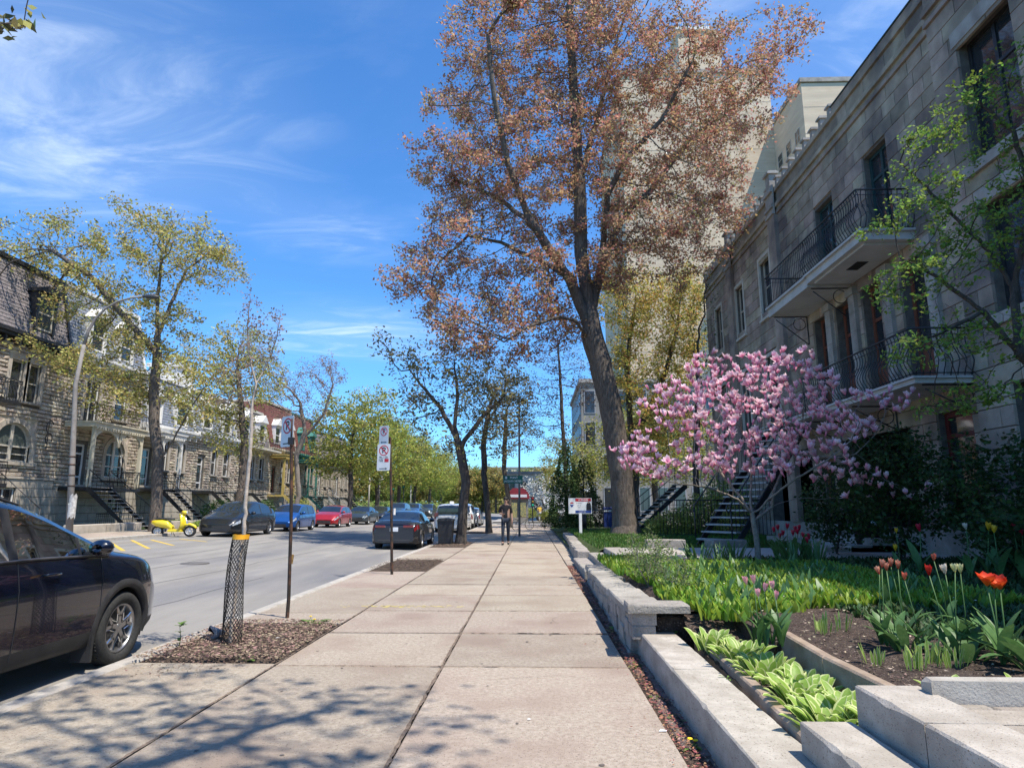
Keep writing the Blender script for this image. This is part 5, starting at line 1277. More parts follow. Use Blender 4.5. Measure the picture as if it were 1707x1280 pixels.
sed.rear(.66, (.34, .70, .80, .88)); sed.box('spoiler_lip', sed.col, -.62, .62, .0, .06, 1.03, 1.055, .01); sed.box('diffuser', m_plastic, -.6, .6, -.03, .02, .25, .36, .01)
b = MB(); b.lathe([(.035, -.06), (.035, .05)], (-.5, 0, .28), 10, 'y'); b.lathe([(.035, -.06), (.035, .05)], (.5, 0, .28), 10, 'y')
sed.front((.5, .3, .6)); sed.place(-5.05, 26.5)
# minivan and others on the near side
VAN = dict(cat='minivan', L=5.0, W=1.96, R=.34, yr=1.05, yf=4.05, gap=.045, archw=.02, clear=.2, clad=2, tumble=.26, wheel='five',
           top=[(0, .85), (.04, 1.15), (.18, 1.60), (.5, 1.73), (1.5, 1.77), (2.8, 1.75), (3.25, 1.66), (4.05, 1.18), (4.5, 1.02), (4.85, .85), (5.0, .62)],
           belt=[(0, 1.05), (2, 1.05), (3.6, 1.02), (4.4, .9), (5, .62)], ws=(4.05, 3.2), rw=(.30, .05), glass=(.45, 3.9), pillars=[(.45, .55), (1.6, 1.7), (2.75, 2.85)],
           handles=(2.1, 3.1), seams=(1.65, 2.8, 3.7), hl=.4, tl=.16, tl_rows=(9, 12))
van = Car('parked_minivan', 'white minivan seen from behind beyond the black bin', VAN, paint('white_paint_car', (0.62, 0.62, 0.60), 0, .35))
van.rear(.72, (.66, .92, .98, 1.22)); van.box('rear_glass', m_cglass, -.72, .72, -.03, .05, 1.12, 1.5, .02); van.box('roof_sign', m_white, -.12, .12, 1.2, 1.32, 1.74, 1.90, .02); van.place(-5.0, 42.6)
HAT = dict(cat='hatchback', L=3.95, W=1.72, R=.30, yr=.78, yf=3.24, gap=.04, archw=.016, clear=.18, clad=2, tumble=.30, wheel='five',
           top=[(0, .80), (.04, 1.05), (.25, 1.36), (.5, 1.47), (1.2, 1.52), (1.9, 1.51), (2.3, 1.44), (3.05, 1.05), (3.4, .95), (3.75, .78), (3.95, .50)],
           belt=[(0, .98), (2, .96), (3, .92), (3.5, .82), (3.95, .58)], ws=(3.05, 2.22), rw=(.40, .08), glass=(.5, 2.95), pillars=[(.5, .62), (1.45, 1.53)],
           handles=(1.15, 2.1), seams=(.95, 1.5, 2.7), hl=.46, tl=.14)
CRO = dict(cat='crossover', L=4.75, W=1.92, R=.36, yr=.98, yf=3.86, gap=.045, archw=.02, clear=.18, clad=2, tumble=.36, wheel='fork',
           top=[(0, .90), (.04, 1.12), (.15, 1.19), (.5, 1.33), (1.2, 1.56), (1.9, 1.62), (2.3, 1.60), (2.8, 1.48), (3.6, 1.10), (4.0, .98), (4.4, .86), (4.62, .74), (4.75, .52)],
           belt=[(0, 1.02), (2, 1.02), (3.3, .98), (4.2, .84), (4.75, .6)], ws=(3.6, 2.5), rw=(1.1, .25), glass=(.6, 3.5), pillars=[(.6, .85), (1.95, 2.03)],
           handles=(1.6, 2.6), seams=(1.2, 2.0, 3.2), hl=.50, tl=.2, hl_rows=(10, 11))
LN = 'cars parked along the far side of the street'
XF = -14.15
def far_car(nm, label, sp, col, yfront, grille, z=None, xo=0):
    c = Car(nm, label, sp, col, LN); c.front(*grille) if isinstance(grille, tuple) and isinstance(grille[0], tuple) else c.front(grille); c.rear()
    c.place(XF + xo, yfront + sp['L'] / 2, math.pi); return c
far_car('parked_crossover', 'black crossover with silver wheels parked behind the yellow scooter', CRO, paint('black_paint', (0.010, 0.011, 0.013), .2), 29.2, ((.60, .26, .40), False))
far_car('parked_hatchback', 'bright blue small hatchback between the black crossover and red hatchback', HAT, paint('blue_paint', (0.012, 0.085, 0.30), .4), 35.9, ((.45, .26, .42), False), xo=.25)
far_car('parked_hatchback', 'red small hatchback parked behind the blue hatchback', dict(HAT, L=4.0, top=[(0, .78), (.04, 1.0), (.35, 1.30), (.7, 1.42), (1.3, 1.46), (1.9, 1.45), (2.35, 1.37), (3.1, 1.0), (3.5, .90), (3.8, .76), (4.0, .50)]), paint('red_paint', (0.36, 0.012, 0.016), .3), 43.0, ((.48, .28, .46), False), xo=.5)
far_car('parked_sedan', 'dark grey sedan parked behind the red hatchback', dict(SED), paint('slate_grey_paint', (0.05, 0.065, 0.07), .5), 50.5, ((.5, .28, .45), False), xo=.55)
far_car('parked_sedan', 'dark compact car with bright headlights parked before the blue pickup', dict(SED), paint('charcoal_paint', (0.03, 0.032, 0.036), .5), 56.8, ((.5, .28, .42), False), xo=.6)
PIC = dict(SUV, clear_glass=False, detail=False, wheel='five', L=4.8, top=[(0, .9), (.04, 1.2), (.2, 1.55), (.5, 1.72), (1.5, 1.80), (2.4, 1.78), (2.8, 1.68), (3.55, 1.25), (4.0, 1.18), (4.5, 1.08), (4.72, .9), (4.8, .6)], cat='suv')
far_car('parked_suv', 'blue tall suv parked beyond the dark compact car', PIC, paint('steel_blue_paint', (0.04, 0.10, 0.22), .4), 63.4, ((.6, .5, .85), False), xo=.85)
far_car('parked_suv', 'second blue suv in the far row just behind the first', PIC, MATS['steel_blue_paint'], 70.5, ((.6, .5, .85), False), xo=1.05)
far_car('parked_suv', 'dark green grey suv last in the far row of cars', PIC, paint('green_grey_paint', (0.04, 0.05, 0.045), .4), 78.0, ((.6, .5, .85), False), xo=1.4)
ns = 'cars parked along the near kerb'
def near_car(nm, label, sp, col, x, yc):
    c = Car(nm, label, sp, col, ns); c.front((.5, .3, .6)); c.rear(); c.place(x, yc, 0)
near_car('parked_suv', 'white suv parked ahead of the white minivan', PIC, MATS['white_paint_car'], -5.0, 48.8)
near_car('parked_hatchback', 'silver grey small car at the front of the near row by the crossing', HAT, paint('silver_paint', (0.38, 0.39, 0.40), .7), -4.9, 54.6)
for o in (sed.t, van.t, ): o['group'] = ns

# ================================================================== yellow scooter
m_sy = M('scooter_yellow', (0.72, 0.55, 0.02), (0.80, 0.62, 0.03), 3, .3, coat=1)
def scooter(label, x, y, rz, col):
    t = thing('scooter', label, 'scooter', (0, 0, 0))
    T = frame((0, 0, 0), (0, 1, 0), (1, 0, 0), (0, 0, 1)); R = .235      # local: front +Y
    for yy in (.62, -.60):
        w_ = MB(); w_.lathe([(R * .62, -.05), (R * .9, -.055), (R, -.02), (R, .02), (R * .9, .055), (R * .62, .05)], (0, yy, R), 28, 'x', cap=False); wo = w_.build('wheel', m_tyre, t)
        q = MB(); q.lathe([(R * .60, -.045), (R * .64, -.05), (R * .64, .05), (R * .60, .045), (R * .60, -.045)], (0, yy, R), 28, 'x', cap=False); q.lathe([(.001, -.05), (.05, -.05), (.05, .05), (.001, .05)], (0, yy, R), 12, 'x')
        for k in range(5):
            a = math.tau * k / 5 + .3; q.tube([(0, yy + .04 * math.cos(a), R + .04 * math.sin(a)), (0, yy + R * .62 * math.cos(a), R + R * .62 * math.sin(a))], .022, 4)
        q.build('rim', m_white, wo)
    def loft(rings, name, mat, n=14, close=True):
        """rings: (y, zc, half width, half height)"""
        V = []; F = []
        for y_, zc, hw, hh in rings:
            for k in range(n):
                a = math.tau * k / n; ca, sa = math.cos(a), math.sin(a)
                V.append((hw * math.copysign(abs(ca) ** .8, ca), y_, zc + hh * math.copysign(abs(sa) ** .8, sa)))
        for i in range(len(rings) - 1):
            for k in range(n): F.append((i * n + k, i * n + (k + 1) % n, (i + 1) * n + (k + 1) % n, (i + 1) * n + k))
        F.append(tuple(range(n))[::-1]); F.append(tuple((len(rings) - 1) * n + k for k in range(n))); b = MB(); b.add(V, F, True); return b.build(name, mat, t)
    loft([(-.86, .58, .04, .03), (-.80, .60, .14, .09), (-.62, .56, .20, .15), (-.40, .54, .22, .18), (-.20, .50, .20, .17), (-.10, .42, .17, .13), (-.02, .34, .14, .07)], 'rear_body', col)
    b = MB(); b.cbox(-.17, .17, -.16, .36, .20, .31, .03); b.build('footboard', col, t)
    # leg shield sweeping up to the handlebar
    b = MB(); V = []; F = []; P = [(.30, .27, .17), (.40, .34, .22), (.46, .50, .24), (.44, .70, .22), (.38, .86, .17), (.33, .95, .11)]; m_ = 9
    for y_, z_, hw in P:
        for k in range(m_): u = -1 + 2 * k / (m_ - 1); V.append((hw * u, y_ - .10 * abs(u) ** 2.2, z_))
    for y_, z_, hw in P:
        for k in range(m_): u = -1 + 2 * k / (m_ - 1); V.append((hw * u, y_ - .03 - .10 * abs(u) ** 2.2, z_))
    o_ = len(P) * m_
    for i in range(len(P) - 1):
        for k in range(m_ - 1):
            F.append((i * m_ + k, i * m_ + k + 1, (i + 1) * m_ + k + 1, (i + 1) * m_ + k)[::-1]); F.append((o_ + i * m_ + k, o_ + i * m_ + k + 1, o_ + (i + 1) * m_ + k + 1, o_ + (i + 1) * m_ + k))
        for k in (0, m_ - 1): F.append((i * m_ + k, (i + 1) * m_ + k, o_ + (i + 1) * m_ + k, o_ + i * m_ + k))
    b.add(V, F, True); b.build('leg_shield', col, t)
    loft([(.36, .42, .03, .03), (.45, .49, .10, .05), (.62, .52, .125, .055), (.78, .45, .11, .05), (.86, .36, .05, .04)], 'front_mudguard', col)
    b = MB(); b.tube([(0, .62, R), (.0, .50, .5), (0, .36, .95)], .03, 8); b.build('fork', m_chrome, t)
    loft([(.24, 1.0, .05, .04), (.30, 1.02, .10, .07), (.38, 1.01, .11, .08), (.45, .99, .07, .06)], 'handlebar_head', col)
    b = MB(); b.tube([(-.34, .22, 1.02), (-.15, .30, 1.01), (.15, .30, 1.01), (.34, .22, 1.02)], .02, 8); b.build('handlebar', m_plastic, t)
    for s_ in (-1, 1):
        b = MB(); b.tube([(s_ * .22, .28, 1.03), (s_ * .30, .27, 1.22)], .008, 5); b.lathe([(.001, .262), (.055, .265), (.055, .28), (.001, .285)], (s_ * .30, 0, 1.26), 12, 'y'); b.build('mirror', m_plastic, t)
    b = MB(); b.lathe([(.001, .44), (.06, .45), (.065, .46), (.001, .475)], (0, 0, 1.0), 14, 'y'); b.build('headlight', m_head, t)
    loft([(-.72, .74, .06, .02), (-.62, .755, .13, .04), (-.3, .75, .14, .045), (-.06, .74, .11, .04), (.0, .72, .05, .02)], 'seat', m_plastic)
    b = MB(); b.cbox(-.16, .02, -.78, -.35, .20, .36, .04); b.lathe([(.05, -.85), (.06, -.6), (.05, -.38)], (-.17, 0, .28), 12, 'y'); b.build('engine', m_rim, t)
    b = MB(); b.lathe([(.001, -.90), (.05, -.89), (.05, -.86), (.001, -.85)], (0, 0, .62), 10, 'y'); b.build('tail_light', m_tail, t)
    b = MB(); b.tube([(0, -.05, .24), (.16, -.02, .02)], .014, 6); b.tube([(0, -.05, .24), (-.16, -.02, .02)], .014, 6); b.build('stand', m_chrome, t)
    t.location = (x, y, road_z(x)); t.rotation_euler = (0, 0, rz); return t
scooter('bright yellow scooter with black seat standing on its stand by the far kerb', -15.75, 28.7, rad(-90), m_sy).scale = (1.05, 1.18, 1.03)
# ================================================================== trees
m_bark = M('grey_bark', (0.085, 0.066, 0.052), (0.20, 0.165, 0.135), 9, 0.95, 1.0, 26, stretch=(2.2, 2.2, .35), bdist=0.05)
m_barkd = M('dark_bark', (0.055, 0.045, 0.038), (0.12, 0.10, 0.085), 9, 0.95, 1.0, 30, stretch=(2.2, 2.2, .4), bdist=0.04)
m_barkw = M('pale_smooth_bark', (0.36, 0.30, 0.25), (0.52, 0.45, 0.38), 14, 0.85, 0.4, 60, stretch=(1, 1, 3))
m_barkm = M('magnolia_bark', (0.15, 0.125, 0.105), (0.27, 0.235, 0.20), 20, 0.9, 0.5, 60)
def leafmat(n, a, b_, isl=.45, tr=.4): return M(n, a, b_, 1.5, 0.6, island=isl, trans=tr, spec=.3)
lf_red = leafmat('reddish_samaras', (0.42, 0.20, 0.115), (0.62, 0.39, 0.25), .45, .45)
lf_gold = leafmat('golden_leaves', (0.54, 0.36, 0.08), (0.66, 0.48, 0.15), .4)
lf_olive = leafmat('olive_young_leaves', (0.36, 0.33, 0.09), (0.52, 0.48, 0.16), .45)
lf_olived = leafmat('dull_olive_leaves', (0.16, 0.14, 0.06), (0.25, 0.22, 0.09), .5)
lf_ygreen = leafmat('yellow_green_leaves', (0.27, 0.30, 0.05), (0.38, 0.40, 0.10), .35)
lf_plum = leafmat('plum_brown_leaves', (0.085, 0.06, 0.055), (0.14, 0.10, 0.08), .4)
lf_tan = leafmat('pinkish_tan_buds', (0.26, 0.17, 0.12), (0.34, 0.25, 0.18), .4)
lf_fresh = leafmat('fresh_green_leaves', (0.15, 0.26, 0.04), (0.27, 0.39, 0.08), .4, .45)
lf_dark = leafmat('deep_green_leaves', (0.025, 0.055, 0.015), (0.05, 0.095, 0.025), .45, .3)
lf_shrub = leafmat('light_shrub_leaves', (0.13, 0.20, 0.05), (0.23, 0.30, 0.10), .4, .4)

def ell_pts(blobs, rng):
    out = []
    for (c, r, n) in blobs:
        d = rng.normal(size=(n, 3)); d /= np.linalg.norm(d, axis=1)[:, None]; q = rng.random(n) ** (1 / 2.2)
        out.append(np.array(c) + d * q[:, None] * np.array(r))
    return np.vstack(out)
def colonize(polys, A, step, di, dk, iters, rng, trop=(0, 0, .12), zmin=None):
    P = []; par = []
    for pl in polys:
        pl = [np.array(p, float) for p in pl]
        if P: k0 = int(np.argmin(np.linalg.norm(np.array(P) - pl[0], axis=1)))
        else: P.append(pl[0]); par.append(-1); k0 = 0
        for a, e in zip(pl[:-1], pl[1:]):
            L = np.linalg.norm(e - a); n = max(1, int(round(L / step)))
            for i in range(1, n + 1):
                w = rng.normal(size=3) * step * .05 if i < n else 0
                P.append(a + (e - a) * i / n + w); par.append(k0); k0 = len(P) - 1
    P = np.array(P); par = list(par); nd = np.full(len(A), 1e9); ni = np.zeros(len(A), int)
    def upd(start):
        B = P[start:]
        for s in range(0, len(B), 400):
            D = np.linalg.norm(A[:, None, :] - B[None, s:s + 400, :], axis=2); m = D.argmin(1); v = D[np.arange(len(A)), m]; k = v < nd
            nd[k] = v[k]; ni[k] = m[k] + start + s
    upd(0); trop = np.array(trop)
    for it in range(iters):
        keep = nd > dk; A = A[keep]; nd = nd[keep]; ni = ni[keep]
        if not len(A): break
        act = nd < di
        if not act.any(): di *= 1.5; act = nd < di
        if not act.any(): break
        idx = ni[act]; v = A[act] - P[idx]; v /= np.linalg.norm(v, axis=1)[:, None] + 1e-9
        S = np.zeros((len(P), 3)); np.add.at(S, idx, v); u = np.unique(idx); d = S[u]; nn = np.linalg.norm(d, axis=1)[:, None]; d = d / (nn + 1e-9) + trop + rng.normal(size=(len(u), 3)) * .18
        d /= np.linalg.norm(d, axis=1)[:, None]; new = P[u] + d * step
        st = len(P); P = np.vstack([P, new]); par.extend(u.tolist()); upd(st)
    return P, np.array(par)
def branch_radii(P, par, r0, R):
    n = len(P); cnt = np.zeros(n); ch = np.zeros(n, bool); ch[par[par >= 0]] = True
    w = np.where(ch, 0.0, 1.0)
    for i in range(n - 1, 0, -1): w[par[i]] += w[i]
    w = np.maximum(w, 1); ex = math.log(R / r0) / math.log(w[0]) if w[0] > 1 else .5
    return r0 * w ** ex, w
def tube_net(P, par, r, sides=None, flare=None, name='trunk', mat=None, sel=None):
    n = len(P); main = np.full(n, -1)
    for i in range(n - 1, 0, -1):
        p = par[i]
        if main[p] < 0 or r[i] > r[main[p]]: main[p] = i
    D = np.zeros((n, 3))
    for i in range(n):
        a = P[par[i]] if par[i] >= 0 else P[i]; e = P[main[i]] if main[i] >= 0 else P[i]; v = e - a; D[i] = v / (np.linalg.norm(v) + 1e-9)
    Vs = []; Fs = []; off = 0
    for k, lo_, hi_ in ((10, .05, 9), (6, .018, .05), (3, 0, .018)):
        c = np.array([i for i in range(1, n) if lo_ <= r[i] < hi_ and (sel is None or sel[i])])
        if not len(c): continue
        p = par[c]; ismain = main[p] == c
        e = P[c] - P[p]; e /= np.linalg.norm(e, axis=1)[:, None] + 1e-9
        d0 = np.where(ismain[:, None], D[p], e); d1 = np.where((main[c] >= 0)[:, None], D[c], e)
        r0_ = np.where(ismain, r[p], r[c] * 1.15); r1_ = r[c]
        def ring(ctr, d, rr):
            ref = np.tile(np.array([.13, .99, .05]), (len(d), 1)); u = np.cross(d, ref); u /= np.linalg.norm(u, axis=1)[:, None] + 1e-9; v = np.cross(d, u)
            t = np.arange(k) * math.tau / k; return ctr[:, None, :] + rr[:, None, None] * (np.cos(t)[None, :, None] * u[:, None, :] + np.sin(t)[None, :, None] * v[:, None, :])
        V = np.concatenate([ring(P[p], d0, r0_), ring(P[c], d1, r1_)], axis=1).reshape(-1, 3)
        m = len(c); b = (np.arange(m) * 2 * k)[:, None]; q = np.arange(k)[None, :]; q2 = (np.arange(k)[None, :] + 1) % k
        F = np.stack([b + q, b + q2, b + k + q2, b + k + q], axis=2).reshape(-1, 4) + off
        Vs.append(V); Fs.append(F); off += len(V)
    return np_mesh(name, np.vstack(Vs), np.vstack(Fs)[:, ::-1], True, mat)
def leaf_mesh(C, s, rng, name, mat, aspect=.55, droop=.3, up=None):
    """C centres; one folded four point leaf each"""
    n = len(C); d = rng.normal(size=(n, 3)); d[:, 2] = d[:, 2] * .6 - droop; d /= np.linalg.norm(d, axis=1)[:, None]
    w = np.cross(d, rng.normal(size=(n, 3))); w /= np.linalg.norm(w, axis=1)[:, None] + 1e-9; nn = np.cross(d, w)
    S = (s * rng.uniform(.6, 1.3, n))[:, None]
    V = np.stack([C - d * S * .5, C + w * S * aspect * .5 - nn * S * .10 - d * S * .02, C + d * S * .5, C - w * S * aspect * .5 - nn * S * .10 - d * S * .02], axis=1).reshape(-1, 3)
    F = np.arange(4 * n).reshape(-1, 4); return np_mesh(name, V, F, False, mat)
def tree(name, label, cat, base, polys, blobs, R, r0=.008, step=.35, di=3.0, dk=.5, iters=70, leaf=(lf_olive, .1, 3, .25), bark=m_bark, group=None, seed=1, leaf_r=.03, flare=1.35, trop=(0, 0, .1), leaf2=None, aspect=.55, tw=0, clump_=0):
    rng = np.random.default_rng(seed); A = ell_pts(blobs, rng)
    P, par = colonize(polys, A, step, di, dk, iters, rng, trop); r, w = branch_radii(P, par, r0, R)
    h = P[:, 2] - P[0, 2]; r = r * (1 + (flare - 1) * np.exp(-h / .35) * (w > w[0] * .9))
    if tw:      # extra fine twigs on thin nodes
        c = np.where(r < leaf_r)[0]; c = np.repeat(c, tw); d = rng.normal(size=(len(c), 3)); d[:, 2] += .4; d /= np.linalg.norm(d, axis=1)[:, None]
        n0 = len(P); P = np.vstack([P, P[c] + d * rng.uniform(.15, .5, (len(c), 1)) * step]); par = np.concatenate([par, c]); r = np.concatenate([r, np.full(len(c), r0 * .6)])
    t = thing(name, label, cat, tuple(base), group); b0 = np.array(base)
    big = r > (max(.02, R * .10) if R > .1 else R * .4)
    if big[1:].sum() < 2: big[:] = True
    link_obj('trunk', tube_net(P - b0, par, r, mat=bark, sel=big), t)
    if (~big).any(): link_obj('branches', tube_net(P - b0, par, r, mat=bark, sel=~big, name='branches'), t)['kind'] = 'stuff'
    for q in [leaf] + ([leaf2] if leaf2 else []):
        mat, s, k, sp_ = q; c = np.where(r < leaf_r)[0]
        if k < 1: c = rng.choice(c, int(len(c) * k), replace=False); k = 1
        elif k > 3 and clump_ > 0:
            q3 = P[c] * (2 * math.pi / clump_); nv = np.sin(q3[:, 0] + 1.7 * np.sin(q3[:, 1] * .7)) * np.sin(q3[:, 1] + 2.1) + np.sin(q3[:, 2] * 1.1 + q3[:, 0] * .5) * .8
            c = c[rng.random(len(c)) < np.clip(.62 + nv * .45, .16, 1.0)]
        cc = np.repeat(c, int(k)); a = rng.random((len(cc), 1)); C = P[cc] * a + P[par[cc]] * (1 - a) + rng.normal(size=(len(cc), 3)) * sp_ * .5
        link_obj('foliage', leaf_mesh(C - b0, s, rng, 'foliage', mat, aspect), t)['kind'] = 'stuff'
    return t, P, par, r
def W(x, y, Y): return np.array(world_at(x, y, Y))
def PB(Y, items, dep, n):
    """ellipsoids given by photo position and size at depth Y"""
    out = []; tot = sum(a[2] * a[3] for a in items)
    for it in items:
        x, y, rx, ry = it[:4]; dy = it[4] if len(it) > 4 else 0
        k = (Y + dy) / 1075; out.append((W(x, y, Y + dy), (rx * k, dep, ry * k), max(8, int(n * rx * ry / tot))))
    return out

# --- the big maple in front of the tower
Yb = 27.0
def pl(Y, pts): return [W(x, y, Y + (d[0] if (d := p[2:]) else 0)) for p in pts for x, y in (p[:2],)]
gb = W(1043, 885, Yb); gb[2] = .30
tree('maple_tree', 'huge maple with reddish young foliage towering over the sidewalk', 'tree', gb,
     [[gb] + pl(Yb, [(1037, 800), (1022, 700), (1003, 620), (986, 555), (978, 490), (968, 420), (966, 300), (958, 170), (950, 40), (945, -120)]),
      pl(Yb, [(984, 550), (950, 465, -.6), (912, 410, -1.2), (884, 371, -1.6), (846, 273, -2.2), (824, 164, -2.8), (813, 60, -3)]),
      pl(Yb, [(984, 520), (996, 470, .3), (1010, 415, .6), (1048, 350, .9), (1081, 322, 1.2), (1146, 235, 1.6), (1195, 200, 2.0), (1260, 150, 2.4)]),
      pl(Yb, [(1004, 440, .4), (1012, 328, -.8), (1040, 270, -1.4), (1103, 200, -2), (1150, 110, -2.6)]),
      pl(Yb, [(950, 465, -.6), (906, 437, 1), (835, 404, 2), (780, 393, 2.8), (730, 440, 3.2)]),
      pl(Yb, [(990, 570), (960, 535, -1), (933, 528, -1.8), (878, 546, -2.6), (840, 570, -3)]),
      pl(Yb, [(968, 300), (1000, 180, 2), (1030, 60, 3)]), pl(Yb, [(884, 371, -1.6), (830, 330, -.5), (760, 300, .5)])],
     PB(Yb, [(830, 110, 125, 150), (960, 90, 160, 150), (1100, 130, 140, 140), (1240, 130, 90, 70), (1190, 200, 110, 90), (770, 290, 100, 120), (765, 450, 110, 85), (900, 300, 150, 150), (1050, 310, 140, 130), (1170, 320, 100, 90),
              (820, 560, 110, 65), (690, 480, 65, 50), (1000, -110, 240, 140), (1150, 410, 90, 60), (900, 470, 90, 60), (1300, 130, 50, 30), (740, 560, 60, 50), (1040, 440, 70, 50)], 4.6, 4600),
     .47, r0=.009, step=.42, di=4.5, dk=.55, iters=90, leaf=(lf_red, .150, 16, .34), leaf2=(leafmat('greenish_samaras', (0.34, 0.27, 0.11), (0.46, 0.36, 0.17)), .125, 3, .36), bark=m_bark, seed=11, leaf_r=.022, flare=1.5, tw=2, trop=(0, 0, .16), clump_=2.6)
# --- golden tree behind it
g2 = W(1058, 872, 37); g2[2] = .34
tree('golden_tree', 'golden yellow leafed tree with dark trunk behind the big maple', 'tree', g2,
     [[g2] + pl(37, [(1056, 780), (1050, 700), (1045, 600), (1060, 500)]), pl(37, [(1050, 730), (1085, 680), (1110, 620), (1130, 540)])],
     PB(37, [(1080, 500, 90, 60), (1125, 560, 60, 110), (1045, 610, 45, 90), (1150, 480, 40, 50), (1100, 700, 70, 70), (1020, 500, 40, 50), (1060, 760, 50, 40)], 3.0, 2200),
     .30, step=.42, dk=.55, leaf=(lf_gold, .15, 18, .45), leaf2=(lf_ygreen, .15, 12, .45), bark=m_barkd, seed=5, tw=1, clump_=2.2)
g3 = np.array((7.8, 31.0, .36))
tree('green_tree', 'loose green tree at the corner of the stone mansion', 'tree', g3, [[g3, g3 + (0, 0, 3), g3 + (.4, 0, 7)]],
     PB(31, [(1165, 580, 35, 90), (1180, 480, 30, 50), (1150, 700, 50, 60)], 1.3, 600), .14, step=.4, dk=.5, leaf=(leafmat('mid_green_leaves', (.09, .12, .03), (.15, .18, .05)), .12, 5, .4), bark=m_barkd, seed=6)
# --- trees along the kerb further down
def kerb_tree(label, x, y, Y, pts, blobs, R, mat, seed, n=1000, dep=2.4, extra=(), ls=.145, k=7, bark=m_barkd, name='street_tree', tw=1):
    b0 = W(x, y, Y); b0[2] = .02
    return tree(name, label, 'tree', b0, [[b0] + pl(Y, pts)] + [pl(Y, e) for e in extra], PB(Y, blobs, dep, n), R, step=.36, dk=.45, leaf=(mat, ls, k, .35), bark=bark, seed=seed, tw=tw, clump_=1.8)
kerb_tree('dark trunked tree with dull olive leaves in the verge beside the black bin', 768, 907, 26.1, [(771, 860), (777, 805), (767, 750), (758, 712), (763, 660), (757, 600)],
          [(720, 615, 75, 45), (775, 640, 80, 65), (700, 680, 55, 50), (830, 650, 70, 50), (835, 705, 55, 40), (662, 590, 45, 30), (760, 740, 60, 25)], .19, lf_olived, 21, 1100, 2.6,
          [[(763, 735), (735, 680), (700, 640)], [(766, 745), (800, 700), (840, 660)]])
kerb_tree('slender tree with mottled trunk just beyond the white minivan', 815, 887, 37.0, [(813, 850), (808, 800), (806, 740), (815, 680)], [(815, 690, 55, 60), (855, 650, 45, 40), (790, 640, 45, 40), (840, 740, 40, 30)], .17, lf_olived, 22, 800, 2.4)
kerb_tree('third kerb tree standing behind the walking man', 850, 876, 47.0, [(849, 840), (840, 780), (843, 700)], [(850, 690, 45, 55), (880, 720, 35, 40), (830, 640, 40, 50), (870, 650, 30, 30)], .17, lf_olived, 23, 700, 2.6)
kerb_tree('thin dark tree with plum brown leaves left of the cedar', 946, 868, 46.0, [(944, 800), (939, 730), (935, 650), (930, 570)], [(925, 610, 50, 80), (900, 690, 45, 55), (945, 740, 35, 50), (950, 550, 45, 50), (975, 640, 30, 50)], .15, lf_plum, 24, 1100, 2.4, k=5)
# --- far side trees
gl_ = np.array((-17.9, 31.0, .31))
Yl = 31.0
tree('forked_tree', 'broad forked street tree with olive leaves beside the yellow scooter', 'tree', gl_,
     [[gl_] + pl(Yl, [(262, 800), (264, 765), (257, 710), (256, 660), (262, 600), (262, 498), (270, 420)]),
      pl(Yl, [(264, 770), (290, 732, -.4), (312, 690, -.8), (345, 640, -1.2), (390, 590, -1.5)]), pl(Yl, [(257, 670), (300, 650, 1), (330, 640, 1.5), (370, 620, 2)]),
      pl(Yl, [(262, 590), (200, 520, -1), (150, 460, -1.6), (90, 420, -2)]), pl(Yl, [(262, 560), (310, 450, 1), (350, 420, 1.6)])],
     PB(Yl, [(300, 420, 100, 70), (350, 430, 60, 60), (200, 620, 90, 90), (180, 500, 100, 60), (100, 420, 90, 60), (40, 440, 70, 70), (330, 640, 50, 70), (270, 540, 60, 80), (160, 400, 60, 40), (100, 600, 50, 30), (240, 370, 50, 30), (20, 520, 50, 40)], 3.4, 2600),
     .25, step=.38, di=3.6, dk=.5, leaf=(lf_olive, .155, 10, .34), leaf2=(leafmat('golden_olive_leaves', (.42, .35, .10), (.55, .47, .17)), .155, 5, .34), bark=m_bark, seed=31, tw=1, clump_=2.4)
g5 = np.array((-18.0, 39.6, .31))
tree('street_tree', 'green leafed tree rising behind the black crossover', 'tree', g5, [[g5] + pl(39.6, [(404, 800), (408, 740), (400, 660), (395, 600)])],
     PB(39.6, [(380, 650, 45, 90), (405, 580, 55, 50), (345, 690, 40, 50), (440, 620, 40, 60), (350, 600, 35, 40), (400, 730, 40, 40)], 3, 1300), .22, step=.4, dk=.5, leaf=(lf_olive, .17, 8, .4), leaf2=(lf_ygreen, .16, 4, .4), bark=m_bark, seed=32, tw=1, clump_=2.2)
g6 = np.array((-16.9, 46.5, .31))
tree('street_tree', 'leaning tree with bare pinkish twigs above the blue hatchback', 'tree', g6, [[g6] + pl(46.5, [(498, 820), (494, 760), (508, 720), (500, 670)]), pl(46.5, [(508, 730), (540, 690), (555, 640)])],
     PB(46.5, [(500, 640, 75, 40), (545, 620, 40, 35), (455, 640, 45, 45), (500, 690, 60, 25), (420, 580, 30, 40)], 2.6, 1100), .17, step=.34, dk=.42, leaf=(lf_tan, .12, 3, .3), bark=m_barkm, seed=33, tw=2)
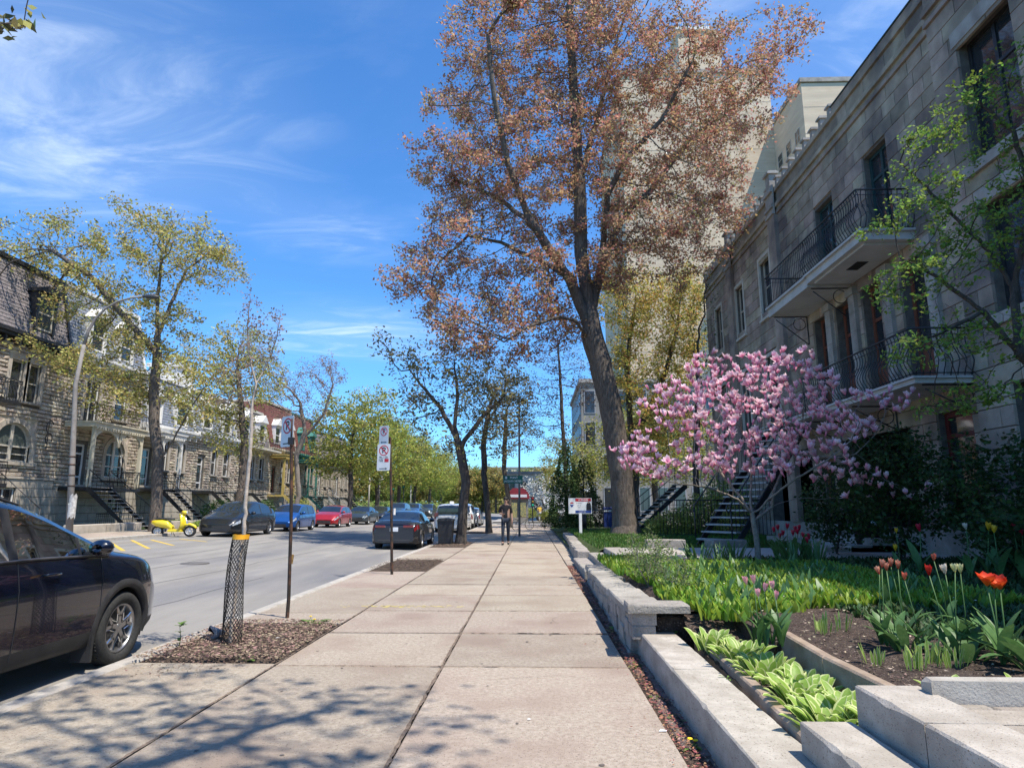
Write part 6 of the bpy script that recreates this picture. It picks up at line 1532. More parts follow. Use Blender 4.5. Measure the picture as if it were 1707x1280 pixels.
# generic crowns for the avenue and the park
def proto(label, h, wdt, mat, mat2, seed, n=900, bark=m_barkd, name='avenue_tree', ls=.30, k=11, z0=.3):
    b0 = np.array((0., 0., 0.)); H = h
    blobs = [((0, 0, H * .62), (wdt * .5, wdt * .5, H * .30), int(n * .5)), ((wdt * .18, .3, H * .80), (wdt * .3, wdt * .3, H * .18), int(n * .2)), ((-wdt * .2, -.3, H * .45), (wdt * .32, wdt * .32, H * .18), int(n * .2)), ((wdt * .25, .5, H * .42), (wdt * .25, wdt * .25, H * .14), int(n * .1))]
    t, *_ = tree(name, label, 'tree', b0, [[b0, (0.1, 0, H * .2), (-.1, .1, H * .45), (.2, 0, H * .7)]], blobs, .24, r0=.012, step=.5, di=4, dk=.75, iters=50, leaf=(mat, ls, k, .6), leaf2=(mat2, ls * .9, max(1, k // 2), .6), bark=bark, seed=seed, leaf_r=.045)
    return t
GA = 'yellow green trees lining the far side of the avenue'
pa = proto('yellow green avenue tree nearest to the green porch house', 14.0, 9.5, lf_ygreen, lf_olive, 41, 1500)
pb = proto('second yellow green avenue tree past the row of houses', 12.5, 9.0, leafmat('lime_leaves', (.29, .33, .045), (.40, .44, .09)), lf_ygreen, 42, 1300)
def cmap():
    d = {}
    for c in bpy.data.objects:
        if c.parent: d.setdefault(c.parent, []).append(c)
    return d
CM = cmap()
spots = [(pa, -18.0, 64.5, 1.0, 0, 'yellow green avenue tree nearest to the green porch house'), (pb, -18.0, 76, 1.05, 1, 'yellow green avenue tree behind the dark compact car'), (pa, -17.8, 88, 1.0, 2.2, 'yellow green avenue tree behind the two blue suvs'),
         (pb, -17.8, 100, 1.05, 3, 'yellow green avenue tree beyond the end of the house row'), (pa, -17.5, 113, .98, 4, 'yellow green avenue tree near the far traffic signals'), (pb, -17.5, 127, 1.0, 5, 'last yellow green avenue tree before the park')]
used = set()
for p, x, y, s, rz, lb in spots:
    o = p if p not in used else copy_tree(p, CM); used.add(p); o.location = (x, y, .3); o.scale = (s, s, s); o.rotation_euler = (0, 0, rz); o['label'] = lb; o['group'] = GA
pc = proto('olive park tree', 13, 11, leafmat('park_olive_leaves', (.24, .23, .08), (.35, .32, .13)), lf_gold, 43, 900, name='park_tree', ls=.42)
pd_ = proto('green park tree', 11, 10, leafmat('park_green_leaves', (.22, .27, .06), (.32, .37, .10)), lf_ygreen, 44, 900, name='park_tree', ls=.42)
CM = cmap()
GP = 'trees of the park closing the end of the street'; used = set(); k = 0
rng_ = random.Random(5); rowsP = []
for i in range(13): rowsP.append((-44 + i * 4.6 + rng_.uniform(-1, 1), 156 + rng_.uniform(-4, 8)))
for i in range(12): rowsP.append((-50 + i * 6.2, 182 + rng_.uniform(-5, 8)))
for i, (x, y) in enumerate(rowsP):
    p = (pc, pd_)[i % 2]; o = p if p not in used else copy_tree(p, CM); used.add(p); s = rng_.uniform(.8, 1.15) * (0.8 if x > -3 else 1)
    o.location = (x, y, 0); o.scale = (s, s, s); o.rotation_euler = (0, 0, rng_.uniform(0, 6)); o['label'] = ('olive' if i % 2 == 0 else 'green') + ' leafy tree among the park trees at the end of the street'; o['group'] = GP + (' olive' if i % 2 == 0 else ' green')
pe = proto('green backyard tree', 12, 9, lf_ygreen, lf_olive, 45, 900, name='garden_tree', ls=.22)
ok = False
for i, (x, y, s, lb) in enumerate([(6.5, 44, .9, 'yellow green garden tree between the maple trunk and the golden tree'), (9.5, 50, 1.0, 'yellow green tree behind the iron fence'), (3.4, 52, .75, 'small leafy tree beside the white canopy'), (11.5, 40, .8, 'leafy garden tree hidden behind the mansion corner')]):
    o = pe if not i else copy_tree(pe, cmap()); o.location = (x, y, .3); o.scale = (s, s, s * .8); o.rotation_euler = (0, 0, i * 1.7); o['label'] = lb; o['group'] = 'garden trees right of the sidewalk'

# --- tree leaning in from the right, branches over the garden
Yr = 8.6
gr_ = np.array((7.6, 8.0, .44))
tree('garden_tree', 'young tree with fresh green leaves reaching in from the right edge', 'tree', gr_,
     [[gr_, (7.55, 8.1, 2.2)] + pl(Yr, [(1760, 640), (1700, 590), (1640, 520), (1560, 460), (1500, 430)]), pl(Yr, [(1700, 590), (1690, 480, .3), (1650, 420, .5), (1560, 330, .6), (1500, 270, .6)]),
      pl(Yr, [(1690, 480, .3), (1720, 330), (1690, 220), (1620, 160)]), pl(Yr, [(1640, 520), (1560, 560, -.4), (1500, 570, -.6)]), pl(Yr, [(1760, 640), (1680, 660, .8), (1590, 680, 1.2)])],
     PB(Yr, [(1485, 365, 40, 22), (1540, 260, 45, 45), (1610, 180, 60, 50), (1680, 130, 60, 50), (1600, 400, 90, 50), (1510, 480, 60, 45), (1640, 560, 70, 40), (1680, 330, 50, 60), (1530, 590, 50, 35), (1600, 670, 70, 30), (1690, 230, 60, 50), (1550, 330, 50, 30)], .9, 1500),
     .075, r0=.0028, step=.11, di=1.3, dk=.13, iters=80, leaf=(lf_fresh, .066, 5, .09), bark=m_barkd, seed=51, leaf_r=.0065, aspect=.5, tw=1, flare=1.1, clump_=.75)
# bare budding twigs on the same side
# --- dark shrubs against the mansion
for i, (x, y, hh, ww, lb) in enumerate([(7.1, 12.9, 2.6, 1.3, 'large dark green shrub beside the black planter'), (8.0, 11.2, 2.2, 1.2, 'dark leafy shrub under the lower balcony corner'), (7.4, 9.6, 1.2, 1.2, 'low dark shrub at the right edge of the garden'), (6.9, 15.2, 1.9, .8, 'slim dark shrub by the mansion door')]):
    b0 = np.array((x, y, .42)); st_ = [[b0, b0 + (.0, 0, hh * .35)]] + [[b0, b0 + (math.cos(a) * ww * .35, math.sin(a) * ww * .35, hh * .5)] for a in (0.4, 1.9, 3.3, 4.8)]
    tree('shrub', lb, 'shrub', b0, st_, [((x, y, .42 + hh * .55), (ww, ww, hh * .48), 650)], .035, r0=.003, step=.14, di=1.2, dk=.2, leaf=(lf_dark, .095, 14, .20), bark=m_barkd, seed=60 + i, leaf_r=.01, flare=1)
# --- light shrub leaning over the old wall
for i, (x, y, hh, w_, lb) in enumerate([(1.62, 9.3, .68, .42, 'light green twiggy shrub leaning over the old stone wall'), (1.85, 10.6, .72, .45, 'second light green shrub beside the stone path steps'), (1.75, 8.2, .5, .32, 'small twiggy shrub near the cap slab bench')]):
    b0 = np.array((x, y, .36)); st_ = [[b0, b0 + (.0, 0, hh * .3)]] + [[b0, b0 + (math.cos(a) * w_ * .4, math.sin(a) * w_ * .6, hh * .5)] for a in np.arange(0.3, 6, .8)]
    tree('shrub', lb, 'shrub', b0, st_, [((x, y, .38 + hh * .55), (w_, w_ * 1.4, hh * .5), 420)], .016, r0=.0018, step=.07, di=.7, dk=.085, leaf=(lf_shrub, .036, 4, .06), bark=m_barkm, seed=70 + i, leaf_r=.005, flare=1)
# --- cedar and bushes by the sale sign
def cone_bush(label, x, y, z, h, w_, mat, n, seed, s=.14, name='evergreen'):
    rng = np.random.default_rng(seed); t = thing(name, label, 'shrub' if h < 3 else 'tree', (x, y, z))
    b = MB(); b.tube([(x, y, z), (x, y, z + h * .95)], [.07, .012], 6); b.build('trunk', m_barkd, t)
    q = rng.random(n); zz = h * (1 - np.sqrt(q)) * .98 + .05; a = rng.uniform(0, math.tau, n); lump = 1 + .28 * np.sin(a * 3 + zz * 2.3) + .18 * np.sin(a * 7 + zz * 5)
    rr = w_ * (1 - zz / h) ** .75 * lump * rng.uniform(.72, 1.0, n) + .03; C = np.stack([np.cos(a) * rr, np.sin(a) * rr, zz], 1)
    link_obj('foliage', leaf_mesh(C, s, rng, 'foliage', mat, .4, -.2), t)['kind'] = 'stuff'; return t
cone_bush('dense dark green cedar beside the sidewalk left of the white sale sign', 1.95, 36.5, .3, 4.9, 1.15, leafmat('cedar_green', (.03, .065, .02), (.07, .12, .035), .4, .2), 9000, 81)
cone_bush('pointed dark evergreen growing right behind the sale sign', 3.1, 38.5, .3, 4.2, 1.3, lf_dark, 6000, 82)
for i, (x, y, h, w_, mt, lb) in enumerate([(5.6, 26.2, .9, 1.0, lf_ygreen, 'low green bush at the foot of the big maple'), (7.2, 27, 1.6, 1.4, lf_ygreen, 'sunlit green bush behind the iron fence'), (8.5, 28.5, 2.2, 1.5, lf_fresh, 'taller green bush behind the iron fence'),
     (-20.7, 43.2, 1.5, 1.3, leafmat('bush_green', (.05, .12, .02), (.09, .18, .035)), 'leafy green bush between the stairs behind the black crossover'), (-20.9, 46.0, .9, 1.1, MATS['bush_green'], 'small green bush beside the leafy one'), (-20.8, 51, 1.6, .7, MATS['bush_green'], 'upright green bush by the fourth stairs'),
     (-20.6, 39.0, .35, 1.6, lf_fresh, 'trimmed low hedge on the yard wall beside the forked tree'), (-20.8, 58.5, 1.7, 1.3, lf_ygreen, 'yellowish bush in front of the yellow porch'), (1.4, 51, .9, .8, lf_ygreen, 'round bush at the street corner near the kiosk'), (-.2, 68.5, 1.0, .9, lf_ygreen, 'green bush under the red roofed kiosk')]):
    rng = np.random.default_rng(90 + i); t = thing('bush', lb, 'bush', (x, y, .3)); n = int(2600 * min(1.6, w_))
    d = rng.normal(size=(n, 3)); d /= np.linalg.norm(d, axis=1)[:, None]; lump = 1 + .22 * np.sin(d[:, 0] * 5 + i) * np.sin(d[:, 1] * 4) + .12 * np.sin(d[:, 2] * 9)
    C = d * (np.array([w_, w_, h * .55]) * (lump * rng.uniform(.6, 1.0, n))[:, None]) + np.array([0, 0, h * .5]); C = C[C[:, 2] > -.02]
    link_obj('foliage', leaf_mesh(C, .11, rng, 'foliage', mt, .55), t)['kind'] = 'stuff'
    b = MB()
    for k in range(7): a = k * .9; b.tube([(x, y, .25), (x + math.cos(a) * w_ * .6, y + math.sin(a) * w_ * .6, .3 + h * .8)], [.02, .006], 4)
    b.build('stems', m_barkd, t)
b0 = np.array((1.2, 70.0, 0.0))
tree('blossom_tree', 'small white blossoming tree beyond the crossing', 'tree', b0, [[b0, b0 + (0, 0, 1.4)]], [((1.2, 70, 3.2), (2.6, 2.4, 2.0), 500)], .14, step=.35, dk=.45, leaf=(M('white_blossom', (.62, .62, .56), (.75, .75, .68), trans=.3, island=.2), .2, 6, .4), bark=m_barkd, seed=97)
# --- maple overhead behind the camera: its crown shades the foreground
gs_ = np.array((-3.15, -3.4, 0.0))
ovh, *_ = tree('maple_tree', 'street maple standing behind the viewpoint whose branch tip hangs in at the top left corner', 'tree', gs_,
     [[gs_, (-3.1, -3.3, 3), (-2.6, -2.9, 5.2), (-1.8, -2.0, 7.5), (-.6, -.4, 9)], [(-2.6, -2.9, 5.2), (-3.6, -.6, 7.2), (-4.6, 2.4, 8.4), tuple(W(80, -160, 7.0)), tuple(W(52, -20, 7.0)), tuple(W(40, 38, 7.0))],
      [(-1.8, -2.0, 7.5), (.6, .6, 8.6), (2.0, 2.4, 9.0)], [(-2.6, -2.9, 5.2), (-1.4, -.6, 6.6), (-.4, 1.0, 7.4)]],
     [((.4, 1.6, 9.3), (2.2, 1.5, 1.0), 460), ((-.9, 1.3, 8.4), (1.6, 1.2, .8), 380), ((2.1, 1.7, 9.6), (1.6, 1.4, .9), 260), ((-2.6, .6, 8.9), (1.8, 1.6, .9), 200), ((-3, -3, 9), (3, 3, 2.4), 240), ((1.6, -1.5, 9.5), (2.5, 2, 1.6), 160),
      (tuple(W(12, 45, 7.0)), (.26, .2, .10), 45), ((-1.6, 2.6, 9.2), (1.8, .9, .8), 200), ((-.2, 2.9, 9.8), (1.6, .8, .8), 160)],
     .26, step=.3, di=2.6, dk=.36, leaf=(lf_olive, .13, 5, .26), bark=m_barkd, seed=99, leaf_r=.02, aspect=.8)

rng = np.random.default_rng(77); C = W(14, 42, 7.0) + rng.normal(size=(30, 3)) * np.array([.13, .08, .07]); C = np.vstack([C, W(52, 44, 7.0)[None, :]])
link_obj('leaf_tuft', leaf_mesh(C - gs_, .17, rng, 'leaf_tuft', lf_olived, .42, .5), ovh)['kind'] = 'stuff'
# --- the wood at the far end of the park, one mass of foliage
rng = np.random.default_rng(123); n = 26000
C = np.stack([rng.uniform(-75, 70, n), rng.uniform(176, 205, n), rng.random(n) ** 1.3 * 1.0], 1); C[:, 2] *= 7.5 + 2.0 * np.sin(C[:, 0] * .35) + 1.2 * np.sin(C[:, 0] * .9 + 1)
link_obj('far_wood', leaf_mesh(C, .95, rng, 'far_wood', MATS['park_olive_leaves'], .8, 0))['kind'] = 'stuff'
n = 5000; C = np.stack([rng.uniform(-60, -16.5, n), rng.uniform(100, 150, n), .2 + rng.random(n) * 2.2], 1); link_obj('underbrush', leaf_mesh(C, .5, rng, 'underbrush', MATS['park_green_leaves'], .8, 0))['kind'] = 'stuff'
# ================================================================== magnolia
m_petal = bpy.data.materials.new('magnolia_petal'); m_petal.use_nodes = True
nt_ = m_petal.node_tree; bs = nt_.nodes['Principled BSDF']; bs.inputs['Roughness'].default_value = .5; bs.inputs['Subsurface Weight'].default_value = 0
at = nt_.nodes.new('ShaderNodeAttribute'); at.attribute_name = 'tip'; cr = nt_.nodes.new('ShaderNodeValToRGB'); nt_.links.new(at.outputs['Fac'], cr.inputs[0])
e_ = cr.color_ramp.elements; e_[0].position = 0.0; e_[0].color = (0.64, 0.12, 0.32, 1); e_[1].position = 1.0; e_[1].color = (0.90, 0.78, 0.80, 1); q_ = e_.new(.38); q_.color = (0.86, 0.42, 0.56, 1)
oi = nt_.nodes.new('ShaderNodeObjectInfo'); hs = nt_.nodes.new('ShaderNodeHueSaturation'); nt_.links.new(cr.outputs[0], hs.inputs['Color'])
nt_.links.new(nmath(nt_, 'ADD', nmath(nt_, 'MULTIPLY', oi.outputs['Random'], .35), .80), hs.inputs['Value']); nt_.links.new(hs.outputs[0], bs.inputs['Base Color'])
tr_ = nt_.nodes.new('ShaderNodeBsdfTranslucent'); mx = nt_.nodes.new('ShaderNodeMixShader'); mx.inputs[0].default_value = .38; nt_.links.new(hs.outputs[0], tr_.inputs[0])
nt_.links.new(bs.outputs[0], mx.inputs[1]); nt_.links.new(tr_.outputs[0], mx.inputs[2]); nt_.links.new(mx.outputs[0], nt_.nodes['Material Output'].inputs[0])
def cup_flower(seed, H, Wd, npet, open_, mat, rnd=.12, tips=1.0, nseg=4, wfac=1.0):
    """goblet of cupped petals with a 'tip' gradient attribute"""
    rg = random.Random(seed); V = []; F = []; A = []
    for p in range(npet):
        ring = p % 2; a = math.tau * p / npet + rg.uniform(-.2, .2); op = open_ * (1.0 if ring else .6) * rg.uniform(.5, 1.5); hh = H * rg.uniform(.85, 1.1); b0 = len(V)
        for i in range(nseg + 1):
            t = i / nseg; r = Wd * (math.sin(min(1, t * 1.15) * math.pi * .55) * .55 + op * t ** 2.2); z = hh * (t - .10 * op * t * t * 2); w_ = Wd * wfac * (.10 + .62 * math.sin(math.pi * min(1, t * .92 + .06)) ** .8) * (1 if i < nseg else .25)
            for j in (-1, 0, 1):
                aa = a + j * w_ / max(r, Wd * .25) * .85; rr = r * (1 - .06 * abs(j)) if j == 0 else r * .97
                V.append((rr * math.cos(aa), rr * math.sin(aa), z - (.02 * H if j else 0))); A.append(t * tips * (1 if j == 0 else 1.15))
        for i in range(nseg):
            for j in range(2): k = b0 + i * 3 + j; F.append((k, k + 1, k + 4, k + 3))
    me = np_mesh('blossom', V, F, True, mat); at = me.attributes.new('tip', 'FLOAT', 'POINT'); at.data.foreach_set('value', np.clip(np.array(A, dtype=np.float32), 0, 1)); return me
fl = [cup_flower(i, .125, .062, 8, (.15, .35, .55, .9, .25)[i % 5], m_petal) for i in range(6)] + [cup_flower(20, .10, .03, 5, .0, m_petal, tips=.5)]
Ym = 12.7
mb_ = W(1265, 935, Ym); mb_[2] = .36
CR = lambda pts, dy=0: pl(Ym, [(1000 + a / 3.048, 540 + b / 3.048, dy * i * .25) for i, (a, b) in enumerate(pts)])
mag, mP, mpar, mr = tree('magnolia_tree', 'pink flowering magnolia with low spreading crown in the front garden', 'tree', mb_,
     [[mb_] + pl(Ym, [(1262, 905), (1258, 880), (1254, 855)]), CR([(765, 960), (700, 890), (600, 850), (520, 825), (430, 815), (300, 790)], -1), CR([(765, 960), (720, 880), (640, 790), (560, 670), (520, 560), (470, 480)], 1),
      CR([(770, 950), (765, 860), (770, 760), (760, 640), (720, 540)], .6), CR([(785, 965), (870, 880), (1000, 780), (1160, 690), (1280, 590), (1320, 500)], -1), CR([(795, 985), (900, 915), (1010, 885), (1130, 890), (1300, 880)], .8),
      CR([(870, 880), (950, 700), (1010, 560), (1040, 450)], 1.6), CR([(1160, 690), (1300, 660), (1400, 560), (1450, 450)], -.5)],
     PB(Ym, [(1190, 645, 80, 45), (1270, 640, 90, 50), (1120, 690, 60, 50), (1060, 760, 45, 45), (1100, 790, 50, 25), (1350, 670, 65, 55), (1220, 710, 110, 45), (1330, 740, 80, 40), (1410, 700, 50, 35), (1475, 680, 30, 30), (1440, 815, 45, 25), (1490, 825, 25, 18), (1390, 780, 30, 30), (1310, 610, 50, 25), (1180, 610, 35, 15), (1160, 780, 60, 22), (1215, 765, 50, 22), (1290, 790, 40, 18)], 1.35, 1150),
     .050, r0=.0032, step=.12, di=1.6, dk=.15, iters=70, leaf=(lf_shrub, .04, 0.12, .06), bark=m_barkm, seed=3, leaf_r=.006, flare=1.25, trop=(0, 0, .14), tw=0)
rg = np.random.default_rng(8); ch = np.zeros(len(mP), bool); ch[mpar[mpar >= 0]] = True
tips = np.where((~ch) & (mP[:, 2] > 1.1))[0]; sub_ = np.where(ch & (mr < .0052) & (mP[:, 2] > 1.9))[0]; sub_ = rg.choice(sub_, min(len(sub_), max(0, 1150 - len(tips))), replace=False)
cand = np.concatenate([tips, sub_]); rg.shuffle(cand); cand = sorted(cand, key=lambda i: mP[i][1])       # the nearest ones show largest
stV = []; stF = []; 
for n_, i in enumerate(cand):
    p = mP[i] + rg.normal(size=3) * .02; me = fl[rg.integers(0, 7)] if rg.random() > .12 else fl[6]; s = rg.uniform(.95, 1.35)
    rot = (rg.normal() * .35, rg.normal() * .35, rg.uniform(0, 6.28))
    if n_ < 296: inst('blossom', me, mag, p - mb_, rot, (s, s, s))
    else:
        Mx = Matrix.Translation(Vector(p - mb_)) @ Vector(rot).__class__((0, 0, 0)).to_track_quat('Z', 'Y').to_matrix().to_4x4() if False else None
        from mathutils import Euler
        R_ = np.array(Euler(rot).to_matrix()) * s; co = np.zeros(len(me.vertices) * 3, np.float32); me.vertices.foreach_get('co', co); co = co.reshape(-1, 3) @ R_.T + (p - mb_)
        at = np.zeros(len(me.vertices), np.float32); me.attributes['tip'].data.foreach_get('value', at); fi = np.zeros(len(me.polygons) * 4, np.int32); me.polygons.foreach_get('vertices', fi)
        off = sum(len(a[0]) for a in stV); stV.append((co, at)); stF.append(fi.reshape(-1, 4) + off)
if stV:
    me = np_mesh('blossom', np.vstack([a[0] for a in stV]), np.vstack(stF), True, m_petal); a_ = me.attributes.new('tip', 'FLOAT', 'POINT'); a_.data.foreach_set('value', np.concatenate([a[1] for a in stV]))
    link_obj('blossom', me, mag)['kind'] = 'stuff'

# ================================================================== tulips, hostas, ground cover
def petal_mat(name, base, tip, trans=.3):
    m = bpy.data.materials.new(name); m.use_nodes = True; n = m.node_tree; b = n.nodes['Principled BSDF']; b.inputs['Roughness'].default_value = .4
    a = n.nodes.new('ShaderNodeAttribute'); a.attribute_name = 'tip'; c = n.nodes.new('ShaderNodeMix'); c.data_type = 'RGBA'; n.links.new(a.outputs['Fac'], c.inputs[0]); c.inputs[6].default_value = base + (1,); c.inputs[7].default_value = tip + (1,)
    n.links.new(c.outputs[2], b.inputs['Base Color']); t_ = n.nodes.new('ShaderNodeBsdfTranslucent'); x = n.nodes.new('ShaderNodeMixShader'); x.inputs[0].default_value = trans
    n.links.new(c.outputs[2], t_.inputs[0]); n.links.new(b.outputs[0], x.inputs[1]); n.links.new(t_.outputs[0], x.inputs[2]); n.links.new(x.outputs[0], n.nodes['Material Output'].inputs[0]); return m
m_stem = M('tulip_leaf_green', (0.075, 0.165, 0.05), (0.13, 0.24, 0.08), 14, .45, stretch=(3, 3, .5), trans=.25)
def blade(mat, L, wd, lean, curl, name='leaf', n=7, fold=.25, margin=None, wpow=1.0, twist=0.0):
    """arching leaf from the origin, leaning along +X"""
    V = []; F = []; cols = 5 if margin else 3; M2 = []; cj = [-1, -.74, 0, .74, 1] if margin else [-1, 0, 1]
    x = z = 0.0; a = lean
    for i in range(n + 1):
        t = i / n; w_ = wd * .5 * (math.sin(math.pi * min(1, (.06 + .94 * t)) ** wpow) ** .75 if i < n else .02) + .0015
        for j in cj:
            V.append((x + abs(j) * fold * w_ * -math.cos(a) * -1 * .0 - abs(j) * fold * w_ * math.cos(a) * -0 , j * w_, z + abs(j) * fold * w_))
        x += L / n * math.sin(a); z += L / n * math.cos(a); a += curl / n
    for i in range(n):
        for j in range(cols - 1): F.append((i * cols + j, i * cols + j + 1, (i + 1) * cols + j + 1, (i + 1) * cols + j)); M2.append(1 if margin and j in (0, cols - 2) else 0)
    me = np_mesh(name, V, F, True, mat)
    if margin: me.materials.append(margin); me.polygons.foreach_set('material_index', M2)
    if twist: pass
    return me
tl_leaves = [blade(m_stem, random.uniform(.26, .36), random.uniform(.045, .075), random.uniform(.1, .35), random.uniform(.5, 1.5)) for _ in range(6)]
TP = {'pink': petal_mat('pink_tulip_petal', (.85, .62, .58), (.82, .40, .45)), 'redwhite': petal_mat('red_cream_tulip_petal', (.62, .03, .03), (.85, .45, .28)), 'red': petal_mat('red_tulip_petal', (.60, .015, .015), (.66, .03, .02)),
      'cream': petal_mat('cream_tulip_petal', (.78, .62, .52), (.85, .78, .66)), 'lemon': petal_mat('lemon_tulip_petal', (.75, .72, .28), (.82, .80, .45)), 'orange': petal_mat('orange_red_tulip_petal', (.85, .22, .02), (.75, .05, .02)),
      'salmon': petal_mat('salmon_tulip_petal', (.72, .22, .10), (.70, .16, .10)), 'yellow': petal_mat('yellow_tulip_petal', (.80, .55, .03), (.85, .50, .03)), 'crimson': petal_mat('crimson_tulip_petal', (.55, .01, .04), (.62, .03, .07))}
TF = {k: cup_flower(50 + i, .058 if k != 'orange' else .06, .030 if k != 'orange' else .05, 6, .05 if k != 'orange' else .28, m, wfac=1.25) for i, (k, m) in enumerate(TP.items())}
def tulip(col, head, base, label, group, s=1.0, leaves=4):
    b = np.array(base, float); h = np.array(head, float); t = thing('tulip', label, 'tulip', tuple(b), group)
    q = MB(); mid = (b + h) / 2 + np.array([(h[0] - b[0]) * -.25, 0, 0]); q.tube([b, mid, h], [.0048 * s, .004 * s, .0036 * s], 5); q.build('stem', m_stem, t)
    inst('flower', TF[col], t, h - b - np.array([0, 0, .004]), (random.gauss(0, .12), random.gauss(0, .12), random.uniform(0, 6)), (s * 1.22, s * 1.22, s * 1.2 * random.uniform(.95, 1.1)))
    for k in range(leaves): inst('leaf', tl_leaves[random.randrange(6)], t, (0, 0, 0), (0, 0, random.uniform(0, 6.28)), (s * random.uniform(.85, 1.15),) * 3)
def tulips(col, pts, Y, z0, label, group, s=1.0, leaves=3, spread=.06, base_x=None):
    for i, (x, y) in enumerate(pts):
        YY = Y + random.uniform(-.12, .12) * (Y / 5); h = W(x, y, YY); b = np.array((h[0] + random.uniform(-spread, spread) + ((base_x - h[0]) * .35 if base_x else 0), YY + random.uniform(-.05, .05), z0)); tulip(col, h, b, label if isinstance(label, str) else label[i], group, s, leaves)
tulips('pink', [(1245, 974), (1257, 973), (1264, 995), (1274, 986), (1289, 982), (1294, 1000)], 5.25, .42, ['leftmost and highest pale pink tulip behind the striped hostas', 'pale pink tulip touching the leftmost one behind the hostas', 'pale pink tulip hanging lower left in the pink group', 'pale pink tulip in the middle of the pink group', 'pale pink tulip at the upper right of the pink group', 'lowest pale pink tulip at the right of the pink group'], 'pink tulips behind the hostas', 1.0, 3, .05, 1.86)
tulips('redwhite', [(1470, 946), (1478, 951), (1485, 944), (1497, 948), (1466, 957)], 5.3, .43, ['red and cream tulip second from the left in its bunch', 'red and cream tulip in the centre of its bunch', 'highest red and cream tulip of its bunch', 'rightmost red and cream tulip of its bunch', 'lowest leftmost red and cream tulip of its bunch'], 'red and cream tulips', .95, 3, .04)
tulips('salmon', [(1508, 967)], 5.2, .43, 'single salmon tulip bud beside the red and cream bunch', None, .9)
tulips('salmon', [(1557, 935)], 6.2, .43, 'orange red tulip bud standing highest behind the red tulip', None, 1.0)
tulips('red', [(1549, 959)], 5.0, .43, 'deep red tulip left of the cream and lemon tulips', None, 1.1)
tulips('cream', [(1576, 957)], 4.9, .43, 'cream white tulip beside the lemon pair', None, 1.1)
tulips('lemon', [(1592, 954), (1601, 955)], 4.85, .43, ['left lemon tulip of the pair beside the cream one', 'right lemon tulip of the pair beside the cream one'], 'pair of lemon tulips', 1.0)
tulips('orange', [(1645, 976), (1657, 980), (1667, 982)], 4.7, .43, ['left one of the three open orange red tulips', 'middle one of the three open orange red tulips', 'right one of the three open orange red tulips'], 'open orange red tulips', 1.25, 3, .03)
tulips('crimson', [(1290, 888), (1297, 884), (1305, 893), (1312, 882), (1300, 898), (1326, 887), (1333, 884), (1322, 893), (1340, 897), (1346, 905), (1330, 891), (1350, 899)], 13.2, .4, 'crimson tulip in the clump beyond the magnolia trunk', 'crimson tulips beyond the magnolia', 1.75, 2, .1)
tulips('yellow', [(1494, 888)], 10.5, .4, 'small yellow flower in the shade before the black planter', None, 1.2, 2)
tulips('yellow', [(1493, 918), ], 9.3, .4, 'pointed yellow tulip in the shaded ground cover', None, 1.2, 2)
tulips('yellow', [(1648, 884), (1657, 888)], 9.4, .50, ['left golden yellow tulip of the shaded pair', 'right golden yellow tulip of the shaded pair'], 'golden tulips in the shade', 1.7, 4)
tulips('cream', [(1611, 883)], 9.6, .50, 'pale shaded tulip left of the golden pair', None, 1.5, 4)
tulips('crimson', [(1534, 886), (1690, 884), (1704, 892)], 9.6, .50, ['dark red shaded tulip between the planter and the pale one', 'dark red shaded tulip right of the golden pair', 'dark red shaded tulip at the very edge of the picture'], 'dark red shaded tulips', 1.6, 4)
def leaf_clump(name, label, cat, pos, meshes, n, tilt, r=.05, s=1.0, group=None, pname='leaf', smin=.75):
    t = thing(name, label, cat, pos, group)
    for k in range(n):
        a = random.uniform(0, 6.28); q = r * math.sqrt(random.random()); sc = s * random.uniform(smin, 1.15)
        inst(pname, meshes[random.randrange(len(meshes))], t, (q * math.cos(a), q * math.sin(a), random.uniform(-.01, 0)), (0, tilt * (q / r) * random.uniform(.2, 1.1) if r else 0, a + random.uniform(-.4, .4)), (sc, sc, sc))
    return t
m_hg = M('hosta_green', (0.24, 0.39, 0.06), (0.33, 0.48, 0.10), 30, .5, trans=.35, stretch=(1, 1, 1)); m_hw = M('hosta_cream_margin', (0.58, 0.64, 0.26), (0.70, 0.74, 0.38), 20, .5, trans=.35)
h_leaves = [blade(m_hg, random.uniform(.16, .22), random.uniform(.050, .072), random.uniform(.0, .25), random.uniform(.3, 1.1), margin=m_hw, fold=.55, n=7, wpow=1.25) for _ in range(8)]
for i, (x, y, n) in enumerate([(1.60, 6.1, 26), (1.70, 5.62, 34), (1.73, 5.12, 36), (1.80, 4.72, 36), (1.70, 4.42, 34), (1.83, 4.12, 38), (1.66, 3.92, 36), (1.86, 3.76, 34)]):
    lbs = ['smallest striped hosta farthest along the bed by the wall end', 'striped hosta second from the wall end', 'striped hosta in front of the pink tulips', 'striped hosta beside the upper brown edging near its middle', 'striped hosta by the lower brown edging midway', 'striped hosta close to the upper edging near the steps', 'striped hosta nearest the lower concrete step', 'striped hosta touching the tall concrete step block']
    leaf_clump('hosta', lbs[i], 'hosta', (x, y, .185), h_leaves, int(n * 1.5), .55, .13, 1.10, 'striped hostas in the bed by the steps')
for i, (x, y) in enumerate([(2.22, 3.68), (2.42, 3.70), (2.62, 3.68), (2.80, 3.70)]):
    lbs = ['leftmost bright hosta behind the landing kerb', 'second bright hosta behind the landing kerb', 'third bright hosta behind the landing kerb', 'rightmost bright hosta behind the landing kerb']
    leaf_clump('hosta', lbs[i], 'hosta', (x, y, .42), h_leaves, 28, .45, .11, .75, 'bright hostas behind the landing kerb')
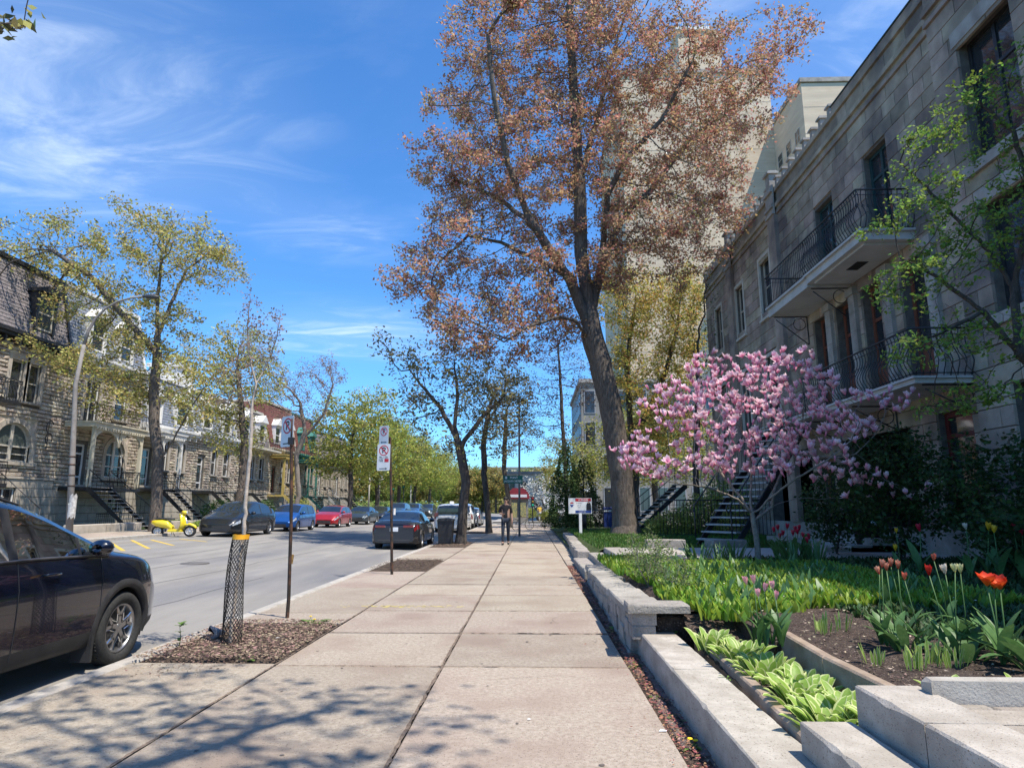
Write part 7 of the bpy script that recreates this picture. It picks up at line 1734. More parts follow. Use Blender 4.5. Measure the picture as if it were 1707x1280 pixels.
sp_ = [blade(m_stem2, random.uniform(.10, .16), .018, random.uniform(-.05, .15), .1, fold=1.2, margin=m_hw, n=5, name='shoot') for m_stem2 in (m_hg,) * 5]
for i, (x, y, n, lb) in enumerate([(2.28, 4.62, 12, 'hosta shoots just sprouting at the left of the dark soil bed'), (2.45, 4.48, 16, 'clump of rolled hosta shoots in the middle of the soil bed'), (2.62, 4.62, 18, 'wide row of green shoots in the soil bed'), (2.74, 4.55, 14, 'right hand clump of young shoots in the soil bed'), (2.42, 5.7, 14, 'small sprouting clump at the back of the soil bed'), (2.62, 5.85, 10, 'last small sprouting clump near the ground cover')]):
    leaf_clump('hosta_shoots', lb, 'hosta shoots', (x, y, .43), sp_, n, .35, .09, 1.0, None, 'shoot')
iris = [blade(m_stem, random.uniform(.30, .45), .026, random.uniform(.0, .25), random.uniform(.1, .5), n=5) for _ in range(5)]
for i, (x, y) in enumerate([(3.1, 12.4), (3.55, 12.6), (3.9, 12.9), (4.9, 12.6), (5.4, 12.8)]):
    leaf_clump('iris_clump', ['leftmost clump of long sword leaves behind the ground cover', 'second clump of sword leaves left of the magnolia', 'clump of sword leaves close to the magnolia trunk', 'clump of sword leaves right of the magnolia trunk', 'rightmost clump of sword leaves under the magnolia'][i], 'iris clump', (x, y, .4), iris, 24, .5, .18, 1.25)
for (x, y, s, lb) in ((3.22, 4.45, 1.15, 'large tulip leaves without flower at the right edge'), (2.95, 4.75, 1.0, 'clump of broad tulip leaves under the lemon tulips'), (2.72, 5.05, 1.0, 'dark broad leaves under the red and cream tulips'), (3.4, 5.0, 1.0, 'broad bluish leaves behind the open orange tulips')):
    leaf_clump('tulip_leaves', lb, 'tulip leaves', (x, y, .42), tl_leaves, 12, .7, .10, 1.1 * s)
def blade_field(name, mat, pts, L, wd, rng, lean=.5, kind='stuff'):
    n = len(pts); a = rng.uniform(0, math.tau, n); d = np.stack([np.cos(a), np.sin(a), np.zeros(n)], 1); u = np.stack([-np.sin(a), np.cos(a), np.zeros(n)], 1)
    l = (L * rng.uniform(.6, 1.25, n))[:, None]; w_ = (wd * rng.uniform(.7, 1.3, n))[:, None]; le = (lean * rng.uniform(.1, 1.0, n))[:, None]; z = np.array([0, 0, 1.0])
    p0 = pts; p1 = pts + (z * .5 + d * le * .22) * l; p2 = pts + (z * .93 + d * le * .75) * l
    V = np.stack([p0 - u * w_ * .25, p0 + u * w_ * .25, p1 + u * w_ * .5, p1 - u * w_ * .5, p2 + u * w_ * .06, p2 - u * w_ * .06], 1).reshape(-1, 3); b = (np.arange(n) * 6)[:, None]
    F = np.concatenate([b + np.array([[0, 1, 2, 3]]), b + np.array([[3, 2, 4, 5]])], 0); o = link_obj(name, np_mesh(name, V, F, True, mat)); o['kind'] = kind; return o
rg = np.random.default_rng(4)
def field_pts(n, x0, x1, y0, y1, ok=None, clumpy=0):
    x = rg.uniform(x0, x1, n * 2); y = rg.uniform(y0, y1, n * 2)
    if ok is not None: k = ok(x, y); x, y = x[k], y[k]
    x, y = x[:n], y[:n]; z = np.array([float(np.interp(b_, [3, 7, 12, 18, 28, 46], [0.43, 0.42, 0.40, 0.36, 0.36, 0.34])) for b_ in y]) - .01; return np.stack([x, y, z], 1)
m_lily = M('lily_blade', (0.16, 0.29, 0.025), (0.29, 0.43, 0.06), 6, .45, island=.35, trans=.45); m_cover_shaded = M('shaded_ground_cover', (0.03, 0.07, 0.02), (0.055, 0.11, 0.03), 6, .6, island=.4, trans=.25)  # second green: same ground cover, mansion's shade put into a darker leaf colour
edge = lambda x, y: (x > 1.55 + .12 * np.sin(y * 3)) & (y > 6.3 + .55 * (x - 1.7) * (x < 3.2) + .8 * (x >= 3.2) + .12 * np.sin(x * 9))
blade_field('ground_cover', m_lily, field_pts(15000, 1.5, 5.2, 6.3, 12.0, edge), .15, .052, rg, 1.0)
blade_field('ground_cover', m_cover_shaded, field_pts(11000, 3.6, 9.1, 6.0, 13.9, lambda x, y: x > 3.5 + .25 * np.sin(y * 2.4)), .10, .045, rg, 1.4)
blade_field('ground_cover', m_cover_shaded, field_pts(2600, 3.1, 5.5, 4.9, 7.0, lambda x, y: (x + y * .4 > 5.35)), .08, .04, rg, 1.4)
blade_field('ground_cover', m_lily, field_pts(1500, 1.35, 2.6, 10.5, 14.0), .14, .04, rg, .9)
wv = field_pts(1300, 1.6, 5.0, 6.6, 12.0, edge); wv = wv[rg.random(len(wv)) < np.clip(.35 + .5 * np.sin(wv[:, 0] * 4) * np.sin(wv[:, 1] * 3), .03, 1)]
blade_field('ground_cover', m_stem, wv, .24, .07, rg, .8)
scatter_chips('tiny_flowers', M('tiny_white_flower', (.7, .7, .62), rough=.7), 160, lambda: (random.uniform(1.6, 4.6), random.uniform(6.8, 11.5)), .54, .006, .014)
blade_field('lawn_grass', m_grass, field_pts(26000, 1.75, 9.0, 17.8, 33.0), .11, .018, rg, .8)
# small weeds
def weed(label, x, y, z, n, s, mat, flower=None, cat='weed', name='weed'):
    t = leaf_clump(name, label, cat, (x, y, z), [blade(mat, .10, .028, .7, .9, n=5), blade(mat, .08, .024, .9, .8, n=5)], n, .9, .03, s)
    if flower:
        for (dx, dy, h) in flower:
            q = MB((np.array((0., 0., 0.)), np.eye(3))); q.tube([(x, y, z), (x + dx, y + dy, z + h)], .0025, 4); q.build('stem', mat, t)
            q = MB(); 
            for k in range(14): a = math.tau * k / 14; q.tube([(x + dx, y + dy, z + h), (x + dx + .016 * math.cos(a), y + dy + .016 * math.sin(a), z + h + .008)], .0035, 3, True, False)
            q.build('flower', M('dandelion_yellow', (.80, .58, .02), rough=.7), t)
mw = M('weed_green', (0.10, 0.19, 0.035), (0.17, 0.27, 0.06), 20, .6, trans=.3)
weed('dandelion plant with yellow bud at the far edge of the mulched tree pit', -2.72, 8.36, 0, 40, 2.3, mw, [(-.03, .0, .11), (.01, .03, .07)], 'dandelion', 'dandelion')
weed('dandelion with open yellow flower at the foot of the concrete step', 1.0, 4.42, -.03, 16, .75, mw, [(-.015, -.02, .055), (.03, .03, .03)], 'dandelion', 'dandelion')
for (x, y, s, n, lb) in ((.98, 6.55, .9, 12, 'green weed growing where the old wall meets the concrete step'), (.97, 5.5, .7, 10, 'small weed in the red debris beside the first step'), (1.03, 5.0, .8, 10, 'grassy weed against the concrete step'), (-2.75, 6.52, .9, 12, 'flat weed at the near edge of the tree pit'), (.99, 8.3, 1.2, 14, 'weed sprouting along the old stone wall'), (.95, 3.95, .5, 8, 'small seedling near the bottom edge of the debris strip'), (1.52, 6.9, 1.1, 12, 'leafy weed under the cap slab'), (1.44, 5.1, .6, 8, 'weed in the joint of the brown edging')):
    weed(lb, x, y, -.03 if x < 1.2 and x > 0 else (0.0 if x < 0 else .22), n, s, mw)
t = thing('seedling', 'thin leafy seedling standing at the kerb side of the tree pit', 'seedling', (-3.62, 6.9, 0))
q = MB(); q.tube([(-3.62, 6.9, 0), (-3.61, 6.91, .13), (-3.63, 6.9, .26)], [.005, .004, .002], 4); q.build('stem', mw, t)
lfm = blade(mw, .08, .035, .8, .7, n=5)
for k in range(16): inst('leaf', lfm, t, (0, 0, random.choice((.10, .18, .24, .26))), (0, .2, random.uniform(0, 6.28)), (random.uniform(.7, 1.1),) * 3)
# ================================================================== street furniture and small things
m_rust = M('rusty_black_pole', (0.03, 0.022, 0.018), (0.12, 0.055, 0.03), 5, .75, .4, 60, lo=.45, hi=.62)
m_sign = M('sign_white', (0.62, 0.62, 0.61), (0.70, 0.70, 0.69), 6, .5)
m_sred = M('sign_red', (0.45, 0.02, 0.03), rough=.5); m_sblk = M('sign_black', (0.02, 0.02, 0.022), rough=.5)
def np_sign(par, c, ang, w_, h, arrow=-1, extra=False, circ_y=.22):
    """no parking plate centred at c, its face towards the camera side; ang = direction of the plate's width"""
    u = np.array((math.cos(ang), math.sin(ang), 0.)); n = np.array((u[1], -u[0], 0.)); n = n if n @ (-np.array(c)) > 0 else -n
    if np.linalg.det(np.array([u, (0, 0, 1), n])) < 0: u = -u
    T = (np.array(c, float), np.array([u, (0, 0, 1), n]))
    b = MB(T); r = .02; b.prism([(-w_ / 2 + r, -h / 2), (w_ / 2 - r, -h / 2), (w_ / 2, -h / 2 + r), (w_ / 2, h / 2 - r), (w_ / 2 - r, h / 2), (-w_ / 2 + r, h / 2), (-w_ / 2, h / 2 - r), (-w_ / 2, -h / 2 + r)], -.002, .002, 'z'); pl_ = b.build('plate', m_sign, par)
    cy = h / 2 - w_ * .46; R = w_ * .37; q = MB(T)
    for i in range(28):
        a0, a1 = math.tau * i / 28, math.tau * (i + 1) / 28
        q.prism([(R * math.cos(a0), cy + R * math.sin(a0)), (R * math.cos(a1), cy + R * math.sin(a1)), (R * .82 * math.cos(a1), cy + R * .82 * math.sin(a1)), (R * .82 * math.cos(a0), cy + R * .82 * math.sin(a0))][::-1], .0022, .0035, 'z')
    d = R * .62; t = R * .075; q.prism([(-d - t, cy + d - t), (-d + t, cy + d + t), (d + t, cy - d + t), (d - t, cy - d - t)], .0042, .005, 'z'); q.build('ban_ring', m_sred, pl_)
    text_obj('P', R * 1.55, m_sblk, pl_, T, 0, cy, .0032, 'letter', bold=True)
    q = MB(T); ay = -h / 2 + .045; s = arrow; L = w_ * .30
    q.prism([(-s * L, ay - .008), (s * L * .6, ay - .008), (s * L * .6, ay - .024), (s * L, ay), (s * L * .6, ay + .024), (s * L * .6, ay + .008), (-s * L, ay + .008)][::(1 if s > 0 else -1)], .0022, .004, 'z'); q.build('arrow', m_sblk, pl_)
    if extra:
        text_obj('9h-12h', w_ * .24, m_sblk, pl_, T, 0, -.005, .003, 'hours'); text_obj('LUN', w_ * .17, m_sblk, pl_, T, -w_ * .2, -.055, .003, 'day'); text_obj('1 AVR', w_ * .13, m_sblk, pl_, T, -w_ * .2, -.09, .003, 'dates')
        q = MB(T); q.box(w_ * .08, w_ * .40, -.11, -.035, .0022, .0035); q.build('red_square', m_sred, pl_); 
    b = MB(T); b.box(-w_ / 2 + .02, w_ / 2 - .02, -.012, .012, -.012, -.003); b.build('mounting_strap', m_rust, pl_)
    return pl_
P1 = np.array((-3.25, 8.92, 0.0)); top1 = W(487, 712, 8.80)
t = thing('sign_pole', 'rusty leaning pole with one no parking sign nearest to the camera', 'sign pole', tuple(P1))
b = MB(); b.tube([P1 + (0, 0, -.05), P1 + (.005, .0, .25), P1 * .5 + top1 * .5 + (.02, 0, 0), top1 - (0, 0, .16)], [.026, .025, .024, .024], 4, True, False); b.build('pole', m_rust, t)
b = MB(); b.cbox(top1[0] - .035, top1[0] + .035, top1[1] - .035, top1[1] + .035, top1[2] - .24, top1[2] - .14, .006); b.build('collar', m_sblk, t); b = MB(); b.tube([top1 - (0, 0, .2), top1 + (-.01, 0, .12)], .014, 5); b.build('upper_tube', m_rust, t)
A1 = rad(142); c1 = np.array(W(479, 719, 8.88)); np_sign(t, c1, A1, .30, .43, 1)
b = MB(); zz = .70; b.tube([P1 + (0, 0, zz), P1 + (.012, 0, zz + .12)], .031, 4, True, False); b.build('worn_band', M('worn_yellow_sticker', (.40, .26, .08), (.10, .06, .03), 30, .7), t)
P2 = np.array((-3.06, 14.62, 0.0)); top2 = W(650, 728, 14.6)
t = thing('sign_pole', 'thin brown pole with two stacked no parking signs by the dark mulch pit', 'sign pole', tuple(P2))
b = MB(); b.tube([P2 + (0, 0, -.05), P2 * .5 + top2 * .5 + (.01, 0, 0), top2], [.032, .030, .030], 4, True, False); b.build('pole', m_rust, t)
np_sign(t, W(640, 725, 14.6), rad(150), .28, .42, -1); np_sign(t, W(639.5, 762, 14.5), rad(165), .32, .60, 1, True)
b = MB(); b.tube([P2 + (0, 0, 1.28), P2 + (.003, 0, 1.42)], .034, 4, True, False); b.build('sticker', m_sign, t)

# sapling with mesh guard
gx_, gy_ = -3.18, 7.1
t = thing('sapling', 'young tree wrapped in black mesh guard with an orange band in the mulched pit', 'sapling', (gx_, gy_, 0))
sap = [np.array((gx_, gy_, 0.0)), W(395, 960, 7.1), W(407, 880, 7.1), W(413, 800, 7.1), W(418, 740, 7.1), W(420, 680, 7.1), W(427, 640, 7.1)]
br = [[W(411, 830, 7.1), W(395, 800, 7.05), W(378, 780, 7.0)], [W(419, 700, 7.1), W(395, 680, 7.0), W(372, 668, 6.9)], [W(427, 640, 7.1), W(448, 600, 7.15), W(462, 560, 7.2), W(468, 520, 7.2)], [W(427, 640, 7.1), W(415, 590, 7.05), W(412, 540, 7.0), W(418, 480, 7.0)], [W(420, 680, 7.1), W(400, 640, 7.2), W(385, 600, 7.3)]]
rgs = np.random.default_rng(17); A_ = ell_pts(PB(7.1, [(425, 590, 40, 55), (390, 620, 35, 40), (455, 560, 25, 40), (375, 670, 25, 20), (415, 520, 22, 35), (380, 780, 8, 10)], .3, 300), rgs)
P_, pr_ = colonize([sap] + br, A_, .07, 1.2, .10, 50, rgs, (0, 0, .3)); r_, w_ = branch_radii(P_, pr_, .0022, .022); b0 = np.array((gx_, gy_, 0.0))
link_obj('trunk', tube_net(P_ - b0, pr_, r_, mat=m_barkw, sel=r_ > .009), t); link_obj('branches', tube_net(P_ - b0, pr_, r_, mat=m_barkm, sel=r_ <= .009, name='branches'), t)['kind'] = 'stuff'
c_ = np.where(r_ < .004)[0]; cc = np.repeat(c_, 7); link_obj('foliage', leaf_mesh(P_[cc] + rgs.normal(size=(len(cc), 3)) * .03 - b0, .036, rgs, 'foliage', lf_tan, .5), t)['kind'] = 'stuff'
top_g = W(403, 893, 7.1)
def guard_pt(a, h, k=1.0):
    q = h / top_g[2]; cx = gx_ + (top_g[0] - gx_) * q - .015 * math.sin(q * 3.1); cy = gy_ + (top_g[1] - gy_) * q; r = (.100 + .012 * math.sin(q * 5 + a) - .018 * q) * k * (1 + .06 * math.sin(3 * a + q * 6)); return np.array((cx + r * math.cos(a), cy + r * math.sin(a), h))
g = MB(); na, nh = 18, 44
for s in (1, -1):
    for k in range(na):
        P3 = [guard_pt(math.tau * (k + s * j * .5) / na, top_g[2] * j / nh) for j in range(nh + 1)]; g.tube(P3, .0030, 3, False, False)
g.tube([guard_pt(2.7, z_, 1.25) for z_ in np.linspace(0, top_g[2] * .93, 20)], .006, 4); g.build('mesh_guard', M('black_mesh', (0.012, 0.012, 0.012), rough=.6), t)
g = MB(); n = 20; V = []; F = []
for h in (top_g[2] - .035, top_g[2] + .015):
    for k in range(n): V.append(guard_pt(math.tau * k / n, h, 1.05))
for k in range(n): F.append((k, (k + 1) % n, n + (k + 1) % n, n + k))
g.add(V, F, True); g.build('orange_band', M('orange_band', (.75, .33, .01), (.85, .42, .02), 20, .6), t)
tag(MB((np.array((-2.73, 7.33, .035)), np.array([(.9, .4, 0), (-.4, .9, 0), (0, 0, 1.0)]))).add([(-.10, -.04, 0), (.02, -.06, .01), (.11, -.02, .02), (.09, .04, .005), (-.03, .05, .02), (-.11, .03, .004)], [(0, 1, 2, 3, 4, 5)]).build('litter', M('white_litter', (.70, .69, .66), rough=.8)), 'crumpled white paper scrap lying on the mulch of the near pit', 'litter')
b = MB(); b.tube([(-3.45, 7.35, .02), (-3.42, 7.30, .12), (-3.50, 7.28, .16), (-3.38, 7.33, .10), (-3.47, 7.30, .05)], [.035, .05, .03, .045, .03], 6); tag(b.build('plastic_bag', M('grey_bag', (.16, .16, .17), (.3, .3, .32), 20, .3)), 'crumpled grey plastic bag at the foot of the mesh guard', 'litter')
for i, (x, y, mt, lb) in enumerate(((-.02, 4.83, m_sign, 'tiny white scrap on the slab left of the red debris'), (.86, 4.62, m_sign, 'thin pale twig lying at the edge of the debris'), (.58, 7.35, M('dead_leaf_red', (.25, .07, .03)), 'small rust red leaf on the sidewalk'))):
    b = MB(); s = .014 if i != 1 else .03; b.add([(x - s, y - s * .4, .006), (x + s * .7, y - s * .5, .008), (x + s, y + s * .5, .006), (x - s * .4, y + s * .6, .012)], [(0, 1, 2, 3)]); tag(b.build('scrap', mt), lb, 'scrap')

# leaning street lamp across the road
lp = np.array((-17.0, 23.9, .31)); q1 = W(126, 640, 24.2); q2 = W(140, 575, 24.3); q3 = W(160, 530, 24.4); q4 = W(195, 503, 24.5); q5 = W(240, 494, 24.7)
t = thing('street_lamp', 'tall pale street lamp leaning over the road with a curved arm', 'street lamp', tuple(lp))
m_lp = M('weathered_lamp_post', (0.19, 0.17, 0.15), (0.28, 0.255, 0.23), 6, .8, .4, 40, c3=(.20, .17, .15), c3_scale=1.5)
b = MB(); b.tube([lp, lp * .5 + q1 * .5, q1, q2], [.125, .10, .078, .068], 12); b.build('pole', m_lp, t); b = MB(); b.tube([q2, W(147, 552, 24.3), q3, W(175, 515, 24.4), q4, W(218, 497, 24.6), q5], [.066, .058, .05, .045, .04, .036, .036], 8); b.build('arm', m_lp, t)
b = MB(); hd = q5; b.T = (hd, np.array([(.96, .1, -.03), (-.1, .99, 0), (.03, 0, 1)])); b.lathe([(.02, -.1), (.06, 0), (.10, .2), (.10, .45), (.05, .6), (.01, .62)], (0, 0, 0), 12, 'x'); o = b.build('lamp_head', M('dark_lamp_head', (.05, .05, .05), rough=.5), t)
for h in (3.3, 3.0, 2.6, 2.2):
    f = (h - .31) / (q1[2] - .31); c = lp + (q1 - lp) * f; rr = .125 - .047 * f; b = MB(); b.tube([c, c + np.array((.0, 0, .05))], rr + .012, 12); b.build('band', m_rust, t)
b = MB(); c = lp + (q1 - lp) * .05
V = []
for k in range(10):
    a = k / 9 * 3.0 - 2.6; 
    for h, rr in ((.45, .130), (1.3, .122)): V.append((c[0] + rr * math.cos(a), c[1] + rr * math.sin(a), c[2] + h + .06 * math.sin(k * 2.1)))
b.add(V, [(2 * k, 2 * k + 2, 2 * k + 3, 2 * k + 1) for k in range(9)], True); b.build('peeling_poster', M('peeling_paper', (.62, .60, .56), (.30, .28, .26), 9, .9), t)

# black wheeled bin and the planter by the mansion
t = thing('wheeled_bin', 'black wheeled refuse bin standing by the kerb tree', 'bin', (-3.35, 25.9, 0))
b = MB(); b.add([(-3.60, 25.65, .06), (-3.10, 25.65, .06), (-3.10, 26.15, .06), (-3.60, 26.15, .06), (-3.65, 25.58, .92), (-3.05, 25.58, .92), (-3.05, 26.22, .92), (-3.65, 26.22, .92)], [(0, 3, 2, 1), (4, 5, 6, 7), (0, 1, 5, 4), (1, 2, 6, 5), (2, 3, 7, 6), (3, 0, 4, 7)]); b.build('body', m_plastic, t)
b = MB(); b.prism([(-3.69, .92), (-3.02, .92), (-3.05, .99), (-3.3, 1.04), (-3.6, 1.02)], 25.55, 26.25, 'y'); b.build('lid', m_plastic, t)
for s in (-3.58, -3.12): b = MB(); b.lathe([(.01, -.03), (.11, -.03), (.11, .03), (.01, .03)], (s, 26.15, .11), 14, 'x'); b.build('wheel', m_tyre, t)
t = thing('planter_bin', 'black ribbed planter bin standing against the mansion wall', 'planter', (8.3, 16.6, .44))
b = MB(); b.lathe([(.24, 0), (.36, .78), (.40, .80), (.40, .86), (.37, .86), (.34, .70)], (8.3, 16.6, .50), 20); b.build('body', M('brown_black_planter', (.03, .02, .017), rough=.6), t); b = MB(); b.lathe([(.001, -.39), (.08, -.385), (.08, -.375), (.001, -.37)], (8.3, 16.6, 1.05), 14, 'y'); b.build('badge', m_sign, t)
b = MB(); b.box(7.0, 9.1, 16.0, 17.2, .3, .5); b.build('bin_pad', m_trim, None, kind='structure')

# white real estate sign
sx, sy = 2.02, 27.0; t = thing('sale_sign', 'white real estate sign on a white post in front of the cedar', 'sign', (sx, sy, .36))
Ts = (np.array((sx, sy, 0.0)), np.array([(.995, .08, 0), (0, 0, 1.0), (.08, -.995, 0)])); zb_, w_, h_ = W(961, 856, 27)[2], .96, .63
b = MB(Ts); b.box(-.055, .055, .25, zb_, -.05, .05); b.build('post', m_white, t); b = MB(Ts); b.box(-w_ / 2, w_ / 2, zb_, zb_ + h_, -.02, .02); bd = b.build('board', m_white, t)
m_sbl = M('sign_blue', (.02, .05, .22), rough=.5)
b = MB(Ts); b.box(-.20, w_ / 2 - .03, zb_ + h_ - .13, zb_ + h_ - .02, .021, .026); b.build('red_band', m_sred, bd); b = MB(Ts); b.box(-.20, w_ / 2 - .03, zb_ + .03, zb_ + .13, .021, .026); b.build('blue_band', m_sbl, bd)
text_obj('À VENDRE', .085, m_white, bd, Ts, .13, zb_ + h_ - .077, .027, 'lettering', bold=True)
text_obj('COURTIER', .06, m_white, bd, Ts, .08, zb_ + .08, .027, 'lettering')
for k, s_ in enumerate(('à vendre', 'par le', '514')): text_obj(s_, .06, m_sblk, bd, Ts, -.05, zb_ + .42 - k * .085, .022, 'lettering')
def disc(cx, cy, rx, ry, a0, a1, mat, nm, w0=.021, w1=.025):
    q = MB(Ts); pts = [(cx + rx * math.cos(a), cy + ry * math.sin(a)) for a in np.linspace(a0, a1, 16)]; q.prism(pts, w0, w1, 'z'); q.build(nm, mat, bd)
cx, cy = -.345, zb_ + .38; disc(cx, cy, .085, .085, .35, math.pi - .35, m_sred, 'balloon_top'); q = MB(Ts); q.prism([(cx - .085, cy - .02), (cx, cy - .13), (cx + .085, cy - .02)], .021, .025, 'z'); q.build('balloon_bottom', m_sbl, bd)
disc(w_ / 2 - .13, zb_ + .30, .10, .16, 0, math.pi, m_sblk, 'portrait_shoulders'); q = MB(Ts); q.box(w_ / 2 - .23, w_ / 2 - .03, zb_ + .135, zb_ + .30, .021, .025); q.build('portrait_body', m_sblk, bd); disc(w_ / 2 - .13, zb_ + .455, .032, .042, 0, math.tau, M('portrait_skin', (.45, .27, .2), rough=.7), 'portrait_head', .0255, .028)

# green direction sign on a grey post, walking side
gz_ = 33.5; c = W(855, 799, gz_); t = thing('direction_sign', 'green bridge direction sign above the sidewalk beyond the walking man', 'road sign', (c[0] + .35, gz_ + .1, 0))
b = MB(); b.tube([(c[0] + .33, gz_ + .08, 0), (c[0] + .33, gz_ + .08, 7.2)], .055, 8); b.build('pole', M('galvanised_pole', (.22, .2, .19), rough=.6, metal=.3), t)
Tg = (np.array((c[0], gz_, c[2])), np.array([(1, 0, 0), (0, 0, 1.0), (0, -1, 0)])); b = MB(Tg); b.box(-.50, .50, -.20, .20, -.012, .012); pn = b.build('panel', M('sign_green', (.005, .11, .085), rough=.5), t)
text_obj('PONT', .15, m_white, pn, Tg, .05, .09, .013, 'lettering', bold=True); text_obj('JACQUES-CARTIER', .13, m_white, pn, Tg, 0, -.09, .013, 'lettering', squeeze=.80, bold=True); b = MB(Tg); b.prism([(-.38, .02), (-.31, .02), (-.29, .09), (-.31, .16), (-.38, .16), (-.40, .09)], .0125, .015, 'z'); b.build('emblem', m_white, pn)

# traffic signals and poles down the street
def signal(label, x, Y, h, arm=None, face=-1):
    p = W(x, 850, Y); t = thing('traffic_signal', label, 'traffic light', (p[0], Y, 0), 'traffic signals at the far junction'); b = MB(); b.tube([(p[0], Y, -.1), (p[0], Y, h)], .06, 6); b.build('pole', m_sblk, t)
    b = MB(); b.cbox(p[0] - .17, p[0] + .17, Y - .3, Y - .08, h - 1.15, h - .1, .02); hd = b.build('signal_head', m_sblk, t)
    for k in range(3): b = MB(); b.lathe([(.001, -.33), (.10, -.325), (.11, -.31), (.11, -.30)], (p[0], Y, h - .30 - .33 * k), 10, 'y'); b.build('lens', M('signal_lens_%s' % ('red', 'amber', 'green')[k], ((.25, .01, .01), (.25, .14, .01), (.01, .35, .18))[k], rough=.3), hd)
signal('black traffic signal left of its twin at the far junction', 655, 96, 5.0); signal('black traffic signal right of its twin at the far junction', 672, 98, 5.4); signal('small black signal farthest down the avenue', 684, 120, 4.4); signal('green lit signal beside the yellow dressed rider', 888, 66, 2.6)
for i, (x, Y, h, lb) in enumerate(((614, 84, 6.6, 'slim pale pole standing before the avenue trees, left one'), (630, 86, 9.5, 'slim pale pole with a small box, right one'), (684, 110, 5.8, 'short wooden coloured pole far down the avenue'))):
    p = W(x, 850, Y); t = thing('utility_pole', lb, 'pole', (p[0], Y, 0)); b = MB(); b.tube([(p[0], Y, 0), (p[0] + .25 * (i == 1), Y, h)], [.12, .08], 8); b.build('pole', M('pale_pole', (.42, .39, .34), (.5, .47, .42), rough=.8), t)
    if i == 0: b = MB(); b.tube([(p[0], Y, 4.8), (p[0] + 1.9, Y, 5.0)], .05, 5); b.build('arm', MATS['pale_pole'], t)
    if i == 1: b = MB(); b.box(p[0] + .1, p[0] + .8, Y - .1, Y + .1, 5.0, 6.3); b.build('box', m_sign, t)

# kiosk with the dark red roof
t = thing('kiosk', 'small kiosk with a dark red domed awning by the crossing', 'kiosk', (-.6, 61, 0)); kx = W(864, 850, 60)[0]
b = MB(); b.box(kx - .9, kx + .9, 60, 61.4, 0, 2.2); b.build('body', M('kiosk_grey', (.22, .2, .18), (.32, .3, .27), 3), t)
b = MB(); b.prism([(kx - 1.05, 2.2), (kx + 1.05, 2.2), (kx + .95, 2.7), (kx + .5, 3.15), (kx - .5, 3.15), (kx - .95, 2.7)], 59.5, 61.6, 'y'); b.build('awning', M('dark_red_awning', (.20, .02, .03), (.26, .03, .04), 3), t)
Tk = (np.array((kx, 59.49, 2.45)), np.array([(1, 0, 0), (0, 0, 1.0), (0, -1, 0)])); b = MB(Tk); b.box(-.8, .8, -.12, .12, .0, .012); b.build('band', m_sign, t)
b = MB(Tk); b.box(-.7, -.1, -1.9, -.6, .0, .03 - .02); b.box(.1, .7, -1.9, -.6, .0, .01); b.build('posters', M('poster_mix', (.45, .35, .12), (.12, .16, .10), 9), t)

# bicycle behind the man, motorcycles, people
def bicycle(label, x, y, ang, s=1.0):
    t = thing('bicycle', label, 'bicycle', (0, 0, 0))
    for yy in (-.52, .52):
        b = MB(); b.tube([(0, yy + .33 * math.cos(a), .34 + .33 * math.sin(a)) for a in np.linspace(0, math.tau, 25)], .018, 5, False); w_ = b.build('wheel', m_tyre, t); b = MB()
        for k in range(8): a = math.tau * k / 8; b.bar((0, yy, .34), (0, yy + .33 * math.cos(a), .34 + .33 * math.sin(a)), .004, 3)
        b.build('spokes', m_rim, w_)
    b = MB()
    for a, e in (((0, -.52, .34), (0, -.15, .36)), ((0, -.15, .36), (0, -.22, .84)), ((0, -.22, .80), (0, .36, .82)), ((0, -.15, .36), (0, .37, .72)), ((0, .34, .88), (0, .52, .34)), ((0, -.52, .34), (0, -.22, .80))): b.tube([a, e], .016, 5)
    b.build('frame', m_sblk, t); b = MB(); b.tube([(-.28, .30, .98), (0, .34, .96), (.28, .30, .98)], .014, 5); b.tube([(0, .34, .88), (0, .34, .96)], .014, 5); b.build('handlebar', m_sblk, t)
    b = MB(); b.cbox(-.07, .07, -.34, -.10, .84, .90, .02); b.build('saddle', m_sblk, t); t.location = (x, y, 0.0); t.rotation_euler = (0, 0, ang); return t
bicycle('dark bicycle parked behind the walking man', -.55, 43.0, rad(-60))
def motorbike(label, x, y, ang, col):
    t = thing('motorcycle', label, 'motorcycle', (0, 0, 0), 'motorcycles parked by the white blossoming tree')
    for yy in (-.70, .70): b = MB(); b.lathe([(.17, -.06), (.28, -.07), (.32, 0), (.28, .07), (.17, .06)], (0, yy, .32), 18, 'x'); b.build('wheel', m_tyre, t)
    b = MB(); b.cbox(-.18, .18, -.35, .35, .28, .62, .06); b.build('engine', m_rimd, t); b = MB(); b.lathe([(.05, -.1), (.17, .05), (.19, .25), (.08, .45)], (0, 0, .80), 12, 'y'); b.build('tank', col, t)
    b = MB(); b.cbox(-.13, .13, -.75, -.05, .72, .84, .04); b.build('seat', m_sblk, t); b = MB(); b.tube([(0, .7, .32), (0, .45, 1.0)], .04, 6); b.tube([(-.35, .35, 1.05), (.35, .35, 1.05)], .02, 5); b.build('fork', m_rim, t); t.location = (x, y, 0); t.rotation_euler = (0, 0, ang)
motorbike('dark motorcycle left of its twin beyond the crossing', 1.55, 69.0, rad(80), m_sblk); motorbike('dark motorcycle right of its twin beyond the crossing', 2.9, 69.3, rad(95), m_sblk)

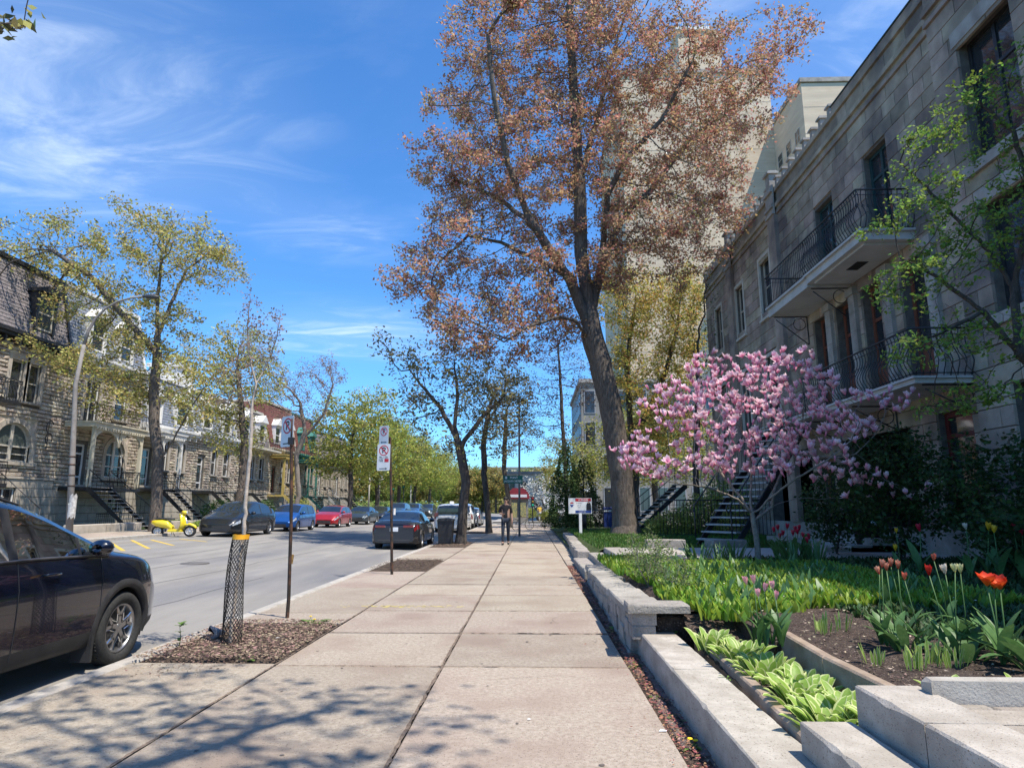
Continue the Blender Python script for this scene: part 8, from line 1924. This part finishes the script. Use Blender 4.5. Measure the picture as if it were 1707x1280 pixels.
# blue box and railing by the neighbouring steps
t = thing('mail_box', 'dark blue box standing by the neighbouring front steps', 'box', (4.35, 36.5, .34)); b = MB(); b.cbox(4.0, 4.7, 36.2, 36.8, .34, 1.45, .04); b.build('body', M('dark_blue_box', (.015, .03, .13), rough=.5), t); b = MB(); b.box(4.0, 4.7, 36.18, 36.2, 1.2, 1.32); b.build('label_strip', m_sign, t)

# ================================================================== people
m_skin = M('skin', (0.32, 0.19, 0.135), (0.38, 0.23, 0.17), 8, .55); m_hair = M('dark_hair', (0.012, 0.010, 0.009), rough=.6)
def skinned(name, verts, edges, rad_, mat, parent, lvl=2):
    me = bpy.data.meshes.new(name); me.from_pydata(verts, edges, []); o = link_obj(name, me, parent); me.materials.append(mat)
    sm = o.modifiers.new('skin', 'SKIN'); sm.use_smooth_shade = True
    for i, v in enumerate(me.skin_vertices[0].data): v.radius = rad_[i] if isinstance(rad_[i], tuple) else (rad_[i], rad_[i]); v.use_root = i == 0
    ss = o.modifiers.new('sub', 'SUBSURF'); ss.levels = lvl; ss.render_levels = lvl
    dg = bpy.context.evaluated_depsgraph_get(); nm = bpy.data.meshes.new_from_object(o.evaluated_get(dg)); o.modifiers.clear(); o.data = nm; bpy.data.meshes.remove(me)
    nm.polygons.foreach_set('use_smooth', np.ones(len(nm.polygons), bool)); nm.materials.clear(); nm.materials.append(mat); nm.name = name; return o
def person(label, x, y, rz, top, trousers, pose='walk', sleeves=True):
    t = thing('person', label, 'person', (0, 0, 0))
    # faces -Y ; one continuous body, clothes as shells around it
    st = .17
    J = dict(pel=(0, 0, .95), sp=(0, .01, 1.15), ch=(0, .0, 1.34), nk=(0, -.005, 1.47), hd=(0, -.02, 1.56), hp=(0, -.02, 1.66),
             hl=(-.09, 0, .90), kl=(-.10, -.10, .50), al=(-.10, -.13, .09), tl=(-.11, -.27, .035), hr=(.09, 0, .90), kr=(.10, .06, .50), ar=(.10, .20, .10), tr=(.11, .09, .035),
             sl=(-.17, .01, 1.40), el=(-.23, .03, 1.14), wl=(-.12, -.20, 1.10), ml=(-.07, -.26, 1.11), sr=(.17, .01, 1.40), er=(.23, .05, 1.13), wr=(.25, -.04, .90), mr=(.25, -.07, .82))
    K = list(J); ix = {k: i for i, k in enumerate(K)}; R = dict(pel=(.15, .10), sp=(.135, .10), ch=(.155, .10), nk=.055, hd=(.072, .085), hp=(.068, .085), hl=.085, kl=.056, al=.040, tl=.035, hr=.085, kr=.056, ar=.040, tr=.035,
             sl=.058, el=.042, wl=.028, ml=.030, sr=.058, er=.042, wr=.028, mr=.030)
    E = [('pel', 'sp'), ('sp', 'ch'), ('ch', 'nk'), ('nk', 'hd'), ('hd', 'hp'), ('pel', 'hl'), ('hl', 'kl'), ('kl', 'al'), ('al', 'tl'), ('pel', 'hr'), ('hr', 'kr'), ('kr', 'ar'), ('ar', 'tr'), ('ch', 'sl'), ('sl', 'el'), ('el', 'wl'), ('wl', 'ml'), ('ch', 'sr'), ('sr', 'er'), ('er', 'wr'), ('wr', 'mr')]
    skinned('body', [J[k] for k in K], [(ix[a], ix[b_]) for a, b_ in E], [R[k] for k in K], m_skin, t)
    def shell(nm, keys, edges, grow, mat, over={}):
        kk = list(keys); ii = {k: i for i, k in enumerate(kk)}; rr = []
        for k in kk: v = R[k]; v = v if isinstance(v, tuple) else (v, v); rr.append((v[0] + grow, v[1] + grow))
        skinned(nm, [over.get(k, J[k]) for k in kk], [(ii[a], ii[b_]) for a, b_ in edges], rr, mat, t)
    shell('shirt', ['sp', 'ch', 'sl', 'el', 'sr', 'er', 'pel', 'nk'], [('sp', 'ch'), ('ch', 'sl'), ('sl', 'el'), ('ch', 'sr'), ('sr', 'er'), ('sp', 'pel'), ('ch', 'nk')], .016, top, dict(nk=(0, 0, 1.44)))
    shell('trousers', ['pel', 'hl', 'kl', 'al', 'hr', 'kr', 'ar'], [('pel', 'hl'), ('hl', 'kl'), ('kl', 'al'), ('pel', 'hr'), ('hr', 'kr'), ('kr', 'ar')], .014, trousers)
    for a, b_ in (('al', 'tl'), ('ar', 'tr')):
        p, q = np.array(J[a]), np.array(J[b_]); m = MB(); m.tube([p + (0, .05, -.045), (p + q) / 2 + (0, 0, -.02), q + (0, -.03, -.005)], [.045, .05, .032], 8); m.build('shoe', m_sblk, t)
    m = MB(); V = []; F = []; n = 12
    for i in range(6):
        a = math.pi * .5 * i / 5
        for k in range(n): th = math.tau * k / n; back = .02 * max(0, math.sin(th)); V.append((.088 * math.cos(a * .98) * math.cos(th), -.01 + back + .105 * math.cos(a * .98) * math.sin(th), 1.655 + .105 * math.sin(a) - .05 * max(0, math.sin(th)) * (i < 2)))
    for i in range(5):
        for k in range(n): F.append((i * n + k, i * n + (k + 1) % n, (i + 1) * n + (k + 1) % n, (i + 1) * n + k))
    m.add(V, F, True); m.build('hair', m_hair, t)
    for s in (-1, 1):
        m = MB(); m.lathe([(.001, -.112), (.010, -.108), (.010, -.098)], (s * .030, 0, 1.615), 8, 'y'); m.build('eye', m_sblk, t)
        m = MB(); m.tube([(s * .083, 0, 1.585), (s * .095, .01, 1.61), (s * .085, .012, 1.635)], .012, 5); m.build('ear', m_skin, t)
    m = MB(); m.tube([(0, -.10, 1.625), (0, -.130, 1.585), (0, -.108, 1.575)], [.008, .014, .010], 5); m.build('nose', m_skin, t); m = MB(); m.tube([(-.022, -.105, 1.548), (0, -.112, 1.545), (.022, -.105, 1.548)], .006, 4); m.build('mouth', M('lips', (.25, .09, .08)), t)
    for sgn, h, dr in ((-1, np.array(J['ml']), np.array((.35, -.8, .25))), (1, np.array(J['mr']), np.array((0, -.25, -1.0)))):
        dr = dr / np.linalg.norm(dr); sd = np.cross(dr, (1, 0, .2) if sgn > 0 else (0, 0, 1)); sd /= np.linalg.norm(sd)
        for f in range(4):
            L = (.075, .085, .080, .062)[f]; o = h + sd * (f - 1.5) * .019; m = MB(); m.tube([o - dr * .01, o + dr * L * .55, o + dr * L * .9 + np.array((0, -.02 if sgn > 0 else 0, -.012))], [.010, .009, .007], 5); m.build('finger', m_skin, t)
        o = h + sd * -.035 - dr * .03; m = MB(); m.tube([o, o + dr * .04 - sd * .02], [.012, .009], 5); m.build('thumb', m_skin, t)
    t.location = (x, y, 0); t.rotation_euler = (0, 0, rz); return t
man = person('man in black shirt and dark jeans walking towards the camera', -1.0, 26.0, 0, M('black_shirt', (.013, .013, .015), rough=.85), M('dark_jeans', (.016, .022, .035), (.03, .04, .06), 12, .9)); man.scale = (1.02, 1.02, 1.06)
b = MB((np.array((0., 0., 0.)), np.eye(3))); b.box(-1.09, -1.00, 25.70, 25.715, 1.17, 1.27); tag(b.build('phone', m_sblk), 'black phone held in the walking man\'s raised hand', 'phone')
rider = person('far person in yellow top beyond the crossing', .9, 68.0, .4, M('yellow_top', (.65, .42, .05), rough=.8), M('light_trousers', (.35, .34, .33), rough=.9)); rider.scale = (1, 1, .98)
